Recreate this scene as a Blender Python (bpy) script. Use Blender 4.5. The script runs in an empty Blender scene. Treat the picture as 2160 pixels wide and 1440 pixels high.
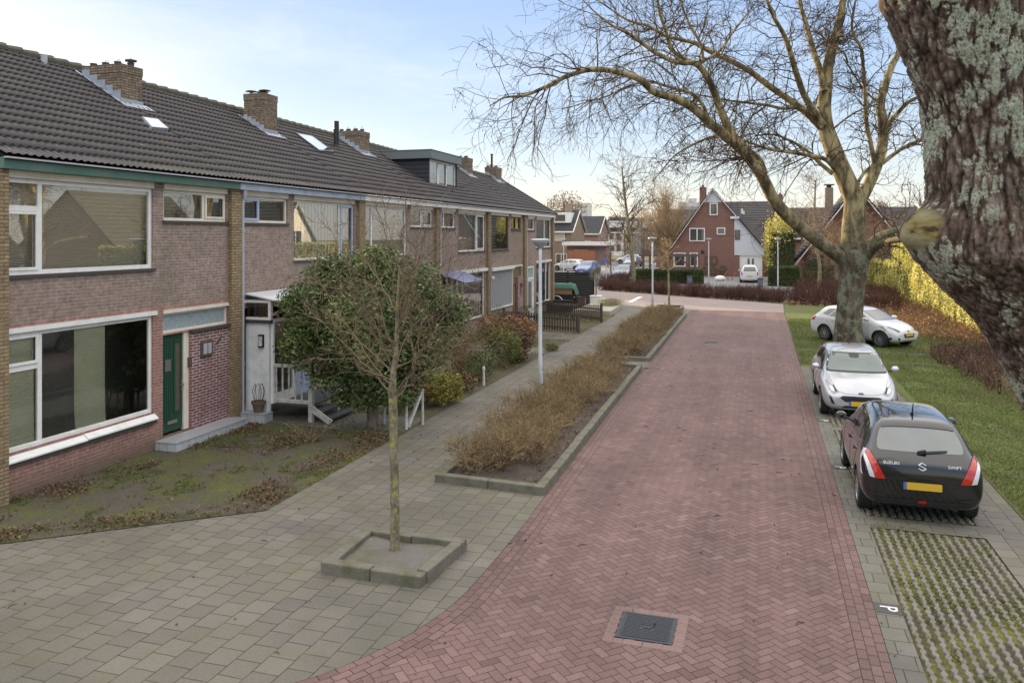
import bpy, math, random
import numpy as np
from mathutils import Vector, Matrix, noise
from mathutils.bvhtree import BVHTree
R = math.radians
rng = np.random.default_rng(7)
random.seed(7)
sc = bpy.context.scene
COL = sc.collection

# ---------------------------------------------------------------- surveyed camera (points measured on the photograph)
FPX, CH, HOR = 1680.0, 4.3, 498.0
TH = math.atan(525 / FPX)
SN, CN = math.sin(TH), math.cos(TH)

def at_z(x, y, Z):
    u = (x - 1080) / FPX
    return Vector((Z * (u * CN - SN), Z * (u * SN + CN), CH - (y - HOR) * Z / FPX))

def at_g(x, y, z=0.0):
    return at_z(x, y, FPX * (CH - z) / (y - HOR))

def at_y(x, y, Y):
    u = (x - 1080) / FPX
    return at_z(x, y, Y / (u * SN + CN))

def at_x(x, y, X):
    u = (x - 1080) / FPX
    return at_z(x, y, X / (u * CN - SN))

# ---------------------------------------------------------------- object helpers
BASE = {}

def tagp(o, label=None, cat=None, group=None, kind=None):
    if label: o['label'] = label
    if cat: o['category'] = cat
    if group: o['group'] = group
    if kind: o['kind'] = kind
    return o

def thing(name, label, cat, base=(0, 0, 0), group=None):
    o = bpy.data.objects.new(name, None)
    o.empty_display_size = 0.2
    COL.objects.link(o)
    o.location = base
    BASE[o.name] = Vector(base)
    return tagp(o, label, cat, group)

def link_mesh(name, V, F, mats, parent=None, mi=None, smooth=False, tint=None, base=None, bevel=0, sub=0, nor=None):
    me = bpy.data.meshes.new(name)
    b = BASE[parent.name] if parent is not None else Vector(base or (0, 0, 0))
    V = np.asarray(V, dtype=np.float64) - np.array(b)
    if isinstance(F, np.ndarray):
        n, k = F.shape
        me.vertices.add(len(V)); me.vertices.foreach_set('co', V.astype(np.float32).ravel())
        me.loops.add(n * k); me.loops.foreach_set('vertex_index', F.astype(np.int32).ravel())
        me.polygons.add(n)
        me.polygons.foreach_set('loop_start', np.arange(0, n * k, k, dtype=np.int32))
        me.polygons.foreach_set('loop_total', np.full(n, k, dtype=np.int32))
        me.update(calc_edges=True)
    else:
        me.from_pydata([tuple(v) for v in V], [], F)
    if not isinstance(mats, (list, tuple)): mats = [mats]
    for m in mats: me.materials.append(m)
    if mi is not None: me.polygons.foreach_set('material_index', np.asarray(mi, dtype=np.int32))
    if smooth: me.polygons.foreach_set('use_smooth', np.ones(len(me.polygons), dtype=bool))
    if tint is not None:
        a = me.attributes.new('tint', 'FLOAT', 'POINT' if len(tint) == len(V) else 'FACE')
        a.data.foreach_set('value', np.asarray(tint, dtype=np.float32))
    me.update()
    o = bpy.data.objects.new(name, me)
    COL.objects.link(o)
    if parent is not None:
        o.parent = parent
    else:
        o.location = b
    BASE[o.name] = b
    if bevel:
        m = o.modifiers.new('bevel', 'BEVEL'); m.width = bevel; m.segments = 2; m.limit_method = 'ANGLE'
    if sub:
        m = o.modifiers.new('sub', 'SUBSURF'); m.levels = sub; m.render_levels = sub
    return o

class MB:
    """collects shapes and links them as one mesh object"""
    def __init__(s): s.V = []; s.F = []; s.M = []
    def add(s, V, F, m=0):
        n = len(s.V); s.V += [tuple(v) for v in V]
        s.F += [tuple(i + n for i in f) for f in F]; s.M += [m] * len(F); return s
    def box(s, x0, x1, y0, y1, z0, z1, m=0, fr=None):
        P = [(x0, y0, z0), (x1, y0, z0), (x1, y1, z0), (x0, y1, z0), (x0, y0, z1), (x1, y0, z1), (x1, y1, z1), (x0, y1, z1)]
        if fr: P = [fr(*p) for p in P]
        return s.add(P, [(0, 3, 2, 1), (4, 5, 6, 7), (0, 1, 5, 4), (1, 2, 6, 5), (2, 3, 7, 6), (3, 0, 4, 7)], m)
    def beam(s, a, b, w, h, m=0, up=(0, 0, 1)):
        a, b = Vector(a), Vector(b); d = (b - a).normalized(); u = Vector(up)
        sx = d.cross(u)
        if sx.length < 1e-4: sx = d.cross(Vector((1, 0, 0)))
        sx.normalize(); sy = sx.cross(d)
        P = [p + sx * (i * w / 2) + sy * (j * h / 2) for p in (a, b) for i, j in ((-1, -1), (1, -1), (1, 1), (-1, 1))]
        return s.add(P, [(0, 1, 2, 3), (7, 6, 5, 4), (0, 4, 5, 1), (1, 5, 6, 2), (2, 6, 7, 3), (3, 7, 4, 0)], m)
    def prism(s, poly, fn, d0, d1, m=0):
        n = len(poly)
        P = [fn(p[0], p[1], d0) for p in poly] + [fn(p[0], p[1], d1) for p in poly]
        F = [tuple(range(n))[::-1], tuple(range(n, 2 * n))] + [(i, (i + 1) % n, n + (i + 1) % n, n + i) for i in range(n)]
        return s.add(P, F, m)
    def tube(s, pts, rad, n=6, m=0, cap=True):
        V, F = tube_arrays(pts, rad, n)
        F = [tuple(f) for f in F]
        if cap:
            F.append(tuple(range(n))[::-1]); F.append(tuple(range(len(V) - n, len(V))))
        return s.add(V, F, m)
    def lathe(s, c, prof, n=16, m=0):
        c = Vector(c); V = []
        for r, z in prof:
            for k in range(n):
                a = 2 * math.pi * k / n; V.append((c.x + r * math.cos(a), c.y + r * math.sin(a), c.z + z))
        F = [(i * n + k, i * n + (k + 1) % n, (i + 1) * n + (k + 1) % n, (i + 1) * n + k) for i in range(len(prof) - 1) for k in range(n)]
        F.append(tuple(range(n))[::-1]); F.append(tuple(range(len(V) - n, len(V))))
        return s.add(V, F, m)
    def quad(s, *p, m=0): return s.add(p, [tuple(range(len(p)))], m)
    def obj(s, name, mats, parent=None, **k):
        mi = s.M if isinstance(mats, (list, tuple)) else None
        return link_mesh(name, s.V, s.F, mats, parent, mi=mi, **k)

def tube_arrays(pts, rad, n=5):
    P = np.array([tuple(p) for p in pts], dtype=float); k = len(P)
    r = np.full(k, rad, dtype=float) if np.isscalar(rad) else np.asarray(rad, dtype=float)
    T = np.gradient(P, axis=0); T /= (np.linalg.norm(T, axis=1, keepdims=True) + 1e-9)
    ref = np.array([0.31, 0.22, 0.93]) if abs(T[:, 2]).mean() < 0.8 else np.array([0.95, 0.2, 0.1])
    A = np.cross(T, ref); A /= (np.linalg.norm(A, axis=1, keepdims=True) + 1e-9); B = np.cross(T, A)
    ang = np.arange(n) * 2 * math.pi / n
    V = (P[:, None, :] + r[:, None, None] * (np.cos(ang)[None, :, None] * A[:, None, :] + np.sin(ang)[None, :, None] * B[:, None, :])).reshape(-1, 3)
    i = np.arange(k - 1)[:, None] * n; j = np.arange(n)[None, :]; j2 = (j + 1) % n
    F = np.stack([i + j, i + j2, i + n + j2, i + n + j], -1).reshape(-1, 4)
    return V, F

class Tubes:
    def __init__(s): s.V = []; s.F = []; s.n = 0; s.T = []
    def add(s, pts, rad, n=4, tint=0.5):
        V, F = tube_arrays(pts, rad, n)
        s.V.append(V); s.F.append(F + s.n); s.n += len(V); s.T.append(np.full(len(V), tint))
    def obj(s, name, mat, parent=None, **k):
        return link_mesh(name, np.concatenate(s.V), np.concatenate(s.F), mat, parent, smooth=True, tint=np.concatenate(s.T), **k)

def smooth_path(P, per=4):
    P = [Vector(p) for p in P]; out = []
    for i in range(len(P) - 1):
        a, b, c, d = P[max(i - 1, 0)], P[i], P[i + 1], P[min(i + 2, len(P) - 1)]
        for k in range(per):
            t = k / per
            out.append(0.5 * ((2 * b) + (c - a) * t + (2 * a - 5 * b + 4 * c - d) * t * t + (3 * b - a - 3 * c + d) * t ** 3))
    out.append(P[-1]); return out

def leaves(C, size, rnd=1.0, asp=0.42, up=0.25, sag=0.0, nb=None):
    """C: (n,3) leaf positions -> folded leaf quads, with a tint per face"""
    n = len(C); size = np.broadcast_to(size, (n,)) * rng.uniform(0.65, 1.3, n)
    d = rng.normal(size=(n, 3)); d[:, 2] = d[:, 2] * 0.6 - sag; d /= np.linalg.norm(d, axis=1, keepdims=True)
    nr = rng.normal(size=(n, 3)); nr[:, 2] += up
    if nb is not None: nr += nb
    sd = np.cross(d, nr); sd /= (np.linalg.norm(sd, axis=1, keepdims=True) + 1e-9)
    L = size[:, None]
    a = C - d * L * 0.5; b = C + sd * L * asp * 0.5; c = C + d * L * 0.5; e = C - sd * L * asp * 0.5
    V = np.stack([a, b, c, e], 1).reshape(-1, 3)
    F = np.arange(4 * n).reshape(n, 4)
    return V, F

def blob_points(blobs, n, shell=0.55):
    """random points in the outer part of several ellipsoids (cx,cy,cz,rx,ry,rz)"""
    B = np.array(blobs, dtype=float); w = (B[:, 3] * B[:, 4] + B[:, 4] * B[:, 5] + B[:, 3] * B[:, 5]); w /= w.sum()
    k = rng.choice(len(B), n, p=w); d = rng.normal(size=(n, 3)); d /= np.linalg.norm(d, axis=1, keepdims=True)
    r = shell + (1 - shell) * rng.random(n) ** 0.6
    r *= 1 + 0.10 * rng.normal(size=n)
    return B[k, :3] + d * r[:, None] * B[k, 3:6], r

def foliage(name, blobs, n, size, mat, parent, asp=0.42, shell=0.5, sag=0.0, zmin=None, label=None, **k):
    C, r = blob_points(blobs, n, shell)
    t = np.clip(0.5 + 0.22 * rng.normal(size=n) + 0.25 * np.sin(C[:, 0] * 3.1 + C[:, 2] * 2.3) * np.cos(C[:, 1] * 2.7), 0, 1)
    if zmin is not None:
        m = C[:, 2] > zmin; C = C[m]; t = t[m]
    V, F = leaves(C, size, asp=asp, sag=sag)
    o = link_mesh(name, V, F, mat, parent, tint=np.repeat(t, 4), **k)
    if label: o['label'] = label
    return o

def copy_tree(o, parent=None):
    c = o.copy(); COL.objects.link(c)
    if parent is not None:
        c.parent = parent
    for ch in list(o.children): copy_tree(ch, c)
    return c

# ---------------------------------------------------------------- materials
MATS = {}
class NT:
    def __init__(s, name):
        s.m = bpy.data.materials.new(name); s.m.use_nodes = True; s.t = s.m.node_tree; s.t.nodes.clear()
        s.out = s.n('ShaderNodeOutputMaterial')
    def n(s, typ, **kw):
        nd = s.t.nodes.new(typ)
        for k, v in kw.items():
            if k.startswith('i_'): nd.inputs[k[2:].replace('_', ' ')].default_value = v
            else: setattr(nd, k, v)
        return nd
    def l(s, a, b): s.t.links.new(a, b)
    def math(s, op, a, b=None, c=None):
        nd = s.n('ShaderNodeMath', operation=op)
        for i, v in enumerate((a, b, c)):
            if v is None: continue
            if isinstance(v, (int, float)): nd.inputs[i].default_value = v
            else: s.l(v, nd.inputs[i])
        return nd.outputs[0]
    def mix(s, f, a, b, blend='MIX'):
        nd = s.n('ShaderNodeMix', data_type='RGBA', blend_type=blend)
        for i, v in ((0, f), (6, a), (7, b)):
            if isinstance(v, (int, float)): nd.inputs[i].default_value = v
            elif isinstance(v, tuple): nd.inputs[i].default_value = (*v[:3], 1)
            else: s.l(v, nd.inputs[i])
        return nd.outputs[2]
    def pos(s): return s.n('ShaderNodeNewGeometry').outputs['Position']
    def noise(s, scale, vec=None, det=4, rough=0.6, dist=0.0):
        nd = s.n('ShaderNodeTexNoise'); nd.inputs['Scale'].default_value = scale; nd.inputs['Detail'].default_value = det
        nd.inputs['Roughness'].default_value = rough; nd.inputs['Distortion'].default_value = dist
        s.l(vec if vec is not None else s.pos(), nd.inputs['Vector']); return nd.outputs[0]
    def ramp(s, f, stops):
        nd = s.n('ShaderNodeValToRGB'); cr = nd.color_ramp
        while len(cr.elements) < len(stops): cr.elements.new(0.5)
        for e, (p, c) in zip(cr.elements, stops):
            e.position = p; e.color = (*((c,) * 3 if isinstance(c, (int, float)) else c), 1)
        s.l(f, nd.inputs[0]); return nd.outputs[0]
    def scalevec(s, v, sx, sy, sz):
        nd = s.n('ShaderNodeVectorMath', operation='MULTIPLY'); s.l(v, nd.inputs[0]); nd.inputs[1].default_value = (sx, sy, sz); return nd.outputs[0]
    def bump(s, h, dist, strength=1.0):
        nd = s.n('ShaderNodeBump'); nd.inputs['Distance'].default_value = dist; nd.inputs['Strength'].default_value = strength
        s.l(h, nd.inputs['Height']); return nd.outputs[0]
    def principled(s, col, rough=0.7, metal=0.0, spec=0.5, normal=None, **kw):
        p = s.n('ShaderNodeBsdfPrincipled')
        for k, v in (('Base Color', col), ('Roughness', rough), ('Metallic', metal), ('Specular IOR Level', spec)):
            if isinstance(v, tuple): p.inputs[k].default_value = (*v[:3], 1)
            elif isinstance(v, (int, float)): p.inputs[k].default_value = v
            else: s.l(v, p.inputs[k])
        for k, v in kw.items(): p.inputs[k.replace('_', ' ')].default_value = v
        if normal is not None: s.l(normal, p.inputs['Normal'])
        s.l(p.outputs[0], s.out.inputs[0]); return p

def srgb(r, g, b):
    f = lambda c: (c / 255 / 12.92) if c / 255 <= 0.04045 else ((c / 255 + 0.055) / 1.055) ** 2.4
    return (f(r), f(g), f(b))

def mul(c, k): return tuple(min(0.95, x * k) for x in c)

def plain(name, col, rough=0.6, var=0.25, scale=6.0, bump=0.0, bscale=40.0, metal=0.0, spec=0.5, dirt=None, dscale=2.0, **kw):
    if name in MATS: return MATS[name]
    t = NT(name); n1 = t.noise(scale); c = t.mix(n1, mul(col, 1 - var), mul(col, 1 + var))
    if dirt is not None:
        d = t.ramp(t.noise(dscale, det=6, rough=0.7), [(0.45, 0), (0.7, 1)]); c = t.mix(d, c, dirt)
    nrm = t.bump(t.noise(bscale, det=3), bump) if bump else None
    t.principled(c, rough, metal, spec, nrm, **kw); MATS[name] = t.m; return t.m

def tinted(name, cols, rough=0.6, spec=0.3, trans=0.0, bump=0.0):
    """colour from the per-leaf / per-brick 'tint' attribute"""
    if name in MATS: return MATS[name]
    t = NT(name); a = t.n('ShaderNodeAttribute', attribute_name='tint')
    k = len(cols) - 1; c = t.ramp(a.outputs['Fac'], [(i / k, col) for i, col in enumerate(cols)])
    p = t.principled(c, rough, 0, spec)
    if trans:
        tr = t.n('ShaderNodeBsdfTranslucent'); t.l(c, tr.inputs[0]); mx = t.n('ShaderNodeMixShader'); mx.inputs[0].default_value = trans
        t.l(p.outputs[0], mx.inputs[1]); t.l(tr.outputs[0], mx.inputs[2]); t.l(mx.outputs[0], t.out.inputs[0])
    MATS[name] = t.m; return t.m

def wallvec(t):
    """brick coordinates on any upright wall: along the wall, up the wall"""
    g = t.n('ShaderNodeNewGeometry'); sp = t.n('ShaderNodeSeparateXYZ'); t.l(g.outputs['Position'], sp.inputs[0])
    sn = t.n('ShaderNodeSeparateXYZ'); t.l(g.outputs['True Normal'], sn.inputs[0])
    ax = t.math('GREATER_THAN', t.math('ABSOLUTE', sn.outputs[0]), 0.6)
    u = t.math('ADD', t.math('MULTIPLY', sp.outputs[1], ax), t.math('MULTIPLY', sp.outputs[0], t.math('SUBTRACT', 1.0, ax)))
    az = t.math('GREATER_THAN', t.math('ABSOLUTE', sn.outputs[2]), 0.8)
    v = t.math('ADD', sp.outputs[2], t.math('MULTIPLY', az, sp.outputs[0]))
    cb = t.n('ShaderNodeCombineXYZ'); t.l(u, cb.inputs[0]); t.l(v, cb.inputs[1]); return cb.outputs[0], sp.outputs[2]

def brick(name, c1, c2, mortar, stain=None, bw=0.22, rh=0.0625, mw=0.010, vary=0.35, low=None, squash=1.0, rough=0.85):
    if name in MATS: return MATS[name]
    t = NT(name); uv, z = wallvec(t)
    b = t.n('ShaderNodeTexBrick'); t.l(uv, b.inputs['Vector'])
    for k, v in (('Scale', 1.0), ('Brick Width', bw), ('Row Height', rh), ('Mortar Size', mw), ('Mortar Smooth', 0.25), ('Bias', 0.0)): b.inputs[k].default_value = v
    b.inputs['Color1'].default_value = (*c1, 1); b.inputs['Color2'].default_value = (*c2, 1); b.inputs['Mortar'].default_value = (*mortar, 1)
    n1 = t.noise(0.9, det=5, rough=0.7); c = t.mix(t.ramp(n1, [(0.35, 0.0), (0.65, 1.0)]), b.outputs['Color'], stain or mul(c1, 0.8))
    c = t.mix(0.55, b.outputs['Color'], c)
    n2 = t.noise(11, det=4); c = t.mix(vary, c, t.ramp(n2, [(0.3, 0.12), (0.7, 0.85)]), 'OVERLAY')
    if low is not None:
        zz, lc = low; f = t.ramp(t.math('ADD', t.math('MULTIPLY', z, 1 / zz), t.math('MULTIPLY', t.math('SUBTRACT', n1, 0.5), 0.9)), [(0.25, 1.0), (0.95, 0.0)])
        c = t.mix(t.math('MULTIPLY', f, 0.8), c, lc)
    hb = t.math('SUBTRACT', t.math('MULTIPLY', n2, 0.35), b.outputs['Fac'])
    t.principled(c, rough, 0, 0.3, t.bump(hb, 0.006, 0.7)); MATS[name] = t.m; return t.m

def glass(name, tint=(0.8, 0.85, 0.85), refl=0.5, ior=1.5):
    """window pane: partly see-through, partly mirror"""
    if name in MATS: return MATS[name]
    t = NT(name); tr = t.n('ShaderNodeBsdfTransparent'); tr.inputs[0].default_value = (*tint, 1)
    gl = t.n('ShaderNodeBsdfGlossy'); gl.inputs['Roughness'].default_value = 0.01; gl.inputs[0].default_value = (1, 1, 1, 1)
    wob = t.bump(t.noise(0.7, det=1), 0.002, 0.4); t.l(wob, gl.inputs['Normal'])
    fr = t.n('ShaderNodeFresnel'); fr.inputs[0].default_value = ior
    f = t.math('MINIMUM', t.math('ADD', fr.outputs[0], refl), 1.0)
    mx = t.n('ShaderNodeMixShader'); t.l(f, mx.inputs[0]); t.l(tr.outputs[0], mx.inputs[1]); t.l(gl.outputs[0], mx.inputs[2])
    t.l(mx.outputs[0], t.out.inputs[0]); MATS[name] = t.m; return t.m

def carpaint(name, col, metal=0.0, rough=0.35):
    if name in MATS: return MATS[name]
    t = NT(name); n = t.noise(2.2, det=5); c = t.mix(t.ramp(n, [(0.4, 0.0), (0.8, 1.0)]), col, mul(tuple(x * 0.85 + 0.004 for x in col), 1.0))
    p = t.principled(c, rough, metal, 0.5); p.inputs['Coat Weight'].default_value = 1.0; p.inputs['Coat Roughness'].default_value = 0.04
    MATS[name] = t.m; return t.m
# ================================================================ camera, sky, sun
cam = bpy.data.cameras.new('camera'); co = bpy.data.objects.new('camera', cam); COL.objects.link(co)
co.location = (0, 0, CH); co.rotation_euler = (R(90), 0, TH)
cam.sensor_width = 36; cam.lens = FPX / 2160 * 36; cam.shift_y = -(720 - HOR) / 2160; cam.clip_end = 2000; cam.clip_start = 0.05
sc.camera = co
sc.view_settings.view_transform = 'Standard'; sc.view_settings.look = 'None'; sc.view_settings.exposure = 0; sc.view_settings.gamma = 1
sc.cycles.max_bounces = 6; sc.cycles.diffuse_bounces = 3; sc.cycles.transparent_max_bounces = 12

SUN_EL = 7.5
SUN_DIR = Vector((-0.807, 0.590, 0)).normalized() * math.cos(R(SUN_EL)) + Vector((0, 0, math.sin(R(SUN_EL))))
sun = bpy.data.lights.new('sun', 'SUN'); sun.energy = 10.0; sun.angle = R(0.5); sun.color = (1.0, 0.80, 0.48)
so = bpy.data.objects.new('sun', sun); COL.objects.link(so); so.rotation_euler = SUN_DIR.to_track_quat('Z', 'Y').to_euler(); so.location = (-60, 40, 40)

w = bpy.data.worlds.new('World'); sc.world = w; w.use_nodes = True
nt = w.node_tree; nt.nodes.clear()
def wn(typ, **k):
    n = nt.nodes.new(typ)
    for a, v in k.items(): setattr(n, a, v)
    return n
def wl(a, b): nt.links.new(a, b)
def wmath(op, a, b=0.0):
    n = wn('ShaderNodeMath', operation=op)
    for i, v in enumerate((a, b)):
        if isinstance(v, (int, float)): n.inputs[i].default_value = v
        else: wl(v, n.inputs[i])
    return n.outputs[0]
def wramp(f, stops):
    n = wn('ShaderNodeValToRGB')
    while len(n.color_ramp.elements) < len(stops): n.color_ramp.elements.new(0.5)
    for e, (p, c) in zip(n.color_ramp.elements, stops):
        e.position = p; e.color = (*((c,) * 3 if isinstance(c, (int, float)) else c), 1)
    wl(f, n.inputs[0]); return n.outputs[0]
sky = wn('ShaderNodeTexSky', sky_type='NISHITA'); sky.sun_disc = False
sky.sun_elevation = R(SUN_EL); sky.sun_rotation = math.atan2(SUN_DIR.x, SUN_DIR.y); sky.altitude = 0; sky.air_density = 1.0; sky.dust_density = 0.4
bg1 = wn('ShaderNodeBackground'); bg1.inputs[1].default_value = 0.05; wl(sky.outputs[0], bg1.inputs[0])
tc = wn('ShaderNodeTexCoord'); sp = wn('ShaderNodeSeparateXYZ'); wl(tc.outputs['Generated'], sp.inputs[0])
el = sp.outputs[2]
# thin high cloud: clear pale blue low down, white fill light added unseen overhead
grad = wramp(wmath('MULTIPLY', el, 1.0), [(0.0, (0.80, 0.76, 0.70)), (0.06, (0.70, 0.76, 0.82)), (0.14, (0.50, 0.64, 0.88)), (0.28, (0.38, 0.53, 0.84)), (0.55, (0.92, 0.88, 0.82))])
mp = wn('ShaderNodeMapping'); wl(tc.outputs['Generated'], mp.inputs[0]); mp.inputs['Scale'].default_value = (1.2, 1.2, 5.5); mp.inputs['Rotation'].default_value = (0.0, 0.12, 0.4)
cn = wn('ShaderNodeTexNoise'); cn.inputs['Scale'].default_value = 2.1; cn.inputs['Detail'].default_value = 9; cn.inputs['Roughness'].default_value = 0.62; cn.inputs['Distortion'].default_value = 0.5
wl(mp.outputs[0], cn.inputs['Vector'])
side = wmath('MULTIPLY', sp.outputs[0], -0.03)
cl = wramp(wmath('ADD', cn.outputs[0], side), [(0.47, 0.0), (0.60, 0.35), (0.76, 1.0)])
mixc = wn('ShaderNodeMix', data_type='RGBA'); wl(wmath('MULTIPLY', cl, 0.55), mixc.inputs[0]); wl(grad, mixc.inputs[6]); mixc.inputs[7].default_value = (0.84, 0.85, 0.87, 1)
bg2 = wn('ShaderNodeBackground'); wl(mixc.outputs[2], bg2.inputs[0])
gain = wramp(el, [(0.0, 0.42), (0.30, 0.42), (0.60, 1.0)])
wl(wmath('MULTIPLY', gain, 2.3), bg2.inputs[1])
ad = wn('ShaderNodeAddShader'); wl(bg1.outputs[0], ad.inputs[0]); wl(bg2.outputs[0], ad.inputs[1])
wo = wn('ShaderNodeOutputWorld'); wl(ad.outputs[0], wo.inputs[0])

# ================================================================ palette
M_white = plain('white_paint', (0.82, 0.82, 0.81), 0.45, 0.04, 3, dirt=(0.68, 0.67, 0.63), dscale=3)
M_cream = plain('cream_paint', (0.78, 0.72, 0.62), 0.5, 0.05, 3, dirt=(0.62, 0.56, 0.47), dscale=2)
M_offwhite = plain('weathered_white', (0.62, 0.60, 0.56), 0.6, 0.18, 9, dirt=(0.30, 0.29, 0.25), dscale=7)
M_bluewin = plain('pale_blue_paint', (0.40, 0.47, 0.66), 0.5, 0.1, 3)
M_green = plain('green_paint', (0.065, 0.145, 0.115), 0.4, 0.15, 3, dirt=(0.11, 0.17, 0.14), dscale=1.5)
M_doorgreen = plain('door_green', (0.022, 0.070, 0.045), 0.4, 0.15, 3)
M_bluegrey = plain('bluegrey_paint', (0.38, 0.44, 0.55), 0.5, 0.12, 3, dirt=(0.26, 0.30, 0.36), dscale=2.5)
M_sill = plain('dark_sill', (0.06, 0.055, 0.055), 0.6, 0.25, 8)
M_wood = plain('dark_frame_wood', (0.10, 0.07, 0.055), 0.55, 0.25, 8)
M_lead = plain('lead_flashing', (0.32, 0.35, 0.42), 0.5, 0.25, 7, 0.01, 9)
M_pipe = plain('grey_pipe', (0.42, 0.43, 0.47), 0.45, 0.12, 5)
M_dark = plain('black_plastic', (0.018, 0.018, 0.02), 0.5, 0.2, 8)
M_slate = plain('anthracite_cladding', (0.045, 0.05, 0.065), 0.55, 0.15, 6)
M_steel = plain('steel', (0.5, 0.5, 0.5), 0.35, 0.1, 8, metal=0.8)
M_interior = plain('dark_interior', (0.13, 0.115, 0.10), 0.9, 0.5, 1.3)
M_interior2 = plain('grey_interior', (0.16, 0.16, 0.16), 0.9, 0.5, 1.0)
M_blind = None
M_glass = glass('window_glass', (0.94, 0.96, 0.95), refl=0.10)
M_glass2 = glass('window_glass_bright', (0.94, 0.96, 0.95), refl=0.20)
M_frost = plain('reeded_glass', (0.34, 0.41, 0.44), 0.25, 0.35, 14, 0.02, 60)

def striped(name, c1, c2, axis, period, rough=0.8):
    if name in MATS: return MATS[name]
    t = NT(name); sp = t.n('ShaderNodeSeparateXYZ'); t.l(t.pos(), sp.inputs[0])
    s = t.math('SINE', t.math('MULTIPLY', sp.outputs[axis], 2 * math.pi / period))
    f = t.ramp(t.math('ADD', t.math('MULTIPLY', s, 0.5), 0.5), [(0.3, 0.0), (0.8, 1.0)])
    n = t.noise(0.8); c = t.mix(f, c1, c2); c = t.mix(t.math('MULTIPLY', n, 0.5), c, mul(c1, 0.55))
    t.principled(c, rough, 0, 0.3, t.bump(s, 0.006, 0.5)); MATS[name] = t.m; return t.m
M_blind = striped('venetian_blind', (0.78, 0.68, 0.54), (0.62, 0.54, 0.43), 2, 0.04)
M_strip = striped('lace_strip', (0.93, 0.86, 0.62), (0.78, 0.71, 0.50), 2, 0.04)
M_net = striped('net_curtain', (0.60, 0.61, 0.60), (0.30, 0.31, 0.32), 1, 0.17)
M_white_clad = striped('white_cladding', (0.72, 0.74, 0.78), (0.60, 0.62, 0.66), 2, 0.16)
M_dark_clad = striped('dark_cladding', (0.05, 0.055, 0.07), (0.03, 0.034, 0.045), 2, 0.17)

B_up = brick('upper_brick', (0.37, 0.245, 0.205), (0.26, 0.185, 0.16), (0.37, 0.33, 0.30), stain=(0.20, 0.165, 0.125))
B_low = brick('lower_brick', (0.40, 0.19, 0.15), (0.31, 0.155, 0.13), (0.40, 0.33, 0.29), stain=(0.24, 0.12, 0.10), low=(0.42, (0.14, 0.11, 0.08)))
B_door = brick('purple_brick', (0.22, 0.095, 0.095), (0.15, 0.065, 0.075), (0.60, 0.52, 0.50), mw=0.012)
B_yel = brick('yellow_brick', (0.40, 0.29, 0.175), (0.28, 0.20, 0.125), (0.14, 0.11, 0.08), mw=0.012, stain=(0.24, 0.18, 0.10))
B_chim = brick('chimney_brick', (0.34, 0.25, 0.165), (0.20, 0.15, 0.105), (0.10, 0.085, 0.07), mw=0.012, stain=(0.14, 0.11, 0.085), vary=0.5)
B_gab = brick('gable_brick', (0.26, 0.128, 0.105), (0.21, 0.108, 0.092), (0.27, 0.17, 0.14))
B_brown = brick('brown_brick', (0.30, 0.215, 0.155), (0.23, 0.17, 0.13), (0.30, 0.25, 0.2))
B_pink = brick('pink_brick', (0.34, 0.22, 0.19), (0.29, 0.19, 0.165), (0.38, 0.30, 0.27))

def roofmat(name, c, moss=(0.10, 0.10, 0.05)):
    t = NT(name); n = t.noise(3.2, det=6, rough=0.7); c1 = t.mix(n, mul(c, 0.65), mul(c, 1.4))
    d = t.ramp(t.noise(0.45, det=6, rough=0.75), [(0.5, 0.0), (0.78, 0.55)]); c2 = t.mix(d, c1, moss)
    s = t.ramp(t.noise(7.5, det=2), [(0.70, 0.0), (0.76, 1.0)]); c3 = t.mix(t.math('MULTIPLY', s, 0.55), c2, (0.24, 0.23, 0.20))
    t.principled(c3, 0.6, 0, 0.4, t.bump(t.noise(30), 0.004, 0.5)); return t.m
M_roof = roofmat('roof_tile', (0.046, 0.038, 0.041))
M_roof2 = roofmat('brown_roof_tile', (0.055, 0.046, 0.052))
M_roof3 = roofmat('black_roof_tile', (0.035, 0.037, 0.043))
M_ridge = plain('ridge_tile', (0.07, 0.067, 0.052), 0.8, 0.4, 5, dirt=(0.095, 0.10, 0.055), dscale=3)

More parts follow.
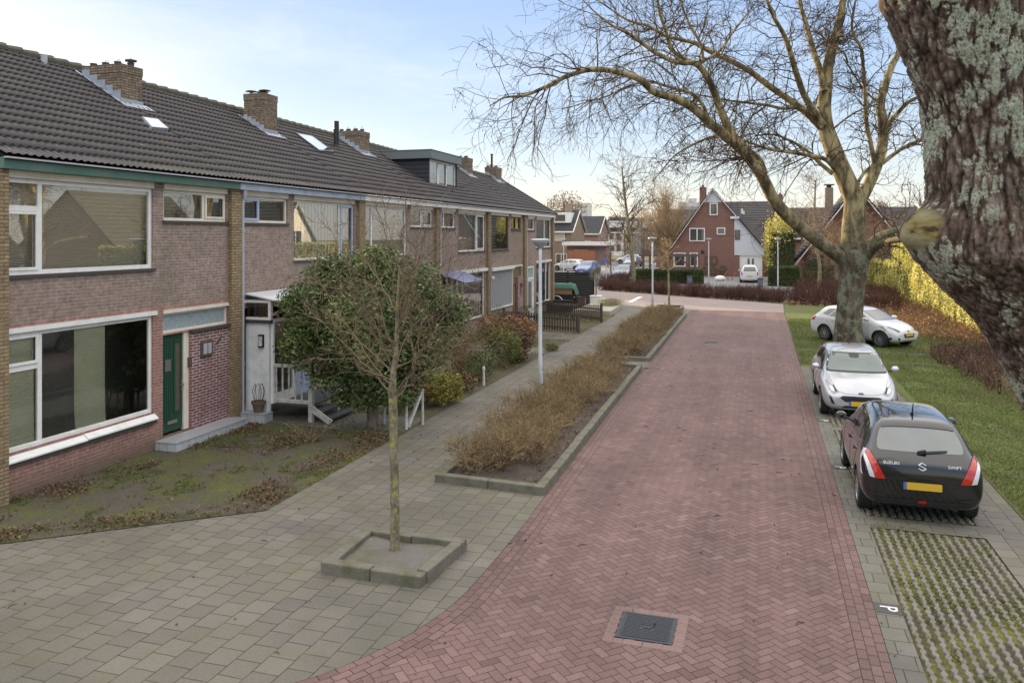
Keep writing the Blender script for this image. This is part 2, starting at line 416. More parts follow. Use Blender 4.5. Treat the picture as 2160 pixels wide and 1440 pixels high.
# ground materials
def slabs(name, c1, c2, joint, rows=0.3, wid=0.3, swap=True, moss=(0.125, 0.115, 0.05)):
    t = NT(name); sp = t.n('ShaderNodeSeparateXYZ'); t.l(t.pos(), sp.inputs[0])
    cb = t.n('ShaderNodeCombineXYZ'); t.l(sp.outputs[1 if swap else 0], cb.inputs[0]); t.l(sp.outputs[0 if swap else 1], cb.inputs[1])
    wob = t.n('ShaderNodeVectorMath', operation='ADD'); t.l(cb.outputs[0], wob.inputs[0])
    nv = t.n('ShaderNodeTexNoise'); nv.inputs['Scale'].default_value = 1.7; t.l(t.pos(), nv.inputs['Vector'])
    sv = t.n('ShaderNodeVectorMath', operation='MULTIPLY_ADD'); t.l(nv.outputs['Color'], sv.inputs[0]); sv.inputs[1].default_value = (0.03, 0.03, 0); sv.inputs[2].default_value = (-0.015, -0.015, 0)
    t.l(sv.outputs[0], wob.inputs[1])
    b = t.n('ShaderNodeTexBrick'); t.l(wob.outputs[0], b.inputs['Vector'])
    for k, v in (('Scale', 1.0), ('Brick Width', wid), ('Row Height', rows), ('Mortar Size', 0.006), ('Mortar Smooth', 0.3), ('Bias', 0.0)): b.inputs[k].default_value = v
    b.inputs['Color1'].default_value = (*c1, 1); b.inputs['Color2'].default_value = (*c2, 1); b.inputs['Mortar'].default_value = (*joint, 1)
    n = t.noise(0.55, det=6, rough=0.65); c = t.mix(t.ramp(n, [(0.4, 0.0), (0.66, 0.75)]), b.outputs['Color'], t.mix(0.62, b.outputs['Color'], moss))
    wet = t.ramp(t.noise(0.32, det=4), [(0.48, 0.0), (0.62, 0.55)]); c = t.mix(wet, c, t.mix(0.55, c, (0.045, 0.045, 0.05)))
    sp2 = t.noise(60, det=2); c = t.mix(0.25, c, t.ramp(sp2, [(0.3, 0.2), (0.7, 0.8)]), 'OVERLAY')
    mg = t.ramp(t.noise(5.5, det=4), [(0.52, 0.0), (0.62, 1.0)]); c = t.mix(t.math('MULTIPLY', t.math('MULTIPLY', b.outputs['Fac'], mg), 0.6), c, (0.12, 0.14, 0.035))
    h = t.math('SUBTRACT', t.math('MULTIPLY', sp2, 0.2), b.outputs['Fac'])
    t.principled(c, 0.75, 0, 0.35, t.bump(h, 0.007, 0.8)); return t.m
M_slab = slabs('grey_slabs', (0.176, 0.160, 0.138), (0.138, 0.126, 0.110), (0.026, 0.024, 0.018))
M_slab2 = slabs('grey_slabs_cross', (0.178, 0.168, 0.150), (0.14, 0.132, 0.118), (0.028, 0.028, 0.02), swap=False, rows=0.3, wid=0.3)
M_kerb = plain('mossy_kerb', (0.155, 0.143, 0.115), 0.85, 0.35, 7, 0.012, 30, dirt=(0.085, 0.088, 0.035), dscale=3.2)
M_brickroad = tinted('red_paver', [(0.118, 0.073, 0.068), (0.158, 0.097, 0.089), (0.184, 0.114, 0.105), (0.225, 0.148, 0.136)], rough=0.7, spec=0.3)
def road_tex(m):
    t = m.node_tree; p = [n for n in t.nodes if n.type == 'BSDF_PRINCIPLED'][0]; src = p.inputs['Base Color'].links[0].from_socket
    g = t.nodes.new('ShaderNodeNewGeometry')
    n1 = t.nodes.new('ShaderNodeTexNoise'); n1.inputs['Scale'].default_value = 0.5; n1.inputs['Detail'].default_value = 6; t.links.new(g.outputs['Position'], n1.inputs['Vector'])
    n2 = t.nodes.new('ShaderNodeTexNoise'); n2.inputs['Scale'].default_value = 70; n2.inputs['Detail'].default_value = 2; t.links.new(g.outputs['Position'], n2.inputs['Vector'])
    r1 = t.nodes.new('ShaderNodeMapRange'); r1.inputs['From Min'].default_value = 0.3; r1.inputs['From Max'].default_value = 0.7; r1.inputs['To Min'].default_value = 0.85; r1.inputs['To Max'].default_value = 1.12; t.links.new(n1.outputs[0], r1.inputs[0])
    r2 = t.nodes.new('ShaderNodeMapRange'); r2.inputs['From Min'].default_value = 0.25; r2.inputs['From Max'].default_value = 0.75; r2.inputs['To Min'].default_value = 0.8; r2.inputs['To Max'].default_value = 1.2; t.links.new(n2.outputs[0], r2.inputs[0])
    sv = t.nodes.new('ShaderNodeVectorMath'); sv.operation = 'MULTIPLY'; sv.inputs[1].default_value = (1.6, 0.12, 1); t.links.new(g.outputs['Position'], sv.inputs[0])
    n3 = t.nodes.new('ShaderNodeTexNoise'); n3.inputs['Scale'].default_value = 1.0; n3.inputs['Detail'].default_value = 5; t.links.new(sv.outputs[0], n3.inputs['Vector'])
    r3 = t.nodes.new('ShaderNodeMapRange'); r3.inputs['From Min'].default_value = 0.35; r3.inputs['From Max'].default_value = 0.65; r3.inputs['To Min'].default_value = 0.86; r3.inputs['To Max'].default_value = 1.08; t.links.new(n3.outputs[0], r3.inputs[0])
    m0 = t.nodes.new('ShaderNodeMath'); m0.operation = 'MULTIPLY'; t.links.new(r1.outputs[0], m0.inputs[0]); t.links.new(r3.outputs[0], m0.inputs[1])
    mm = t.nodes.new('ShaderNodeMath'); mm.operation = 'MULTIPLY'; t.links.new(m0.outputs[0], mm.inputs[0]); t.links.new(r2.outputs[0], mm.inputs[1])
    v = t.nodes.new('ShaderNodeVectorMath'); v.operation = 'SCALE'; t.links.new(src, v.inputs[0]); t.links.new(mm.outputs[0], v.inputs['Scale']); t.links.new(v.outputs[0], p.inputs['Base Color'])
    b = t.nodes.new('ShaderNodeBump'); b.inputs['Distance'].default_value = 0.004; b.inputs['Strength'].default_value = 0.5; t.links.new(n2.outputs[0], b.inputs['Height']); t.links.new(b.outputs[0], p.inputs['Normal'])
road_tex(M_brickroad)
M_joint = plain('paver_joint', (0.050, 0.038, 0.033), 0.9, 0.3, 9, dirt=(0.06, 0.065, 0.03), dscale=2)
M_asphalt = plain('far_paving', (0.26, 0.20, 0.185), 0.8, 0.15, 0.8, 0.006, 25, dirt=(0.20, 0.17, 0.16), dscale=0.4)
M_greyroad = plain('grey_road', (0.20, 0.19, 0.20), 0.8, 0.15, 0.8, 0.006, 25)
M_soil = plain('soil', (0.095, 0.078, 0.062), 0.95, 0.5, 14, 0.03, 35, dirt=(0.06, 0.045, 0.035), dscale=3)
M_gravel = plain('grey_soil', (0.17, 0.155, 0.145), 0.95, 0.4, 40, 0.02, 60, dirt=(0.12, 0.12, 0.06), dscale=2.5)
def mossy(name, soil, moss, lo=0.42, hi=0.6, sc_=0.9):
    t = NT(name); n = t.noise(sc_, det=7, rough=0.7); n2 = t.noise(16, det=5, rough=0.7)
    f = t.ramp(t.math('ADD', t.math('MULTIPLY', n, 0.75), t.math('MULTIPLY', n2, 0.25)), [(lo, 0.0), (hi, 1.0)])
    a = t.mix(n2, mul(soil, 0.55), mul(soil, 1.5)); b = t.mix(t.noise(40), mul(moss, 0.5), mul(moss, 1.6))
    t.principled(t.mix(f, a, b), 0.95, 0, 0.2, t.bump(t.math('ADD', n2, t.math('MULTIPLY', f, 0.4)), 0.04, 0.9)); return t.m
M_garden = mossy('mossy_garden', (0.108, 0.094, 0.077), (0.118, 0.128, 0.040), 0.46, 0.58)
M_mossbed = mossy('moss_cells', (0.075, 0.065, 0.048), (0.15, 0.155, 0.035), 0.46, 0.56, 1.3)
M_lawn = mossy('lawn', (0.125, 0.110, 0.060), (0.12, 0.145, 0.045), 0.40, 0.55, 0.6)
M_earth = mossy('waste_ground', (0.13, 0.10, 0.075), (0.13, 0.14, 0.06), 0.45, 0.62, 0.2)
M_rib = plain('concrete_rib', (0.185, 0.17, 0.15), 0.9, 0.3, 9, 0.01, 30, dirt=(0.12, 0.11, 0.06), dscale=3)
M_mark = plain('white_marking', (0.72, 0.72, 0.70), 0.7, 0.1, 9)
M_leaf_brown = tinted('dead_leaf', [(0.05, 0.028, 0.018), (0.10, 0.055, 0.032), (0.15, 0.085, 0.048), (0.23, 0.15, 0.085)], 0.8)
M_leaf_green = tinted('laurel_leaf', [(0.035, 0.058, 0.022), (0.085, 0.125, 0.038), (0.15, 0.195, 0.06), (0.25, 0.27, 0.095)], 0.4, 0.45, 0.12)
M_leaf_bush = tinted('bush_leaf', [(0.04, 0.055, 0.018), (0.09, 0.115, 0.03), (0.15, 0.17, 0.045), (0.23, 0.22, 0.065)], 0.55, 0.3, 0.15)
M_leaf_yel = tinted('yellow_leaf', [(0.12, 0.11, 0.03), (0.25, 0.22, 0.04), (0.38, 0.33, 0.06)], 0.55, 0.3, 0.15)
M_leaf_red = tinted('copper_leaf', [(0.14, 0.07, 0.04), (0.30, 0.16, 0.085), (0.48, 0.28, 0.15)], 0.75, 0.2, 0.15)
M_hedge = tinted('hedge_leaf', [(0.22, 0.21, 0.05), (0.46, 0.43, 0.11), (0.70, 0.63, 0.18), (0.85, 0.78, 0.30)], 0.6, 0.25, 0.2)
M_twig_pale = tinted('pale_twig', [(0.28, 0.20, 0.125), (0.42, 0.32, 0.20), (0.55, 0.44, 0.30)], 0.85, 0.2)
M_farleaf = tinted('far_twigs', [(0.20, 0.145, 0.10), (0.30, 0.22, 0.15), (0.40, 0.30, 0.21)], 0.9, 0.1)
M_box = tinted('clipped_leaf', [(0.02, 0.035, 0.012), (0.05, 0.075, 0.022), (0.08, 0.12, 0.03)], 0.6, 0.25, 0.1)
M_twig = tinted('shrub_twig', [(0.13, 0.085, 0.05), (0.22, 0.155, 0.085), (0.33, 0.25, 0.14)], 0.85, 0.2)
M_twig_red = tinted('red_twig', [(0.055, 0.028, 0.024), (0.10, 0.05, 0.042), (0.17, 0.095, 0.075)], 0.85, 0.2)
M_twig_tan = tinted('tan_twig', [(0.16, 0.105, 0.065), (0.27, 0.19, 0.12), (0.38, 0.28, 0.18)], 0.85, 0.2)
M_grass = tinted('grass_blade', [(0.10, 0.125, 0.036), (0.155, 0.19, 0.055), (0.22, 0.245, 0.085)], 0.7, 0.25, 0.2)

# ================================================================ ground, roads, pavements
def sheet(name, poly, z, mat, kind='structure', name_obj=True):
    o = link_mesh(name, [(x, y, z) for x, y in poly], [tuple(range(len(poly)))], mat); o['kind'] = kind; return o
sheet('ground', [(-400, -60), (400, -60), (400, 900), (-400, 900)], -0.03, M_earth)

LB = [(-14, 4.5), (-9, 4.75), (-6.2, 5.5), (-5.0, 6.12), (-4.29, 6.69), (-3.88, 7.3), (-3.6, 7.95), (-3.43, 8.7), (-3.38, 9.6), (-3.37, 11.5), (-3.41, 12.74), (-3.55, 20), (-3.64, 25.9), (-3.62, 27.4), (-3.8, 44.1), (-3.85, 47.5)]
LB = [(p.x, p.y) for p in smooth_path([(x, y, 0) for x, y in LB], 3)]
RX = 1.25
def resample(P, step):
    P = np.array(P); d = np.r_[0, np.cumsum(np.linalg.norm(np.diff(P, axis=0), axis=1))]
    s = np.arange(0, d[-1], step); return np.stack([np.interp(s, d, P[:, 0]), np.interp(s, d, P[:, 1])], 1)
def offset_line(P, dist):
    T = np.gradient(P, axis=0); T /= np.linalg.norm(T, axis=1, keepdims=True); return P + np.stack([T[:, 1], -T[:, 0]], 1) * dist
RV, RF, RT = [], [], []
def road_brick(poly, z=0.004, t=None):
    n = len(RV); RV.extend((x, y, z) for x, y in poly); RF.append(tuple(range(n, n + len(poly)))); RT.append(random.gauss(0.5, 0.17) if t is None else t)
def courses(P, sgn, n=3):
    for r in range(n):
        ph = 0.1 * (r % 2); Q = resample(P, 0.2)
        Q = resample(P[0:1].tolist() + P.tolist(), 0.2) if False else Q
        a = offset_line(Q, sgn * (0.102 * r + 0.004)); b = offset_line(Q, sgn * (0.102 * (r + 1) - 0.004))
        for i in range(len(Q) - 1):
            f = 0.5 if r % 2 else 0.0
            if f and i + 2 >= len(Q): break
            A = a[i] * (1 - f) + a[i + 1] * f; B = (a[i + 1] * (1 - f) + a[min(i + 2, len(a) - 1)] * f); C_ = (b[i + 1] * (1 - f) + b[min(i + 2, len(b) - 1)] * f); D = b[i] * (1 - f) + b[i + 1] * f
            g = 0.025; road_brick([A * (1 - g) + B * g, B * (1 - g) + A * g, C_ * (1 - g) + D * g, D * (1 - g) + C_ * g], t=random.gauss(0.42, 0.15))
LBn = np.array(LB)
courses(LBn, 1); courses(np.array([(RX, -4.0), (RX, 47.5)]), -1)
inner = offset_line(resample(LB, 0.25), 0.31)
# lower side of flare has no herringbone beyond the courses further than the frame
def clip(poly, px, py, nx, ny):
    out = []; n = len(poly)
    for i in range(n):
        a, b = poly[i], poly[(i + 1) % n]; da = (a[0] - px) * nx + (a[1] - py) * ny; db = (b[0] - px) * nx + (b[1] - py) * ny
        if da >= 0: out.append(a)
        if da * db < 0: t = da / (da - db); out.append((a[0] + (b[0] - a[0]) * t, a[1] + (b[1] - a[1]) * t))
    return out
MH = (-1.195, 8.79, 0.30)
W_ = 0.104; c45 = math.sqrt(0.5); gap = 0.0035
iy = inner[:, 1]
for j in range(-260, 560):
    for k in range(-170, 170):
        for x0, x1, y0, y1 in ((j + 4 * k, j + 4 * k + 2, j, j + 1), (j + 4 * k + 2, j + 4 * k + 3, j - 1, j + 1)):
            cx, cy = (x0 + x1) / 2 * W_, (y0 + y1) / 2 * W_
            X, Y = (cx - cy) * c45, (cx + cy) * c45
            if not (-9.5 < X < RX and -2.0 < Y < 47.6): continue
            if X > RX - 0.2: continue
            poly = [(a * W_, b * W_) for a, b in ((x0, y0), (x1, y0), (x1, y1), (x0, y1))]
            gx = [(p[0] + (gap if p[0] < cx else -gap), p[1] + (gap if p[1] < cy else -gap)) for p in poly]
            P = [((a - b) * c45, (a + b) * c45) for a, b in gx]
            if X > RX - 0.6: P = clip(P, RX - 0.312, 0, -1, 0)
            d2 = (inner[:, 0] - X) ** 2 + (inner[:, 1] - Y) ** 2; i = int(d2.argmin()); i = min(max(i, 0), len(inner) - 2)
            tx, ty = inner[i + 1] - inner[i]; L = math.hypot(tx, ty); nx, ny = ty / L, -tx / L
            side_ = (X - inner[i][0]) * nx + (Y - inner[i][1]) * ny
            if side_ < -0.25: continue
            if side_ < 0.3: P = clip(P, inner[i][0], inner[i][1], nx, ny)
            if len(P) < 3: continue
            if abs(X - MH[0]) < 0.30 and abs(Y - MH[1]) < 0.30: continue
            road_brick(P)
# brick surround of the manhole
for q in range(4):
    ca, sa = round(math.cos(q * math.pi / 2)), round(math.sin(q * math.pi / 2))
    for i in range(4):
        a0, a1 = -0.42 + i * 0.21 + 0.004, -0.42 + (i + 1) * 0.21 - 0.004
        if i == 3: a1 = 0.31
        road_brick([(MH[0] + ca * a - sa * b, MH[1] + sa * a + ca * b) for a, b in ((a0, 0.315), (a1, 0.315), (a1, 0.42), (a0, 0.42))], 0.0052, 0.95)
nb = len(RF)
LJ = [tuple(p) for p in LBn]
jp = [(RX, -4.0), (RX, 47.5)] + LJ[::-1] + [(-14, -4.0)]
n0 = len(RV); RV.extend((x, y, 0.0) for x, y in jp); RF.append(tuple(range(n0, n0 + len(jp)))); RT.append(0.5)
o = link_mesh('road', RV, RF, [M_brickroad, M_joint], mi=[0] * nb + [1]); o['kind'] = 'structure'
a = o.data.attributes.new('tint', 'FLOAT', 'FACE'); a.data.foreach_set('value', np.clip(np.array(RT, dtype=np.float32), 0, 1))

sheet('side_road', [(-40, 47.5), (RX, 47.5), (1.35, 53.2), (-3.3, 56.3), (-12.2, 62.4), (-13.2, 70), (-13.0, 100), (-24, 100), (-23, 62), (-40, 54)], 0.0, M_asphalt)
sheet('side_road', [(-23.0, 66), (-13.2, 70), (-13.0, 130), (-25, 130)], 0.004, M_greyroad)
pav = [(-40, -4), (-14, -4), (-14, 4.49)] + [(x - 0.004, y) for x, y in LB] + [(-5.2, 47.5), (-8.2, 50.0), (-9.4, 50.0), (-7.55, 43), (-7.6, 35), (-7.45, 15.4), (-7.4, 10.75), (-10.1, 8.5), (-14, 6.4), (-40, 6.4)]
sheet('pavement', pav, 0.003, M_slab)
# parking strip beside the road
sheet('pavement', [(RX + 0.004, -4), (1.54, -4), (1.54, 28.0), (RX + 0.004, 28.0)], 0.003, M_slab2)
sheet('pavement', [(3.06, -4), (3.72, -4), (3.80, 16), (3.62, 24.5), (3.06, 24.5)], 0.003, M_slab)
for y0, y1 in ((12.82, 13.32), (19.0, 19.3), (24.2, 24.6)):
    sheet('pavement', [(1.541, y0), (3.059, y0), (3.059, y1), (1.541, y1)], 0.0035, M_slab2)
bays = ((-2.0, 12.82), (13.32, 19.0), (19.3, 24.2))
Vr, Fr = [], []
for y0, y1 in bays:
    sheet('parking_bay', [(1.541, y0), (3.059, y0), (3.059, y1), (1.541, y1)], -0.012, M_mossbed)
    n = 13
    for i in range(n):
        xc = 1.541 + (i + 0.5) * 1.518 / n; ys = np.arange(y0 + 0.02, y1 - 0.02, 0.03); b = len(Vr)
        for q, y in enumerate(ys):
            hw = 0.020 + 0.012 * math.sin(y * 2 * math.pi / 0.13 + i) + 0.003 * random.random(); of = 0.007 * math.sin(y * 2 * math.pi / 0.26 + i * 3)
            zt = 0.010 + 0.006 * noise.noise((xc * 2, y * 2, 0)) - 0.014 * max(0, noise.noise((xc * 0.9, y * 0.6, 4)) - 0.05)
            Vr += [(xc + of - hw - 0.008, y, -0.012), (xc + of - hw, y, zt), (xc + of + hw, y, zt), (xc + of + hw + 0.008, y, -0.012)]
        for q in range(len(ys) - 1):
            for s_ in range(3): Fr.append((b + 4 * q + s_, b + 4 * q + s_ + 1, b + 4 * q + 5 + s_, b + 4 * q + 4 + s_))
o = link_mesh('parking_bay', Vr, Fr, M_rib); o['kind'] = 'structure'
# moss and weeds in the paver cells
C = np.stack([rng.uniform(1.56, 3.04, 30000), rng.uniform(5, 13, 30000), rng.uniform(-0.008, 0.012, 30000)], 1)
keep = np.array([noise.noise((c[0] * 1.2, c[1] * 0.9, 1.0)) + 0.55 * noise.noise((c[0] * 5, c[1] * 5, 2.0)) + 0.25 * (c[0] - 2.3) for c in C]) > 0.0
V, F = leaves(C[keep], 0.035, asp=0.35, up=0.8)
tagp(link_mesh('moss', V, F, M_leaf_bush, tint=np.repeat(np.clip(rng.normal(0.6, 0.25, keep.sum()), 0, 1), 4)), 'green and yellow moss tufts growing between the paver ribs', 'moss', kind='stuff')

# lawn verge with blades
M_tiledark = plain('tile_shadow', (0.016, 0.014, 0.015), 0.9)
GP = [(3.74, -4), (40, -4), (40, 60), (1.4, 53.2), (RX + 0.02, 47.5), (RX + 0.02, 28.0), (1.56, 28.0), (1.56, 24.61), (3.64, 24.6), (3.82, 16)]
sheet('grass_verge', GP, -0.004, M_lawn)
C = np.stack([rng.uniform(1.3, 9.0, 260000), 10 + 34 * rng.random(260000) ** 1.3, np.zeros(260000)], 1)
ok = ((C[:, 0] > 3.86) | ((C[:, 1] > 28.5) & (C[:, 0] > 1.3))) & (C[:, 0] < 4.4 + np.clip((C[:, 1] - 10) * 0.16, 0, 4))
dens = np.array([noise.noise((c[0] * 0.7, c[1] * 0.45, 3)) for c in C]); ok &= dens > -0.62 + 0.45 * rng.random(len(C)); C = C[ok]; n = len(C)
h = rng.uniform(0.02, 0.055, n); d = rng.uniform(0, 2 * math.pi, n); wv = 0.010
lean = rng.normal(0, 0.03, (n, 2))
V = np.stack([C + np.stack([np.cos(d) * wv, np.sin(d) * wv, 0 * d], 1), C - np.stack([np.cos(d) * wv, np.sin(d) * wv, 0 * d], 1), C + np.stack([lean[:, 0], lean[:, 1], h], 1)], 1).reshape(-1, 3)
tagp(link_mesh('grass', V, np.arange(3 * n).reshape(n, 3), M_grass, tint=np.repeat(np.clip(0.5 + dens[ok] * 0.9 + rng.normal(0, 0.18, n), 0, 1), 3)), 'short green grass of the verge beside the parked cars', 'grass', kind='stuff')
# paving strips of the cross-wise parking place
for y0 in (29.6, 31.9, 34.2, 36.5, 38.8):
    sheet('parking_bay', [(1.30, y0), (6.2, y0 - 0.25), (6.2, y0 + 0.35), (1.30, y0 + 0.6)], 0.002, M_slab2)

# front gardens
sheet('front_garden', [(-14, 6.42), (-10.1, 8.52), (-7.4, 10.77), (-7.45, 15.4), (-7.6, 35), (-7.55, 43), (-8.4, 46), (-12, 50), (-25, 50), (-25, 44.9), (-11.64, 44.9), (-11.64, 9.3), (-14, 9.3)], 0.009, M_garden)
sheet('garden_path', [(-11.4, 15.9), (-7.46, 15.6), (-7.47, 17.3), (-11.4, 17.4)], 0.013, M_slab)
sheet('garden_path', [(-11.5, 27.9), (-7.55, 28.0), (-7.56, 29.6), (-11.5, 29.6)], 0.013, M_slab)
sheet('garden_path', [(-11.5, 32.6), (-7.60, 32.2), (-7.6, 34.3), (-11.5, 35.2)], 0.013, M_slab)
sheet('driveway', [(-8.6, 63.2), (1.2, 57.2), (4.5, 58.5), (2.0, 89), (-6, 89)], 0.004, M_greyroad)

# fallen leaves and weeds in the front garden and along the kerbs (too many to count)
def scatter(n, x0, x1, y0, y1, fn, z=0.02, size=0.06, seed_z=5.0, zr=0.03):
    C = np.stack([rng.uniform(x0, x1, n), rng.uniform(y0, y1, n), z + zr * rng.random(n)], 1)
    k = np.array([fn(c[0], c[1]) for c in C]); return C[k]
nz = lambda x, y, s, o: noise.noise((x * s, y * s, o))
def edge_x(y): return -7.43 - (0 if y > 10.75 else (10.75 - y) * 1.2)
A = scatter(26000, -11.6, -7.4, 7.4, 15.6, lambda x, y: x < edge_x(y) and ((x > edge_x(y) - 0.8 and nz(x, y, 1.0, 2) > -0.3 + random.random() * 0.6) or (x < -10.8 and nz(x, y, 1.2, 3) > -0.2 + random.random() * 0.6) or (y > 13.4 and nz(x, y, 1.1, 1) > -0.15 + random.random() * 0.7) or random.random() < 0.018), size=0.05, zr=0.06)
Bs = scatter(9000, -11.5, -7.4, 15.4, 44, lambda x, y: nz(x, y, 0.8, 4) > 0.05, zr=0.05)
C = np.concatenate([A, Bs]); V, F = leaves(C, 0.052, asp=0.55, up=1.2)
tagp(link_mesh('leaf_litter', V, F, M_leaf_brown, tint=np.repeat(rng.random(len(C)), 4)), 'brown fallen leaves lying over the front gardens of the brick row', 'leaf litter', kind='stuff')
A = scatter(60000, -11.6, -7.4, 7.2, 16, lambda x, y: x < edge_x(y) + 0.03 and nz(x, y, 0.9, 7) + 0.5 * nz(x, y, 4, 8) > 0.10 + (0.0 if x > edge_x(y) - 1.1 else 0.10), zr=0.035, z=0.01)
V, F = leaves(A, 0.05, asp=0.22, up=0.3)
tagp(link_mesh('weeds', V, F, M_leaf_bush, tint=np.repeat(np.clip(rng.normal(0.45, 0.25, len(A)), 0, 1), 4)), 'low mossy weeds creeping over the bare front garden', 'weeds', kind='stuff')
# twigs and leaves lying on the road and pavement
T = Tubes()
for i in range(70):
    x, y = rng.uniform(-9, 1.2), rng.uniform(5.5, 30); a_ = rng.uniform(0, 6.28); L = rng.uniform(0.03, 0.10)
    if x < edge_x(y): continue
    T.add([(x, y, 0.012), (x + L * math.cos(a_), y + L * math.sin(a_), 0.018), (x + 1.6 * L * math.cos(a_ + 0.4), y + 1.6 * L * math.sin(a_ + 0.4), 0.012)], [0.004, 0.005, 0.003], 4, 0.1)
tagp(T.obj('fallen_twig', M_twig_red), 'small dark twigs strewn over the road and pavement', 'twigs', kind='stuff')
C = np.stack([rng.uniform(-9, 3.6, 420), rng.uniform(5, 34, 420), np.full(420, 0.014)], 1); V, F = leaves(C, 0.045, asp=0.6, up=4)
tagp(link_mesh('leaf_litter', V, F, M_leaf_brown, tint=np.repeat(rng.random(len(C)), 4)), 'single brown leaves blown about on the paving', 'leaf litter', kind='stuff')

# ================================================================ kerbed beds
def kerb_run(m, a, b, w, h, seg=1.0):
    a, b = Vector((*a, 0)), Vector((*b, 0)); L = (b - a).length; n = max(1, round(L / seg)); d = (b - a) / n; u = d.normalized()
    for i in range(n):
        j = random.uniform(-0.006, 0.006); k_ = Vector((-u.y, u.x, 0)) * j
        p, q = a + d * i + u * 0.004 + k_, a + d * (i + 1) - u * 0.004 + k_; z = h + random.uniform(-0.008, 0.008)
        m.beam((p.x, p.y, z / 2 - 0.02), (q.x, q.y, z / 2 - 0.02), w, z + 0.04)
def bed(name, label, cat, P, soilmat, w=0.16, h=0.15, seg=1.0, soilz=0.06, group=None):
    cx = sum(p[0] for p in P) / 4; cy = sum(p[1] for p in P) / 4
    t = thing(name, label, cat, (cx, cy, 0), group)
    m = MB(); n = len(P)
    for i in range(n):
        a, b = Vector(P[i]), Vector(P[(i + 1) % n]); u = (b - a).normalized(); nrm = Vector((-u.y, u.x)) * w / 2
        e = u * (w if i % 2 else 0.0); a2, b2 = a + nrm + (e), b + nrm - (e)
        kerb_run(m, a2, b2, w, h, seg)
    m.obj('kerb', M_kerb, t, bevel=0.018)
    P2 = [(cx + (x - cx) * 0.97, cy + (y - cy) * 0.995) for x, y in P]; nx, ny = 10, 60
    V = []; F = []
    for i in range(ny + 1):
        for j in range(nx + 1):
            s_, t_ = j / nx, i / ny
            x = (P2[0][0] * (1 - s_) + P2[1][0] * s_) * (1 - t_) + (P2[3][0] * (1 - s_) + P2[2][0] * s_) * t_
            y = (P2[0][1] * (1 - s_) + P2[1][1] * s_) * (1 - t_) + (P2[3][1] * (1 - s_) + P2[2][1] * s_) * t_
            V.append((x, y, soilz + 0.03 * noise.noise((x * 2, y * 2, 0)) + 0.012 * noise.noise((x * 9, y * 9, 3))))
    for i in range(ny):
        for j in range(nx): q = i * (nx + 1) + j; F.append((q, q + 1, q + nx + 2, q + nx + 1))
    link_mesh('soil', V, F, soilmat, t, smooth=True)
    return t
BED1 = [(-5.45, 12.88), (-3.43, 12.74), (-3.66, 25.9), (-5.55, 26.0)]
BED2 = [(-5.62, 27.5), (-3.64, 27.42), (-3.83, 44.1), (-5.75, 44.3)]
bed('planting_bed', 'long kerbed planting bed nearest the camera, full of low brown shrubs', 'planting bed', BED1, M_soil)
bed('planting_bed', 'further kerbed planting bed of brown shrubs, beyond the paved gap', 'planting bed', BED2, M_soil)
bed('tree_planter', 'square mossy concrete kerb box around the young tree in the foreground', 'tree planter', [(-5.36, 8.95), (-3.95, 8.93), (-3.84, 10.24), (-5.40, 10.29)], M_gravel, w=0.16, h=0.155, seg=0.75, soilz=0.07)
bed('tree_planter', 'small kerb box around the golden young tree at the end of the beds', 'tree planter', [(-5.9, 46.3), (-4.35, 46.3), (-4.4, 48.6), (-6.0, 48.6)], M_soil, w=0.14, h=0.17, seg=0.8, soilz=0.06)

def shrub_mesh(seed, n=30, H=0.46, spread=0.42, mat=M_twig):
    r = np.random.default_rng(seed); T = Tubes(); tips = []
    for i in range(n):
        a_ = r.uniform(0, 6.28); q = r.uniform(0, 1) ** 0.7; hh = H * r.uniform(0.6, 1.05) * (1 - 0.35 * q)
        p0 = np.array([0.1 * q * math.cos(a_), 0.1 * q * math.sin(a_), 0]); p3 = np.array([spread * q * math.cos(a_), spread * q * math.sin(a_), hh])
        p1 = p0 * 0.6 + p3 * 0.4 + r.normal(0, 0.03, 3) + np.array([0, 0, 0.04]); p2 = p0 * 0.3 + p3 * 0.7 + r.normal(0, 0.03, 3)
        tn = r.uniform(0.1, 1); T.add([p0, p1, p2, p3], [0.0055, 0.0045, 0.0035, 0.002], 3, tn)
        for k in range(5):
            s_ = r.uniform(0.35, 1); b = p1 * (1 - s_) + p3 * s_; e = b + r.normal(0, 0.085, 3) + np.array([0.06 * math.cos(a_), 0.06 * math.sin(a_), 0.07])
            T.add([b, (b + e) / 2 + r.normal(0, 0.012, 3), e], [0.003, 0.0025, 0.0018], 3, min(1, tn + 0.15)); tips += [e, (b + e) / 2]
            for k2 in range(2):
                e2 = e + r.normal(0, 0.05, 3) + np.array([0, 0, 0.02]); T.add([(b + e) / 2, e2], [0.0022, 0.0015], 3, min(1, tn + 0.25)); tips.append(e2)
    V = np.concatenate(T.V); F = np.concatenate(T.F); tt = np.concatenate(T.T)
    L = np.array(tips); L = L[r.random(len(L)) < 0.75]; lv, lf = leaves(L + r.normal(0, 0.01, L.shape), 0.026, asp=0.5)
    V2 = np.concatenate([V, lv]); F2 = np.concatenate([F, lf + len(V)]); t2 = np.concatenate([tt, np.repeat(r.uniform(0.3, 1.0, len(L)), 4)])
    return V2, F2, t2
SHR = [shrub_mesh(100 + i) for i in range(5)]
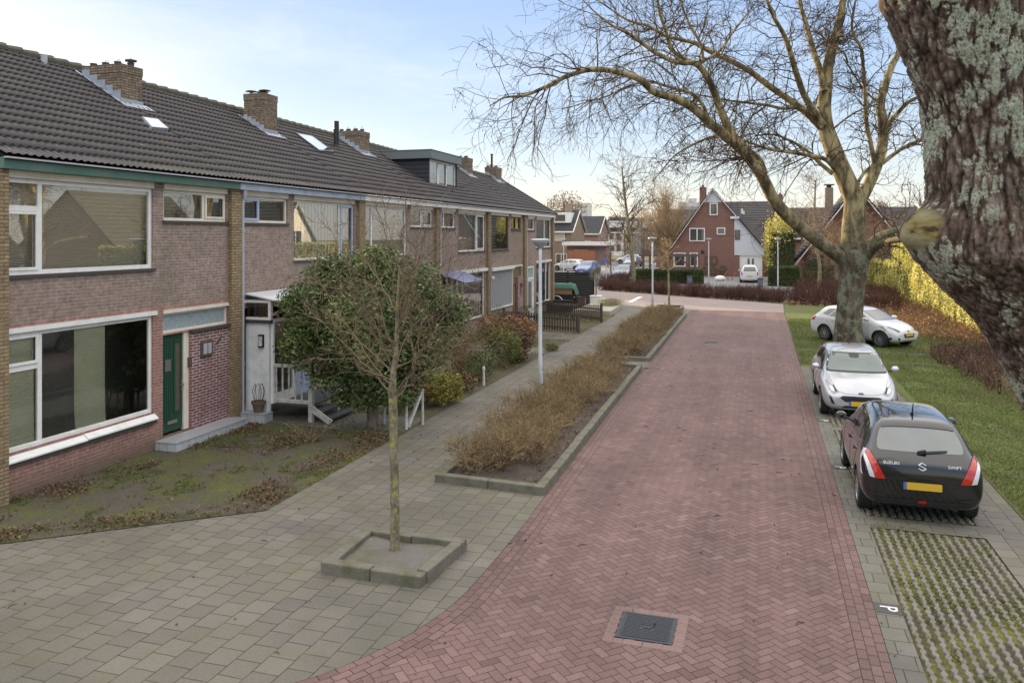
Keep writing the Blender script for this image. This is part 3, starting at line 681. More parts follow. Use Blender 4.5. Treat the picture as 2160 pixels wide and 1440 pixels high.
def plant_bed(P, n, label, group, seed, keep=None):
    r = np.random.default_rng(seed); protos = []; spots = []; tries = 0
    while len(spots) < n and tries < 4000:
        tries += 1
        s_, t_ = r.uniform(0.12, 0.74), r.uniform(0.03, 0.945)
        x = (P[0][0] * (1 - s_) + P[1][0] * s_) * (1 - t_) + (P[3][0] * (1 - s_) + P[2][0] * s_) * t_; y = P[0][1] * (1 - t_) + P[3][1] * t_
        if s_ > 0.55 and r.random() < 0.6: continue
        if keep and not keep(s_, t_): continue
        if all((x - a_) ** 2 + (y - b_) ** 2 > 0.36 ** 2 for a_, b_ in spots): spots.append((x, y))
    for i, (x, y) in enumerate(spots):
        k = i % len(SHR)
        if i < len(SHR):
            V, F, t = SHR[k]; o = link_mesh('low_shrub', V, F, M_twig, tint=t, base=(0, 0, 0)); tagp(o, label, 'shrub', group); protos.append(o)
        else:
            o = protos[k].copy(); COL.objects.link(o)
        s_ = r.uniform(0.8, 1.3); o.location = (x, y, 0.05); o.scale = (s_ * 1.1, s_ * 1.1, s_ * r.uniform(0.8, 1.15)); o.rotation_euler = (0, 0, r.uniform(0, 6.28))
plant_bed(BED1, 60, 'low brown twiggy shrub in the long near kerbed bed beside the red road', 'brown shrubs in the near planting bed', 5, lambda s_, t_: not (t_ < 0.08 and s_ > 0.5))
plant_bed(BED2, 76, 'low brown twiggy shrub in the further kerbed bed beside the red road', 'brown shrubs in the further planting bed', 6)
for nm, P, n in (('near', BED1, 2600), ('further', BED2, 1200)):
    s_, t_ = rng.uniform(0.08, 0.92, n), rng.uniform(0.01, 0.99, n); P = np.array(P)
    x = (P[0, 0] * (1 - s_) + P[1, 0] * s_) * (1 - t_) + (P[3, 0] * (1 - s_) + P[2, 0] * s_) * t_; y = P[0, 1] * (1 - t_) + P[3, 1] * t_
    m_ = np.array([nz(a_, b_, 1.3, 6) > -0.1 for a_, b_ in zip(x, y)]); C = np.stack([x, y, 0.085 + 0.05 * rng.random(n)], 1)[m_]
    V, F = leaves(C, 0.06, asp=0.6, up=1.5)
    tagp(link_mesh('leaf_litter', V, F, M_leaf_brown, tint=np.repeat(rng.random(len(C)), 4)), 'brown leaf litter under the shrubs of the %s planting bed' % nm, 'leaf litter', kind='stuff')

# ================================================================ manholes, parking letters, lamps
def text_mesh(s, size):
    cu = bpy.data.curves.new('t', 'FONT'); cu.body = s; cu.size = size; cu.align_x = 'CENTER'; cu.align_y = 'CENTER'; cu.extrude = 0.002
    ob = bpy.data.objects.new('t', cu); COL.objects.link(ob); dg = bpy.context.evaluated_depsgraph_get(); dg.update()
    me = bpy.data.meshes.new_from_object(ob.evaluated_get(dg)); V = [tuple(v.co) for v in me.vertices]; F = [tuple(p.vertices) for p in me.polygons]
    bpy.data.objects.remove(ob); bpy.data.curves.remove(cu); bpy.data.meshes.remove(me); return V, F
def place_text(s, size, name, mat, parent, origin, ux, uy, sx=1.0):
    V, F = text_mesh(s, size); o_, ux, uy = Vector(origin), Vector(ux), Vector(uy); n_ = ux.cross(uy)
    return link_mesh(name, [o_ + ux * (v[0] * sx) + uy * v[1] + n_ * v[2] for v in V], F, mat, parent)
M_iron = plain('cast_iron', (0.045, 0.047, 0.058), 0.45, 0.3, 12, 0.004, 60, metal=0.3)
def manhole(cx, cy, hw, label, studs=True):
    t = thing('manhole_cover', label, 'manhole cover', (cx, cy, 0))
    m = MB(); m.box(cx - hw, cx + hw, cy - hw, cy + hw, -0.02, 0.0066)
    m.box(cx - hw, cx + hw, cy + hw - 0.03, cy + hw, 0.0066, 0.0105); m.box(cx - hw, cx + hw, cy - hw, cy - hw + 0.03, 0.0066, 0.0105)
    m.box(cx - hw, cx - hw + 0.03, cy - hw + 0.03, cy + hw - 0.03, 0.0066, 0.0105); m.box(cx + hw - 0.03, cx + hw, cy - hw + 0.03, cy + hw - 0.03, 0.0066, 0.0105)
    m.obj('frame', M_iron, t)
    p = MB(); n = 17 if studs else 9; s_ = 2 * (hw - 0.045) / n
    for i in range(n):
        for j in range(n):
            if 6 <= i <= 10 and 7 <= j <= 9 and studs: continue
            x, y = cx - hw + 0.045 + (i + 0.5) * s_, cy - hw + 0.045 + (j + 0.5) * s_; a_ = s_ * 0.34
            p.box(x - a_, x + a_, y - a_, y + a_, 0.0066, 0.0135)
    if studs:
        for a_, b_ in (((-0.06, 0.03), (-0.02, -0.035)), ((-0.02, -0.035), (0.0, 0.03)), ((0.0, 0.03), (0.02, -0.035)), ((0.02, -0.035), (0.07, 0.035))):
            p.beam((cx + a_[0], cy + a_[1], 0.010), (cx + b_[0], cy + b_[1], 0.010), 0.014, 0.008)
    p.obj('stud_plate', M_iron, t)
manhole(MH[0], MH[1], 0.30, 'studded square iron manhole cover set in the foreground of the red road')
manhole(-1.92, 33.2, 0.28, 'small iron manhole cover far up the red road, level with the white car', False)
for x, y, lab in ((1.40, 10.07, 'dark paving tile with a white letter P, nearest the camera'), (1.40, 15.95, 'dark tile with a white letter P beside the black car'), (1.40, 19.9, 'dark tile with a white letter P beside the silver car')):
    t = thing('parking_tile', lab, 'parking tile', (x, y, 0)); m = MB(); m.box(x - 0.138, x + 0.138, y - 0.13, y + 0.13, -0.02, 0.0075); m.obj('tile', M_sill, t)
    place_text('P', 0.27, 'letter', M_mark, t, (x, y, 0.0085), (0, -1, 0), (1, 0, 0))

M_lamp = plain('lamp_paint', (0.60, 0.64, 0.68), 0.4, 0.06, 3, dirt=(0.45, 0.47, 0.48), dscale=4)
M_shade = plain('lamp_shade', (0.40, 0.42, 0.43), 0.45, 0.08, 6)
def lamp():
    t = thing('street_lamp', 'x', 'street lamp', (0, 0, 0), 'white street lamps with shallow cone heads')
    m = MB(); m.lathe((0, 0, 0), [(0.055, 0), (0.055, 1.2), (0.051, 1.25), (0.040, 3.7), (0.040, 4.02)], 14); m.obj('pole', M_lamp, t, smooth=True)
    m = MB(); m.box(0.025, 0.062, -0.04, 0.04, 0.55, 0.85); m.obj('hatch', M_lamp, t, bevel=0.006)
    m = MB(); m.lathe((0, 0, 0), [(0.045, 3.99), (0.065, 4.0), (0.09, 4.03), (0.18, 4.12), (0.25, 4.19)], 24); m.obj('shade', M_shade, t, smooth=True)
    m = MB(); m.lathe((0, 0, 0), [(0.25, 4.19), (0.262, 4.20), (0.262, 4.215), (0.18, 4.23), (0.01, 4.235)], 24); m.obj('cap', M_lamp, t, smooth=True)
    return t
L0 = lamp()
for i, (x, y, s_, lab) in enumerate(((-5.37, 19.6, 1.0, 'nearest white street lamp, standing in the near brown planting bed'), (-5.80, 45.0, 1.0, 'slim white street lamp at the far end of the planting beds'), (-4.35, 71.5, 0.97, 'street lamp in front of the red brick gable house'), (1.25, 64.5, 0.98, 'street lamp beside the clipped hedge right of the white van'), (-18.2, 75.0, 0.95, 'street lamp on the left by the flat-roofed garage'))):
    o = L0 if i == 0 else copy_tree(L0); o.location = (x, y, 0); o.scale = (s_, s_, s_); o['label'] = lab; o.rotation_euler = (0, 0, 0.6 * i)
# ================================================================ the brick terrace on the left
FX = -11.6
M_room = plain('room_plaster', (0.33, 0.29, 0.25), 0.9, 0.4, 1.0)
PY = [9.6, 15.6, 21.65, 27.6, 33.5, 39.2, 45.0]
EX, EZ, SLP = -11.36, 5.58, 0.60
ridge_x = lambda y: -16.0 + 0.0455 * (min(y, 45.4) - 17.6)
roof_z = lambda x: EZ + SLP * (EX - x)
fr = lambda y, z, wd: (FX + wd, y, z)          # along the wall, up, outwards

def at_roof(x, y):
    d = at_z(x, y, 1.0) - Vector((0, 0, CH)); k = (EZ + SLP * EX - CH) / (d.z + SLP * d.x); return Vector((0, 0, CH)) + d * k

def wall_holes(m, fr, u0, u1, v0, v1, holes, depth=0.10):
    us = sorted({u0, u1, *[h[0] for h in holes], *[h[1] for h in holes]}); vs = sorted({v0, v1, *[h[2] for h in holes], *[h[3] for h in holes]})
    for a, b in zip(us, us[1:]):
        for c, d in zip(vs, vs[1:]):
            mu, mv = (a + b) / 2, (c + d) / 2
            if any(h[0] < mu < h[1] and h[2] < mv < h[3] for h in holes): continue
            m.quad(fr(a, c, 0), fr(b, c, 0), fr(b, d, 0), fr(a, d, 0))
    for a, b, c, d in holes:
        for p, q in (((a, c), (b, c)), ((b, c), (b, d)), ((b, d), (a, d)), ((a, d), (a, c))):
            m.quad(fr(*p, 0), fr(*p, -depth - 0.1), fr(*q, -depth - 0.1), fr(*q, 0))

def window(h, fr, u0, u1, v0, v1, frame=None, behind=None, gl=None, mull=(), trans=(), fw=0.06, w0=-0.10, w1=-0.04, sill=M_sill, bname='blind', sash=(), name='window', label=None, sillh=0.055, bdepth=0.14, vmin=None):
    frame = frame or M_white
    m = MB()
    m.box(u0, u0 + fw, v0, v1, w0, w1, fr=fr); m.box(u1 - fw, u1, v0, v1, w0, w1, fr=fr)
    m.box(u0 + fw, u1 - fw, v0, v0 + fw, w0, w1, fr=fr); m.box(u0 + fw, u1 - fw, v1 - fw, v1, w0, w1, fr=fr)
    for x in mull: m.box(x - fw * 0.55, x + fw * 0.55, v0 + fw, v1 - fw, w0, w1 - 0.004, fr=fr)
    for a, b, z in trans: m.box(a, b, z - fw * 0.6, z + fw * 0.6, w0, w1 - 0.008, fr=fr)
    for a, b, c, d in sash:      # opening casements stand proud
        s_ = 0.05
        m.box(a, a + s_, c, d, w1 - 0.01, w1 + 0.018, fr=fr); m.box(b - s_, b, c, d, w1 - 0.01, w1 + 0.018, fr=fr)
        m.box(a + s_, b - s_, c, c + s_, w1 - 0.01, w1 + 0.018, fr=fr); m.box(a + s_, b - s_, d - s_, d, w1 - 0.01, w1 + 0.018, fr=fr)
    o = m.obj(name, frame, h, bevel=0.004)
    if label: o['label'] = label
    q = MB(); wp = (w0 + w1) / 2; q.quad(fr(u0 + fw * .5, v0 + fw * .5, wp), fr(u1 - fw * .5, v0 + fw * .5, wp), fr(u1 - fw * .5, v1 - fw * .5, wp), fr(u0 + fw * .5, v1 - fw * .5, wp))
    q.obj('pane', gl or M_glass, o)
    if behind is not None:
        q = MB(); wb = w0 - bdepth + 0.045; q.quad(fr(u0, v0, wb), fr(u1, v0, wb), fr(u1, v1, wb), fr(u0, v1, wb)); q.obj(bname, behind, o)
    if sill is not None:
        q = MB(); q.box(u0 - 0.03, u1 + 0.03, v0 - sillh, v0 - 0.001, -0.06, 0.045, fr=fr); q.obj('sill', sill, o)
    return o

def tile_field(y0, y1, xe, xr_fn, course=0.335, wave=0.155, amp=0.025, step=0.036):
    ny = int(round((y1 - y0) / wave)) * 5; ys = np.linspace(y0, y1, ny + 1)
    prof = np.array([0.0, 0.85, 1.0, 0.35, -0.15])[np.arange(ny + 1) % 5] * amp
    xr = np.array([xr_fn(y) for y in ys]); nc = int(round((xe - xr.mean()) * math.hypot(1, SLP) / course))
    nx_, nz_ = SLP / math.hypot(1, SLP), 1 / math.hypot(1, SLP)
    V = []; rows = []
    for c in range(nc):
        for t, up in ((c / nc, step), ((c + 0.92) / nc, 0.002), ((c + 1) / nc, -0.006)):
            x = xe + (xr - xe) * t; z = EZ + SLP * (EX - x); h = prof + up + 0.004 * np.sin(ys * 37 + c * 11)
            V.append(np.stack([x + nx_ * h, ys, z + nz_ * h], 1))
    V = np.concatenate(V); k = ny + 1; r = np.arange(len(V) // k - 1)[:, None] * k; j = np.arange(ny)[None, :]
    F = np.stack([r + j, r + j + 1, r + k + j + 1, r + k + j], -1).reshape(-1, 4)
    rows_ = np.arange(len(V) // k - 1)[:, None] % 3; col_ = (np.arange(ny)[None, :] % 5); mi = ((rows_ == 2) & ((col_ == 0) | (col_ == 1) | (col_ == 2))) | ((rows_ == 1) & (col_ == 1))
    return V, F, mi.ravel().astype(np.int32)

def row_house(i, label):
    y0, y1 = PY[i], PY[i + 1]
    h = thing('row_house', label, 'house', (FX, (y0 + y1) / 2, 0), 'brick terrace houses along the pavement')
    return h, y0, y1

LABS = ['brick row house nearest the camera with green gutter board and green front door',
        'row house with pale blue gutter board and a white glazed porch beside the evergreen tree',
        'third row house, its ground floor hidden behind the dark evergreen tree',
        'row house with the dark flat-roofed dormer and blue canopy over its door',
        'row house with grey roller blind over its wide ground floor window and brown door',
        'last row house at the far end of the terrace, beside the black fence']
FASC = [M_green, M_bluegrey, M_white, M_white, M_white, M_white]
UPW = [  # (small window, big window) spans along the wall
    ((13.35, 15.36), (9.79, 13.06)), ((15.93, 17.80), (18.09, 21.31)), ((25.30, 27.25), (21.95, 25.0)), ((27.97, 29.55), (29.88, 33.13)), ((36.97, 38.58), (33.84, 36.55)), ((39.76, 41.16), (41.55, 44.68))]
for i in range(6):
    h, y0, y1 = row_house(i, LABS[i]); sm, bg = UPW[i]
    small, big = (sm[0], sm[1], 4.62, 5.25), (bg[0], bg[1], 3.66, 5.25)
    HOLES = {0: [(9.79, 13.06, 0.78, 2.72), (13.33, 14.14, 0.20, 2.28), (13.33, 15.40, 2.31, 2.72)],
             1: [(16.0, 18.25, 0.3, 2.6), (18.4, 21.3, 0.8, 2.72)], 2: [(21.95, 25.0, 0.8, 2.72), (25.4, 26.4, 0.2, 2.72)],
             3: [(27.97, 29.3, 0.15, 2.72), (29.62, 33.10, 0.80, 2.78)], 4: [(33.86, 37.10, 1.02, 2.82), (37.22, 38.02, 0.12, 2.25), (37.22, 38.62, 2.28, 2.78)], 5: [(39.82, 41.10, 0.12, 2.72), (41.55, 44.50, 0.62, 2.85)]}[i]
    m = MB(); wall_holes(m, fr, y0, y1, 2.86, 5.56, [small, big])
    bx = -20.9
    m.obj('upper_wall', B_up, h); m = MB(); m.quad((bx, y0, 0), (bx, y1, 0), (bx, y1, 5.5), (bx, y0, 5.5)); m.obj('rear_wall', B_up, h)
    m = MB(); wall_holes(m, fr, y0, y1, -0.02, 2.86, HOLES); m.obj('lower_wall', B_low if i in (0,) else B_up, h)
    # party-wall pilaster in yellow brick
    m = MB(); c = y1 if i < 5 else y1 - 0.08; m.box(FX - 0.01, FX + 0.11, c - 0.20, c + 0.17, -0.02, 5.368); m.obj('pilaster', B_yel, h)
    if i == 0:
        m = MB(); m.box(FX - 0.01, FX + 0.11, y0 - 0.2, y0 + 0.17, -0.02, 5.368); m.obj('pilaster', B_yel, h)
    if i == 0:   # closing wall at the near end
        m = MB(); xr = ridge_x(9.5)
        m.quad((FX, 9.58, -0.02), (FX, 9.58, 5.5), (xr, 9.58, roof_z(xr) - 0.1), (bx, 9.58, 5.3), (bx, 9.58, -0.02)); m.obj('gable_wall', B_brown, h)
    if i == 5:   # far gable end
        m = MB(); xr = ridge_x(45.0)
        m.quad((FX, 45.0, -0.02), (bx, 45.0, -0.02), (bx, 45.0, 5.3), (xr, 45.0, roof_z(xr) - 0.1), (FX, 45.0, 5.5)); m.obj('gable_wall', B_brown, h)
    # gutter board and soffit
    m = MB(); m.box(-11.56, -11.40, y0 + 0.002, y1 - 0.002, 5.37, 5.555); o = m.obj('gutter_board', FASC[i], h, bevel=0.006)
    m = MB(); m.box(-11.40, -11.33, y0 + 0.002, y1 - 0.002, 5.535, 5.562); m.obj('gutter_lip', M_pipe if i != 2 else M_white, h)
    # roof
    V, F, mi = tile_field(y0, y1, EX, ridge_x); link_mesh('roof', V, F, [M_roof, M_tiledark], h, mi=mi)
    m = MB(); ra, rb = ridge_x(y0), ridge_x(y1); za, zb = roof_z(ra), roof_z(rb)
    m.quad((ra, y0, za), (rb, y1, zb), (-21.3, y1, 5.4), (-21.3, y0, 5.4)); m.quad((EX, y0, EZ - 0.06), (EX, y1, EZ - 0.06), (rb, y1, zb - 0.1), (ra, y0, za - 0.1))
    m.obj('rear_roof', M_roof, h)
    m = MB(); n = int((y1 - y0) / 0.38)
    for k in range(n):
        a, b = y0 + (y1 - y0) * k / n, y0 + (y1 - y0) * (k + 1.06) / n
        m.tube([(ridge_x(a), a, roof_z(ridge_x(a)) + 0.0), (ridge_x(b), min(b, y1), roof_z(ridge_x(b)) + 0.025)], [0.115, 0.135], 10)
    m.obj('ridge', M_ridge, h)
    if i == 5:
        m = MB(); m.beam((EX + 0.03, 45.1, EZ - 0.02), (ridge_x(45) , 45.1, roof_z(ridge_x(45)) + 0.02), 0.2, 0.12); m.obj('verge', M_roof, h)
    # upper windows
    hd = M_cream if i < 4 else M_white
    for a, b in (sm, bg):
        m = MB(); m.box(a, b, 5.252, 5.369, 0.002, 0.028, fr=fr); m.obj('header_panel', hd, h)
    y = sm; half = (sm[0] + sm[1]) / 2
    S = {0: dict(behind=M_interior2, gl=M_glass2, frame=M_cream, mull=[14.62], sash=[(14.66, 15.32, 4.68, 5.19)]),
         1: dict(behind=M_interior, gl=M_glass2, frame=M_cream, mull=[16.62]),
         2: dict(behind=M_interior, frame=M_white, mull=[26.3], sash=[(26.34, 27.2, 4.67, 5.2)]),
         3: dict(behind=M_net, frame=M_white, mull=[28.45]), 4: dict(behind=M_interior, frame=M_wood, mull=[37.8], sash=[(37.0, 37.76, 4.66, 5.2)], gl=M_glass2),
         5: dict(behind=M_blind, frame=M_white, gl=M_glass2)}[i]
    o = window(h, fr, *small, **S)
    if i == 1:
        m = MB(); a, b, c, d = 15.97, 16.60, 4.67, 5.20
        for q in ((a, a + .06, c, d), (b - .06, b, c, d), (a + .06, b - .06, c, c + .06), (a + .06, b - .06, d - .06, d)): m.box(*q, -0.045, -0.015, fr=fr)
        m.obj('casement', M_bluewin, o)
    G = {0: dict(behind=M_blind, gl=M_glass2, frame=M_white, mull=[10.48], trans=[(9.85, 10.45, 4.76)], sash=[(9.83, 10.44, 3.73, 4.71)], fw=0.075, bdepth=0.16),
         1: dict(behind=M_net, bname='curtain', gl=M_glass2, frame=M_cream, mull=[20.5]), 2: dict(behind=M_interior2, bname='curtain', gl=M_glass2, frame=M_white, mull=[22.5]),
         3: dict(behind=M_net, bname='curtain', gl=M_glass, frame=M_white, mull=[32.1], sash=[(32.15, 33.05, 3.73, 5.18)]), 4: dict(behind=M_interior, gl=M_glass2, frame=M_wood, mull=[34.15]),
         5: dict(behind=M_net, bname='curtain', gl=M_glass2, frame=M_white, mull=[43.4])}[i]
    o = window(h, fr, *big, **G)
    if i == 1:
        m = MB(); a, b, c, d = 20.54, 21.26, 3.71, 5.2
        for q in ((a, a + .07, c, d), (b - .07, b, c, d), (a + .07, b - .07, c, c + .07), (a + .07, b - .07, d - .07, d)): m.box(*q, -0.045, -0.012, fr=fr)
        m.obj('casement', M_bluewin, o)
    # downpipe at every second party wall
    if i in (0, 2, 4):
        m = MB(); yp = y1 + 0.24; m.tube(smooth_path([(-11.44, yp - 0.05, 5.36), (-11.46, yp - 0.02, 5.2), (-11.53, yp, 5.0), (-11.53, yp, 2.5), (-11.53, yp, 0.1)], 4), 0.045, 10)
        for z in (4.4, 2.9, 1.3): m.tube([(-11.53, yp, z), (-11.53, yp, z + 0.05)], 0.056, 10)
        m.obj('downpipe', M_pipe, h, smooth=False)
    # dark interior so the rooms are not see-through
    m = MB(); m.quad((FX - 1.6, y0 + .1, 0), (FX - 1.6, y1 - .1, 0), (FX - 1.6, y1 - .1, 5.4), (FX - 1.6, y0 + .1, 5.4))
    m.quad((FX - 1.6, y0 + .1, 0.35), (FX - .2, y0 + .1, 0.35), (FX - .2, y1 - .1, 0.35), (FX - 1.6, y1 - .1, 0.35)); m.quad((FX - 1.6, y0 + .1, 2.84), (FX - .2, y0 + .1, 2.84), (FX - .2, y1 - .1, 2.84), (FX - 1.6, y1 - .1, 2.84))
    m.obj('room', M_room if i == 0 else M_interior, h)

    if i == 0:
        # white lintel strips, big lower window with its battered white sill
        m = MB(); m.box(9.75, 13.14, 2.721, 2.80, -0.02, 0.04, fr=fr); m.obj('lintel', M_white, h)
        m = MB(); m.box(13.33, 15.42, 2.721, 2.79, -0.02, 0.035, fr=fr); m.obj('lintel', M_cream, h)
        o = window(h, fr, 9.79, 13.06, 0.78, 2.72, frame=M_white, mull=[10.48], trans=[(9.85, 10.45, 2.12)], fw=0.075, sill=None, sash=[(9.83, 10.44, 2.17, 2.66)], gl=glass('clear_glass', refl=0.07))
        for a, b in ((9.85, 10.42), (11.25, 11.95)):
            V, F = [], []; n = 12
            for k in range(n + 1):
                t = k / n; z = 2.68 - 1.86 * t; cur = 0.10 * max(0, t - 0.8) / 0.2
                V += [fr(a + 0.2 * cur, z, -0.115 + 0.1 * cur * t), fr(b + 0.25 * cur, z + 0.06 * max(0, t - 0.85), -0.115)]
            for k in range(n): F.append((2 * k, 2 * k + 1, 2 * k + 3, 2 * k + 2))
            link_mesh('lace_strip', V, F, M_strip, o)
        # sill boards
        m = MB()
        for a, b, dz in ((9.6, 11.35, 0.0), (11.36, 13.10, 0.012)):
            V = [fr(a, 0.775 + dz, -0.05), fr(b, 0.775 + dz, -0.05), fr(b, 0.66 + dz, 0.10), fr(a, 0.66 + dz, 0.10), fr(a, 0.755 + dz, -0.05), fr(b, 0.755 + dz, -0.05), fr(b, 0.635 + dz, 0.10), fr(a, 0.635 + dz, 0.10)]
            m.add(V, [(0, 1, 2, 3), (7, 6, 5, 4), (3, 2, 6, 7), (0, 3, 7, 4), (2, 1, 5, 6)])
        m.obj('sill_board', M_white, h)
        m = MB(); m.box(9.6, 13.10, 0.575, 0.63, 0.0, 0.075, fr=fr); m.obj('sill', M_sill, h)
        for a in (10.3, 11.1, 11.75, 12.45, 12.84): m = MB(); m.box(a, a + 0.2, 0.781, 0.83, -0.038, -0.028, fr=fr); m.obj('paint_patch', M_white, h)
        # door
        d = MB(); d.box(13.35, 13.99, 0.26, 2.27, -0.12, -0.07, fr=fr)
        for k in range(5): d.box(13.39 + k * 0.058, 13.39 + k * 0.058 + 0.044, 0.50, 2.16, -0.07, -0.055, fr=fr)
        for q in ((13.72, 13.755, 0.62, 2.13), (13.90, 13.935, 0.62, 2.13), (13.755, 13.90, 0.62, 0.66), (13.755, 13.90, 2.09, 2.13)): d.box(*q, -0.07, -0.05, fr=fr)
        o = d.obj('front_door', M_doorgreen, h, bevel=0.004)
        m = MB(); m.box(13.756, 13.899, 0.661, 2.089, -0.069, -0.065, fr=fr); m.obj('pane', plain('brown_glass', (0.12, 0.10, 0.075), 0.2, 0.3, 5), o)
        m = MB(); m.box(13.45, 13.62, 1.52, 1.76, -0.054, -0.046, fr=fr); m.obj('notice', M_steel, o)
        m = MB(); m.box(13.52, 13.80, 0.42, 0.49, -0.054, -0.042, fr=fr); m.obj('letter_plate', M_steel, o)
        m = MB(); m.box(13.945, 13.985, 1.05, 1.27, -0.069, -0.055, fr=fr); m.beam(fr(13.965, 1.18, -0.02), fr(13.87, 1.18, -0.02), 0.02, 0.02); m.beam(fr(13.965, 1.18, -0.06), fr(13.965, 1.18, -0.01), 0.02, 0.02); m.obj('handle', M_steel, o)
        m = MB(); m.box(13.99, 14.14, 0.22, 2.28, -0.12, -0.035, fr=fr); m.box(13.33, 13.989, 2.271, 2.31, -0.12, -0.035, fr=fr); m.obj('door_frame', M_cream, h, bevel=0.004)
        o = window(h, fr, 13.33, 15.40, 2.311, 2.72, frame=M_cream, sill=None, fw=0.05); o.children[0].data.materials[0] = M_frost
        m = MB(); m.box(14.15, 15.40, 0.16, 2.24, 0.001, 0.03, fr=fr); m.obj('brick_panel', B_door, h)
        m = MB(); m.box(14.12, 15.42, 2.241, 2.308, 0.0, 0.08, fr=fr); m.obj('sill', M_sill, h)
        # wall lamp, doorbell, peg
        m = MB(); m.box(14.42, 14.80, 1.68, 2.02, 0.031, 0.07, fr=fr); o = m.obj('house_sign', M_wood, h, bevel=0.01); m = MB(); m.box(14.48, 14.74, 1.74, 1.97, 0.071, 0.076, fr=fr); m.obj('face', M_pipe, o)
        m = MB(); m.box(14.605, 14.625, 1.73, 1.98, 0.0765, 0.08, fr=fr); m.obj('bar', M_wood, o)
        m = MB(); m.beam(fr(14.92, 1.90, 0.05), fr(15.12, 2.06, 0.05), 0.02, 0.035); m.beam(fr(15.02, 1.96, 0.05), fr(14.98, 1.90, 0.05), 0.02, 0.02); m.obj('wall_hook', M_wood, h)
        m = MB(); m.box(14.10, 14.16, 1.52, 1.72, -0.034, 0.03, fr=fr); m.obj('doorbell', M_wood, h)
        # tiled step
        M_tile = brick('white_tile', (0.52, 0.54, 0.56), (0.46, 0.48, 0.50), (0.20, 0.19, 0.18), bw=0.2, rh=0.2, mw=0.006, vary=0.12, stain=(0.4, 0.41, 0.42))
        m = MB(); m.box(FX + 0.001, -11.10, 13.12, 15.45, -0.02, 0.165); o = m.obj('step', M_tile, h); m = MB(); m.box(FX + 0.001, -11.085, 13.105, 15.465, 0.166, 0.185); m.obj('tread', plain('tread_tile', (0.36, 0.37, 0.40), 0.4, 0.1, 4), o)
        # roof window by the chimney
    if i == 1:
        window(h, fr, 18.4, 21.3, 0.8, 2.72, behind=M_net, frame=M_white)
        m = MB(); m.box(15.95, 21.3, 2.721, 2.80, -0.02, 0.035, fr=fr); m.obj('lintel', M_white, h)
        # glazed porch
        m = MB(); m.box(-11.6, -10.96, 16.06, 16.14, 0.02, 2.26); o = m.obj('porch_wall', plain('white_render', (0.80, 0.81, 0.83), 0.7, 0.04, 2, dirt=(0.62, 0.62, 0.60), dscale=2.5), h)
        m = MB(); m.box(-11.6, -10.90, 16.0, 16.2, 2.262, 2.34); m.obj('porch_capping', M_sill, h)
        m = MB(); m.box(-11.58, -10.90, 16.03, 16.12, 2.341, 2.40); m.box(-11.58, -10.90, 16.03, 16.12, 2.74, 2.80); m.box(-10.97, -10.90, 16.03, 16.12, 2.401, 2.739); m.box(-10.965, -10.895, 16.13, 18.3, 2.28, 2.36); m.box(-10.965, -10.895, 16.13, 16.19, 0.38, 2.28); m.box(-10.965, -10.895, 16.95, 17.02, 0.38, 2.28); m.box(-10.965, -10.895, 18.24, 18.3, 0.38, 2.28); m.box(-10.965, -10.895, 16.19, 16.95, 0.38, 0.6)
        pf = m.obj('porch_frame', M_white, h)
        m = MB(); m.quad((-11.57, 16.07, 2.40), (-10.97, 16.07, 2.40), (-10.97, 16.07, 2.74), (-11.57, 16.07, 2.74)); m.quad((-10.93, 16.19, 0.6), (-10.93, 18.24, 0.6), (-10.93, 18.24, 2.28), (-10.93, 16.19, 2.28)); m.obj('pane', M_glass, pf)
        m = MB(); m.box(-10.97, -10.90, 17.03, 17.12, 0.4, 2.27); m.box(-10.97, -10.90, 17.88, 17.97, 0.4, 2.27); m.box(-10.97, -10.90, 17.12, 17.88, 0.4, 0.95); m.obj('porch_door', M_bluewin, h)
        V = [(-11.58, 15.98, 2.93), (-10.35, 15.98, 2.72), (-10.35, 18.5, 2.72), (-11.58, 18.5, 2.93)]
        m = MB(); m.add(V + [(a_, b_, c_ + 0.03) for a_, b_, c_ in V], [(3, 2, 1, 0), (4, 5, 6, 7), (0, 1, 5, 4), (1, 2, 6, 5), (2, 3, 7, 6), (3, 0, 4, 7)]); m.obj('porch_roof', M_white_clad, h)
        m = MB(); m.beam((-11.0, 16.08, 2.82), (-10.40, 16.08, 2.66), 0.05, 0.07); m.beam((-10.96, 16.08, 2.4), (-10.5, 16.08, 2.68), 0.04, 0.05); m.obj('porch_rafter', plain('pale_wood', (0.30, 0.20, 0.12), 0.6, 0.2, 7), h)
        m = MB(); m.tube([(-11.16, 16.04, 1.70), (-11.16, 16.04, 2.0)], 0.075, 10); o = m.obj('wall_lamp', M_dark, h); m = MB(); m.tube([(-11.15, 15.99, 1.74), (-11.15, 15.99, 1.96)], 0.05, 10); m.obj('lens', M_offwhite, o)
        m = MB(); m.box(-11.55, -10.86, 15.72, 16.055, -0.02, 0.20); o = m.obj('step', M_tile, h); m = MB(); m.box(-11.55, -10.845, 15.705, 16.055, 0.201, 0.22); m.obj('tread', MATS['tread_tile'], o)
        # deck, railing and steps
        M_deck = plain('dark_deck', (0.055, 0.058, 0.065), 0.6, 0.3, 7)
        m = MB()
        for k in range(12): m.box(-10.89, -9.99, 16.2 + k * 0.155, 16.2 + k * 0.155 + 0.145, 0.33, 0.37)
        m.obj('deck', M_deck, h)
        m = MB()
        for q in ((-9.97, 0.24, 16.25, 17.2), (-9.70, 0.11, 16.25, 17.2)): m = MB(); m.box(q[0], q[0] + 0.30, q[2], q[3], q[1] - 0.04, q[1]); m.obj('porch_step', M_deck, h)
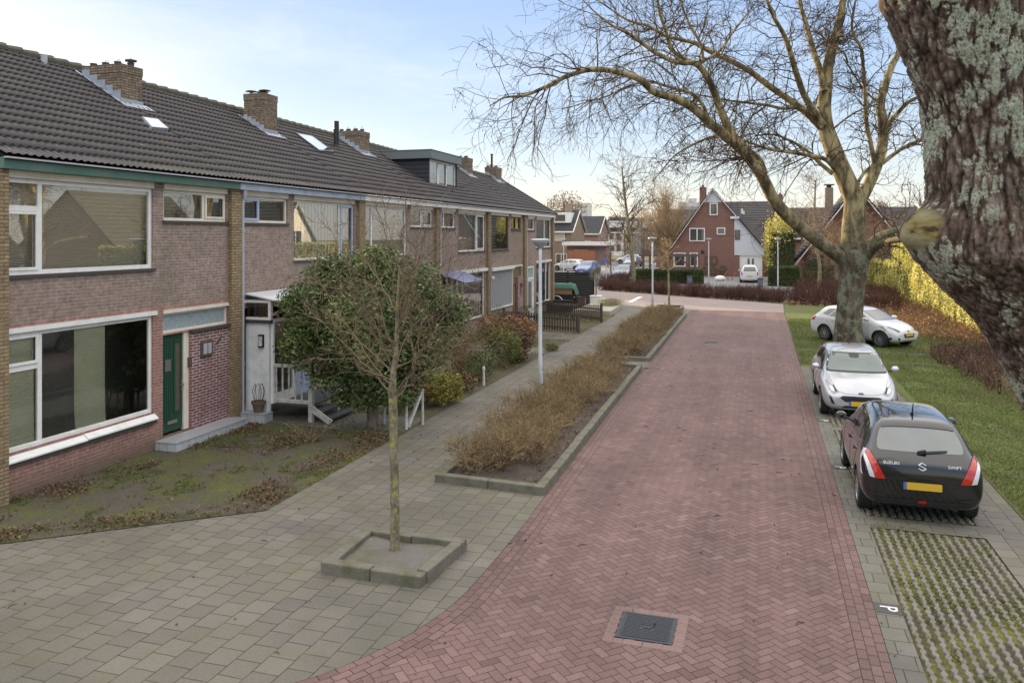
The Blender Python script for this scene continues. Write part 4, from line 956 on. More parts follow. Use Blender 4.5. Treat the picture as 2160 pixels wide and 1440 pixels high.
        def baluster(m, x, y, z0, z1): m.lathe((x, y, 0), [(0.022, z0), (0.022, z0 + (z1 - z0) * .25), (0.03, z0 + (z1 - z0) * .3), (0.018, z0 + (z1 - z0) * .4), (0.028, z0 + (z1 - z0) * .6), (0.020, z0 + (z1 - z0) * .75), (0.022, z1)], 8)
        m = MB(); m.box(-9.96, -9.86, 16.12, 16.22, 0.0, 1.36); m.box(-10.9, -9.96, 16.14, 16.20, 1.24, 1.31); m.box(-10.9, -9.96, 16.14, 16.20, 0.42, 0.50)
        for k in range(5): baluster(m, -10.84 + k * 0.17, 16.17, 0.50, 1.24)
        m.beam((-9.90, 16.15, 0.34), (-9.38, 16.15, 0.03), 0.05, 0.13); m.obj('porch_railing', M_offwhite, h); m = MB()
        m.box(-9.96, -9.86, 17.28, 17.38, 0.0, 1.3); m.box(-9.94, -9.88, 17.38, 18.3, 1.2, 1.27); m.box(-9.94, -9.88, 17.38, 18.3, 0.42, 0.50)
        for k in range(5): baluster(m, -9.91, 17.5 + k * 0.16, 0.50, 1.20)
        m.beam((-9.90, 17.33, 0.34), (-9.38, 17.33, 0.03), 0.05, 0.13)
        m.obj('porch_railing', M_offwhite, h)
    if i == 2:
        window(h, fr, 21.95, 25.0, 0.8, 2.72, behind=M_net, frame=M_white)
        d = MB(); d.box(25.42, 26.38, 0.2, 2.2, -0.12, -0.06, fr=fr); d.obj('front_door', M_bluegrey, h)
        m = MB(); m.box(25.4, 26.4, 2.21, 2.72, -0.12, -0.05, fr=fr); m.obj('door_frame', M_white, h)
        m = MB(); m.box(21.95, 27.2, 2.721, 2.80, -0.02, 0.035, fr=fr); m.obj('lintel', M_white, h)
    if i == 3:
        o = window(h, fr, 29.62, 33.10, 0.80, 2.78, behind=M_net, bname='curtain', frame=M_white, gl=M_glass2)
        m = MB(); m.box(29.3, 33.2, 2.781, 2.90, -0.02, 0.13, fr=fr); m.obj('awning_cassette', M_white, h)
        d = MB(); d.box(28.05, 29.15, 0.15, 2.18, -0.12, -0.07, fr=fr); o = d.obj('front_door', M_bluegrey, h); m = MB(); m.box(28.3, 28.9, 0.9, 2.0, -0.069, -0.06, fr=fr); m.obj('pane', M_glass2, o)
        m = MB(); m.box(27.98, 28.05, 0.15, 2.72, -0.12, -0.02, fr=fr); m.box(29.15, 29.29, 0.15, 2.72, -0.12, -0.02, fr=fr); m.box(28.05, 29.15, 2.18, 2.26, -0.12, -0.02, fr=fr); m.obj('door_frame', M_white, h)
        q = MB(); q.quad(fr(28.05, 2.26, -0.08), fr(29.15, 2.26, -0.08), fr(29.15, 2.72, -0.08), fr(28.05, 2.72, -0.08)); q.obj('pane', M_glass, h)
        # blue canopy over the door
        M_blue = plain('blue_canopy', (0.17, 0.185, 0.31), 0.5, 0.15, 3)
        V = [(-11.59, 27.75, 2.92), (-11.59, 30.2, 2.92), (-10.55, 30.0, 2.55), (-10.55, 27.9, 2.55), (-11.2, 28.9, 2.83)]
        m = MB(); m.add(V, [(0, 1, 4), (1, 2, 4), (2, 3, 4), (3, 0, 4)]); m.add([(a_, b_, c_ - 0.03) for a_, b_, c_ in V], [(4, 1, 0), (4, 2, 1), (4, 3, 2), (4, 0, 3)]); m.obj('canopy', M_blue, h)
        m = MB(); m.beam((-11.58, 28.0, 2.2), (-10.7, 28.0, 2.56), 0.03, 0.03); m.beam((-11.58, 29.9, 2.2), (-10.7, 29.9, 2.56), 0.03, 0.03); m.obj('canopy_bracket', M_pipe, h)
        # dormer
        M_fas = plain('dormer_fascia', (0.14, 0.17, 0.185), 0.45, 0.12, 3)
        X0, Ya, Yb = -12.72, 29.5, 32.62; xb = -15.2
        zt = 7.40
        for yy in (Ya, Yb):
            m = MB(); m.prism([(X0, roof_z(X0) - 0.05), (X0, zt), (-14.45, zt)], lambda a_, b_, c_: (a_, c_, b_), yy, yy + (0.1 if yy == Ya else -0.1))
            m.obj('dormer_cheek', M_dark_clad, h)
        m = MB(); m.box(-15.0, X0 + 0.17, Ya - 0.14, Yb + 0.14, 7.41, 7.74); m.box(-14.95, X0 + 0.19, Ya - 0.16, Yb + 0.16, 7.742, 7.775); m.obj('dormer_roof', M_fas, h, bevel=0.01)
        fd = lambda y_, z_, w_: (X0 + w_, y_, z_)
        m = MB(); m.box(Ya, Yb, 6.26, 6.35, -0.1, 0.02, fr=fd); m.obj('dormer_sill', M_white, h)
        window(h, fd, Ya + 0.1, Yb - 0.1, 6.351, 7.405, behind=M_net, bname='curtain', gl=M_glass2, mull=[30.55, 31.5], sash=[(30.58, 31.46, 6.40, 7.36)], sill=None, fw=0.08, name='dormer_window')
    if i == 4:
        M_roll = striped('roller_blind', (0.34, 0.35, 0.36), (0.28, 0.29, 0.30), 2, 0.05)
        m = MB(); m.box(33.86, 37.08, 1.02, 2.70, -0.02, 0.0, fr=fr); m.obj('roller_blind', M_roll, h)
        m = MB(); m.box(33.83, 33.86, 0.95, 2.72, -0.02, 0.05, fr=fr); m.box(37.08, 37.12, 0.95, 2.72, -0.02, 0.05, fr=fr); m.box(33.86, 37.08, 0.95, 1.01, -0.02, 0.05, fr=fr); m.box(33.83, 37.14, 2.721, 2.86, -0.02, 0.14, fr=fr); m.obj('blind_box', M_white, h)
        m = MB(); m.box(37.14, 38.75, 2.78, 2.86, -0.02, 0.05, fr=fr); m.obj('lintel', M_cream, h)
        m = MB(); m.box(37.22, 38.62, 2.28, 2.779, -0.09, -0.05, fr=fr); m.obj('fanlight', plain('olive_panel', (0.16, 0.14, 0.06), 0.4, 0.25, 4), h)
        M_br = plain('brown_door', (0.22, 0.10, 0.045), 0.4, 0.25, 5)
        d = MB(); d.box(37.24, 38.0, 0.12, 2.24, -0.10, -0.05, fr=fr); o = d.obj('front_door', M_br, h)
        pts = [fr(37.36, 0.5, -0.035)] + [fr(37.62 - 0.26 * math.cos(a_ * math.pi / 8), 1.7 + 0.26 * math.sin(a_ * math.pi / 8), -0.035) for a_ in range(9)] + [fr(37.88, 0.5, -0.035)]
        m = MB(); m.tube(pts, 0.03, 6); m.obj('moulding', M_wood, o)
        m = MB(); m.box(38.03, 38.95, 0.0, 2.26, 0.001, 0.03, fr=fr); m.obj('brick_panel', B_door, h)
        m = MB(); m.box(38.4, 38.5, 1.35, 1.95, 0.031, 0.05, fr=fr); m.box(38.58, 38.66, 1.75, 1.92, 0.031, 0.08, fr=fr); m.obj('wall_lamp', M_wood, h)
        m = MB(); m.lathe(fr(33.62, 2.42, 0.2), [(0.02, -0.07), (0.07, -0.03), (0.08, 0.03), (0.05, 0.09)], 12); o = m.obj('security_light', M_white, h)
    if i == 5:
        window(h, fr, 41.55, 44.50, 0.62, 2.85, behind=M_interior2, gl=M_glass, frame=M_white, mull=[43.7])
        m = MB(); m.box(41.4, 44.7, 2.861, 2.95, -0.02, 0.05, fr=fr); m.obj('lintel', M_white, h)
        m = MB(); m.box(39.82, 39.92, 0.12, 2.72, -0.12, -0.01, fr=fr); m.box(41.0, 41.1, 0.12, 2.72, -0.12, -0.01, fr=fr); m.box(39.92, 41.0, 2.0, 2.1, -0.12, -0.01, fr=fr); m.box(39.92, 41.0, 2.62, 2.72, -0.12, -0.01, fr=fr); m.obj('door_frame', M_white, h)
        d = MB(); d.box(39.92, 41.0, 0.12, 2.0, -0.10, -0.06, fr=fr); o = d.obj('front_door', M_white, h); m = MB(); m.box(40.15, 40.8, 0.5, 1.9, -0.059, -0.05, fr=fr); m.obj('pane', M_interior2, o)
        q = MB(); q.quad(fr(39.92, 2.1, -0.06), fr(41.0, 2.1, -0.06), fr(41.0, 2.62, -0.06), fr(39.92, 2.62, -0.06)); q.obj('pane', M_frost, h)
        m = MB(); m.box(39.35, 39.78, 0.0, 2.2, 0.001, 0.03, fr=fr); m.obj('brick_panel', B_door, h)

    # chimney on the party wall towards the far side
    CH_ = {0: (15.28, 15.96, -14.5, 1.15, 8.40), 1: (20.98, 21.68, -14.5, 0.72, 8.68), 2: (27.05, 27.86, -14.5, 1.0, 8.30), 4: (38.62, 39.45, -14.5, 0.55, 8.37), 5: (43.25, 44.35, -14.5, 0.65, 8.27)}.get(i)
    if CH_:
        a, b, xf, dep, zt = CH_
        m = MB(); m.box(xf - dep, xf, a, b, roof_z(xf) - 0.3, zt - 0.20); nb_ = int((b - a) / 0.075); 
        m.box(xf - dep - 0.012, xf + 0.012, a - 0.012, b + 0.012, zt - 0.199, zt)
        ch = m.obj('chimney', B_chim, h)
        m = MB()   # lead: stepped flashing on the near side, apron below
        ns = 5
        for k in range(ns):
            x1 = xf - dep * k / ns; x0 = xf - dep * (k + 1) / ns; m.box(x0 + 0.002, x1 - 0.002, a - 0.016, a - 0.006, roof_z(x1) - 0.05, roof_z(x0) + 0.16)
        P = [(xf + 0.02, a - 0.10), (xf + 0.02, b + 0.10), (xf + 0.26, b + 0.16), (xf + 0.26, a - 0.16)]
        m.quad(*[(x, y, roof_z(x) + 0.055) for x, y in P]); m.quad((xf + 0.014, a - 0.02, roof_z(xf) - 0.1), (xf + 0.014, b + 0.02, roof_z(xf) - 0.1), (xf + 0.014, b + 0.02, roof_z(xf) + 0.12), (xf + 0.014, a - 0.02, roof_z(xf) + 0.12))
        P = [(xf - dep - 0.15, a - 0.10), (xf + 0.26, a - 0.16), (xf + 0.2, a - 0.02), (xf - dep - 0.15, a - 0.02)]; m.quad(*[(x, y, roof_z(x) + 0.058) for x, y in P])
        m.obj('flashing', M_lead, ch)
        r_ = random.Random(i)
        npot = {0: 6, 1: 3, 2: 6, 4: 3, 5: 2}[i]
        for k in range(npot):
            yy = a + 0.18 + (0.16 if k % 2 else 0.02) * 1.6; xx = xf - dep + 0.12 + (dep - 0.24) * k / max(1, npot - 1); m = MB()
            if i == 1:
                m.lathe((xx, yy, zt), [(0.05, -0.02), (0.05, 0.06)], 10); m.lathe((xx, yy, zt), [(0.19, 0.10), (0.13, 0.125), (0.02, 0.14)], 14)
                m.lathe((xx, yy, zt), [(0.012, 0.05), (0.012, 0.11)], 6)
            else:
                m.lathe((xx, yy, zt), [(0.075, -0.02), (0.075, 0.07), (0.085, 0.075), (0.085, 0.10), (0.06, 0.10)], 10)
                if k % 2 and i < 4: m.tube([(xx, yy + 0.07 * math.cos(t_), zt + 0.10 + 0.11 * math.sin(t_)) for t_ in np.linspace(0, math.pi, 9)], 0.006, 4)
                if k == npot - 1 and i == 0: m.lathe((xx, yy, zt), [(0.09, 0.13), (0.14, 0.14), (0.14, 0.17), (0.02, 0.18)], 12)
            m.obj('chimney_pot', M_sill, ch)
    if i == 5:
        m = MB(); m.tube([(-14.8, 43.4, 8.2), (-14.8, 43.4, 8.95)], 0.08, 8); m.tube([(-14.8, 43.4, 8.97), (-14.8, 43.4, 9.02)], 0.11, 8); m.obj('flue', M_sill, h)
    if i == 2:
        p = at_roof(710, 312); m = MB(); m.tube([(p.x, p.y, p.z - 0.1), (p.x, p.y, p.z + 0.1), (p.x - 0.02, p.y, p.z + 0.95)], [0.16, 0.1, 0.1], 10); m.obj('flue', M_dark, h)
    def rooflight(pts, parent, fm):
        P = [at_roof(*p) for p in pts]; n_ = Vector((SLP, 0, 1)).normalized()
        c_ = sum(P, Vector()) / 4; m = MB(); O = [p + n_ * 0.09 for p in P]; I = [c_ + (p - c_) * 0.86 + n_ * 0.09 for p in P]; D = [p - n_ * 0.02 for p in P]
        m.add(O + I + D, [(k, (k + 1) % 4, 4 + (k + 1) % 4, 4 + k) for k in range(4)] + [(8 + k, 8 + (k + 1) % 4, (k + 1) % 4, k) for k in range(4)]); o = m.obj('roof_window', fm, parent)
        m = MB(); m.quad(*[p - n_ * 0.005 for p in I]); m.obj('pane', M_interior2, o); m = MB(); m.quad(*[p - n_ * 0.002 + Vector((0, 0, 0.001)) for p in I]); m.obj('glazing', glass('sky_glass', refl=0.42), o)
    if i == 0: rooflight([(297, 253), (317, 275), (353, 278), (330, 258)], h, M_lead)
    if i == 1: rooflight([(620, 284), (672, 323), (703, 325), (655, 290)], h, M_slate)
    if i == 0:
        p = at_x(93, 128, -15.9); m = MB(); m.tube([(p.x, p.y, p.z - 0.5), (p.x, p.y, p.z + 0.12)], 0.07, 8); m.obj('vent_pipe', M_pipe, h)
# ================================================================ trees and plants
def bark(name, cols, scale=2.5, bump=0.02, stretch=(1, 1, 0.35), lichen=None, rough=0.9, yellow=None):
    t = NT(name); v = t.scalevec(t.pos(), *stretch); n = t.noise(scale, v, 6, 0.65, 0.4); c = t.ramp(n, cols)
    if lichen:
        l = t.ramp(t.noise(lichen[1], None, 7, 0.72), [(lichen[2], 0.0), (lichen[2] + 0.07, 1.0)]); l2 = t.mix(t.noise(60), mul(lichen[0], 0.6), mul(lichen[0], 1.35)); c = t.mix(l, c, l2)
    if yellow:
        l = t.ramp(t.noise(yellow[1], None, 5, 0.7), [(yellow[2], 0.0), (yellow[2] + 0.04, 1.0)]); c = t.mix(l, c, yellow[0])
    n2 = t.noise(scale * 9, v, 4); t.principled(c, rough, 0, 0.2, t.bump(t.math('ADD', n, t.math('MULTIPLY', n2, 0.5)), bump)); return t.m
M_plane = bark('plane_bark', [(0.34, (0.06, 0.048, 0.034)), (0.44, (0.13, 0.105, 0.06)), (0.54, (0.31, 0.25, 0.13)), (0.70, (0.46, 0.39, 0.25))], 3.4, 0.02)
def blend_bark():
    t = M_plane.node_tree; pr = [n for n in t.nodes if n.type == 'BSDF_PRINCIPLED'][0]; src = pr.inputs['Base Color'].links[0].from_socket
    g = t.nodes.new('ShaderNodeNewGeometry'); sp_ = t.nodes.new('ShaderNodeSeparateXYZ'); t.links.new(g.outputs['Position'], sp_.inputs[0]); n = t.nodes.new('ShaderNodeTexNoise'); n.inputs['Scale'].default_value = 1.6; n.inputs['Detail'].default_value = 6; t.links.new(g.outputs['Position'], n.inputs['Vector'])
    ma = t.nodes.new('ShaderNodeMath'); ma.operation = 'MULTIPLY_ADD'; ma.inputs[1].default_value = 3.2; t.links.new(n.outputs[0], ma.inputs[0]); t.links.new(sp_.outputs[2], ma.inputs[2])
    mr = t.nodes.new('ShaderNodeMapRange'); mr.inputs['From Min'].default_value = 5.2; mr.inputs['From Max'].default_value = 7.6; mr.inputs['To Min'].default_value = 0.92; mr.inputs['To Max'].default_value = 0.0; t.links.new(ma.outputs[0], mr.inputs[0])
    n2 = t.nodes.new('ShaderNodeTexNoise'); n2.inputs['Scale'].default_value = 4.5; n2.inputs['Detail'].default_value = 8; n2.inputs['Roughness'].default_value = 0.75; t.links.new(g.outputs['Position'], n2.inputs['Vector'])
    cr = t.nodes.new('ShaderNodeValToRGB'); e = cr.color_ramp.elements; e[0].position = 0.40; e[0].color = (0.055, 0.042, 0.032, 1); e[1].position = 0.60; e[1].color = (0.20, 0.215, 0.15, 1); k = cr.color_ramp.elements.new(0.48); k.color = (0.10, 0.08, 0.06, 1); t.links.new(n2.outputs[0], cr.inputs[0])
    mx = t.nodes.new('ShaderNodeMix'); mx.data_type = 'RGBA'; t.links.new(mr.outputs[0], mx.inputs[0]); t.links.new(src, mx.inputs[6]); t.links.new(cr.outputs[0], mx.inputs[7]); t.links.new(mx.outputs[2], pr.inputs['Base Color'])
blend_bark()
M_planetrunk = bark('lichen_bark', [(0.36, (0.050, 0.038, 0.030)), (0.50, (0.11, 0.085, 0.065)), (0.66, (0.19, 0.155, 0.115))], 4.5, 0.04, lichen=((0.20, 0.225, 0.16), 2.6, 0.50), yellow=((0.30, 0.22, 0.05), 2.0, 0.64))
def bigbark():
    t = NT('furrowed_bark'); a = t.n('ShaderNodeAttribute', attribute_name='ridge').outputs['Fac']; st = t.n('ShaderNodeAttribute', attribute_name='stub').outputs['Fac']
    fine = t.noise(55, t.scalevec(t.pos(), 1, 1, 0.5), 5, 0.7); mid = t.noise(7, t.scalevec(t.pos(), 1, 1, 0.6), 5, 0.65)
    f = t.math('ADD', t.math('MULTIPLY', a, 0.75), t.math('MULTIPLY', fine, 0.35))
    c = t.ramp(f, [(0.22, (0.014, 0.010, 0.007)), (0.44, (0.062, 0.045, 0.036)), (0.66, (0.145, 0.112, 0.092)), (0.93, (0.29, 0.24, 0.205))])
    c = t.mix(t.ramp(mid, [(0.4, 0.0), (0.65, 0.5)]), c, t.mix(0.5, c, (0.16, 0.085, 0.06)))
    crust = t.noise(70, None, 3, 0.6)
    for col, sc_, lo in (((0.36, 0.40, 0.31), 2.6, 0.535), ((0.26, 0.31, 0.22), 6.0, 0.62)):
        l = t.math('MULTIPLY', t.ramp(t.math('ADD', t.noise(sc_, None, 8, 0.78), t.math('MULTIPLY', t.math('SUBTRACT', a, 0.5), 0.16)), [(lo, 0.0), (lo + 0.035, 1.0)]), t.ramp(crust, [(0.36, 0.0), (0.46, 1.0)]))
        c = t.mix(l, c, t.mix(crust, mul(col, 0.5), mul(col, 1.35)))
    l = t.ramp(t.noise(6.5, None, 6, 0.75), [(0.66, 0.0), (0.69, 0.9)]); c = t.mix(l, c, (0.30, 0.29, 0.05))
    sc = t.ramp(t.noise(4.0, t.scalevec(t.pos(), 1, 1, 2.2), 4, 0.6), [(0.38, (0.06, 0.04, 0.022)), (0.46, (0.22, 0.175, 0.065)), (0.60, (0.27, 0.25, 0.165)), (0.75, (0.24, 0.25, 0.19))])
    c = t.mix(t.ramp(st, [(0.35, 0.0), (0.5, 1.0)]), c, sc)
    t.principled(c, 0.9, 0, 0.2, t.bump(t.math('ADD', fine, t.math('MULTIPLY', crust, 0.5)), 0.012, 1.0)); return t.m
M_bigbark = bigbark()
M_youngbark = bark('young_bark', [(0.35, (0.10, 0.08, 0.06)), (0.55, (0.22, 0.19, 0.14)), (0.75, (0.34, 0.31, 0.24))], 9, 0.006, (1, 1, 0.6), lichen=((0.33, 0.33, 0.09), 9, 0.52))
M_post = bark('ivy_post', [(0.35, (0.10, 0.075, 0.055)), (0.6, (0.24, 0.19, 0.15))], 9, 0.02, (1, 1, 0.2))
M_planetwig = tinted('plane_twig', [(0.035, 0.024, 0.018), (0.09, 0.065, 0.042), (0.26, 0.20, 0.11)], 0.85, 0.2)
M_youngtwig = tinted('young_twig', [(0.11, 0.08, 0.055), (0.20, 0.15, 0.10), (0.32, 0.26, 0.19)], 0.85, 0.2)

def grow(T, p, d, L, r, lvl, seed, droop=0.0, wig=0.35, kids=(5, 4, 2), tint=0.4, tips=None, spread=0.9, nseg=5, shrink=0.52, rmin=0.005):
    rr = seed; p = np.array(p, float); d = np.array(d, float); d /= np.linalg.norm(d) + 1e-9
    pts = [p.copy()]; dirs = [d.copy()]; st = L / nseg
    for i in range(nseg):
        d = d + rr.normal(0, wig / math.sqrt(nseg) * 1.4, 3) + np.array([0, 0, -droop * (i + 1) / nseg]); d /= np.linalg.norm(d)
        p = p + d * st; pts.append(p.copy()); dirs.append(d.copy())
    T.add(pts, np.linspace(r, max(r * 0.35, rmin * 0.8), nseg + 1), 5 if r > 0.025 else (4 if r > 0.012 else 3), tint)
    if tips is not None and lvl == 0: tips.append(pts[-1])
    if lvl > 0:
        for k in range(kids[lvl - 1]):
            i = rr.integers(1, nseg + 1); b = pts[i]; dd = dirs[i]; q = rr.normal(0, 1, 3); q -= q.dot(dd) * dd; q /= np.linalg.norm(q) + 1e-9
            grow(T, b, dd * rr.uniform(0.5, 1.0) + q * spread * rr.uniform(0.5, 1.0), L * shrink * rr.uniform(0.6, 1.25), max(rmin, r * 0.5), lvl - 1, rr, droop, wig, kids, max(0, tint - 0.12), tips, spread, max(3, nseg - 1), shrink, rmin)

# ---- the big plane tree beside the parked cars: limbs measured on the photograph, then grown
pl = thing('plane_tree', 'big bare plane tree with lichen on its forked trunk, standing between the white cars', 'tree', (3.4, 33.5, 0))
zx = lambda x, y, Z: at_z(1000 + x / 2.1816, y / 2.1816, Z)
def limb(pts, z0, z1, r0, r1, nr=10):
    n = len(pts); P = [zx(x, y, z0 + (z1 - z0) * (i / (n - 1)) ** 1.2) for i, (x, y) in enumerate(pts)]
    P = smooth_path(P, 4); k = len(P); t = np.linspace(0, 1, k); return P, r0 * (1 - t) ** 0.85 + r1 * t, nr
LIMBS = [
 ([(1720, 1210), (1640, 1150), (1540, 1075), (1450, 1000), (1380, 920), (1335, 830), (1290, 760), (1230, 690), (1160, 630), (1090, 570), (1010, 500), (930, 455), (830, 425), (760, 365), (650, 330), (540, 320), (430, 350), (330, 400), (230, 440), (140, 450), (70, 490)], 31, 26, 0.27, 0.012),
 ([(1335, 835), (1310, 745), (1250, 690), (1190, 620), (1140, 520), (1110, 440), (1090, 390), (1050, 320), (1010, 290), (960, 290), (900, 275), (830, 240), (760, 190), (700, 150), (640, 120), (560, 60), (500, 0)], 30.0, 28, 0.18, 0.015),
 ([(1020, 295), (920, 240), (880, 140), (850, 40), (845, -60)], 29.3, 28.0, 0.085, 0.03), ([(1055, 285), (1040, 200), (990, 110), (955, 20), (940, -60)], 29.5, 30.0, 0.06, 0.02),
 ([(1040, 290), (1130, 235), (1190, 150), (1260, 60), (1320, -20)], 29.5, 31, 0.06, 0.02),
 ([(1120, 590), (1080, 555), (1050, 480), (1000, 430), (950, 415), (880, 395), (800, 375), (700, 400), (620, 440), (520, 470), (420, 500)], 30.0, 31.5, 0.09, 0.012),
 ([(1190, 645), (1100, 630), (1000, 670), (920, 720), (860, 790), (820, 830)], 30.2, 29, 0.05, 0.012),
 ([(1740, 1200), (1745, 1050), (1752, 940), (1730, 870), (1690, 780), (1650, 680), (1620, 590), (1610, 500), (1620, 400), (1630, 300), (1660, 180), (1690, 60), (1700, -60)], 31, 31.5, 0.46, 0.10),
 ([(1605, 575), (1560, 510), (1520, 440), (1490, 360), (1460, 260), (1430, 170), (1380, 80), (1340, -20)], 31, 29, 0.15, 0.05),
 ([(1612, 420), (1590, 320), (1560, 230), (1530, 120), (1500, 20), (1490, -60)], 31, 33, 0.13, 0.06),
 ([(1600, 590), (1530, 520), (1450, 460), (1350, 390), (1270, 330), (1180, 280), (1090, 240), (1020, 200), (960, 185), (880, 165), (800, 120), (700, 90), (610, 30), (540, -20)], 31, 34, 0.15, 0.02),
 ([(1570, 550), (1500, 500), (1420, 500), (1350, 485), (1270, 475), (1190, 465), (1100, 450), (980, 430), (860, 440)], 31, 32, 0.08, 0.012),
 ([(1670, 790), (1620, 735), (1540, 715), (1450, 700), (1350, 685), (1250, 650), (1180, 640)], 31, 29.5, 0.10, 0.02), ([(1650, 800), (1590, 750), (1540, 700), (1470, 655), (1380, 620), (1290, 625)], 31, 32.4, 0.09, 0.025),
 ([(1755, 960), (1800, 880), (1850, 770), (1880, 660), (1880, 560), (1870, 480), (1890, 400), (1920, 310), (1960, 230), (2000, 120), (2020, 0)], 31, 32.5, 0.25, 0.06),
 ([(1845, 760), (1825, 660), (1805, 560), (1800, 440), (1790, 300), (1780, 220), (1740, 140), (1750, 30), (1770, -40)], 31.2, 30, 0.10, 0.03),
 ([(1885, 600), (1940, 530), (2000, 470), (2060, 440), (2120, 400)], 31.8, 31, 0.10, 0.04), ([(1880, 750), (1960, 690), (2040, 650), (2110, 620), (2180, 590)], 31.4, 33, 0.09, 0.03),
 ([(1745, 890), (1790, 800), (1850, 750)], 31, 31.4, 0.07, 0.05), ([(1790, 1150), (1860, 1090), (1940, 1060), (2040, 1040), (2150, 1000)], 31, 31.5, 0.16, 0.07), ([(1800, 1200), (1850, 1140), (1910, 1110), (2000, 1095)], 31, 28.5, 0.14, 0.09),
 ([(1720, 290), (1700, 240), (1650, 220), (1610, 200)], 31, 30, 0.04, 0.015), ([(1870, 480), (1800, 420), (1740, 330), (1700, 270)], 31.8, 30.5, 0.05, 0.02), ([(1645, 600), (1720, 540), (1790, 500), (1860, 480)], 31, 30, 0.04, 0.02)]
tr = Tubes(); P = smooth_path([at_z(1793, 760, 31.1), at_z(1791, 728, 31.1), at_z(1789, 690, 31.1), at_z(1793, 640, 31.1), at_z(1799, 585, 31.1), at_z(1800, 545, 31.1), at_z(1802, 515, 31.1)], 5)
V, F = tube_arrays(P, np.interp(np.linspace(0, 1, len(P)), [0, .15, .35, .6, .8, 1], [0.72, 0.58, 0.50, 0.48, 0.58, 0.50]), 36)
V = np.array([v + 0.07 * noise.noise((v[0] * 1.6, v[1] * 1.6, v[2] * 1.1)) * np.array([1, 1, 0]) for v in V]); link_mesh('trunk', V, F, M_planetrunk, pl, smooth=True)
TW = Tubes(); r_ = np.random.default_rng(11); tips = []
for k, (pts, z0, z1, r0, r1) in enumerate(LIMBS):
    P, rad, nr = limb(pts, z0, z1, r0, r1); T = Tubes(); T.add(P, rad, 12 if r0 > 0.1 else 8); T.obj('limb', M_plane, pl)
    A = np.array([tuple(p) for p in P]); seg = np.linalg.norm(np.diff(A, axis=0), axis=1); acc = 0; nxt = 0.25
    left = A[-1, 0] < A[0, 0] - 3
    for i in range(2, len(A) - 1):
        acc += seg[i]
        if rad[i] > 0.20: continue
        while acc > nxt:
            acc -= nxt; nxt = r_.uniform(0.15, 0.32) * (1.0 if rad[i] < 0.12 else 1.7)
            dd = A[i + 1] - A[i]; dd /= np.linalg.norm(dd); q = r_.normal(0, 1, 3); q -= q.dot(dd) * dd; q /= np.linalg.norm(q)
            L = r_.uniform(0.9, 2.3) * (1.25 if left else 0.8); rb = min(rad[i] * 0.45, 0.028)
            if i == len(A) - 2 and False: pass
            grow(TW, A[i], dd * r_.uniform(0.3, 0.9) + q * 0.9, L, max(rb, 0.011), 2, r_, 0.16 if left else 0.0, 0.42, (4, 5, 3), 0.55 if rb > 0.02 else 0.35, tips, 0.95, 5, 0.55, 0.0062)
TW.obj('twigs', M_planetwig, pl)
C = np.array(tips); C = C[r_.random(len(C)) < 0.25]; V, F = leaves(C - np.array([0, 0, 0.04]), 0.055, asp=0.9); link_mesh('seed_balls', V, F, M_leaf_brown, pl, tint=np.repeat(r_.random(len(C)) * 0.5, 4))

pc = copy_tree(pl); pc.location = (18, 37, 0); pc.rotation_euler = (0, 0, math.pi); pc['label'] = 'bare plane tree across the street, behind the tall golden hedge'
# ---- the thick leaning trunk close to the camera
fg = thing('leaning_tree', 'thick rough trunk with pale green lichen leaning in close at the right edge', 'tree', (2.3, 5.4, 0))
ROW = [(-520, 1790, 2080), (-200, 1835, 2125), (0, 1874, 2152), (100, 1908, 2163), (200, 1943, 2185), (290, 1966, 2210), (350, 1970, 2228), (420, 1968, 2245), (500, 1950, 2262), (545, 1945, 2278), (600, 1992, 2300), (660, 2052, 2330), (720, 2103, 2362), (800, 2152, 2405), (950, 2200, 2470), (1200, 2245, 2530), (1600, 2290, 2600), (1960, 2300, 2690)]
ROW = np.array(ROW, float); yy = np.concatenate([np.linspace(-520, 0, 40), np.linspace(3, 880, 420), np.linspace(900, 1960, 50)]); NC = 320; RDG, STB = [], []
lx, rx = np.interp(yy, ROW[:, 0], ROW[:, 1]), np.interp(yy, ROW[:, 0], ROW[:, 2]); ker = np.hanning(15); ker /= ker.sum()
lx = np.convolve(np.pad(lx, 7, 'edge'), ker, 'valid'); rx = np.convolve(np.pad(rx, 7, 'edge'), ker, 'valid'); Zt = 5.0; V = []
rgt = Vector((CN, SN, 0)); fwd = Vector((-SN, CN, 0))
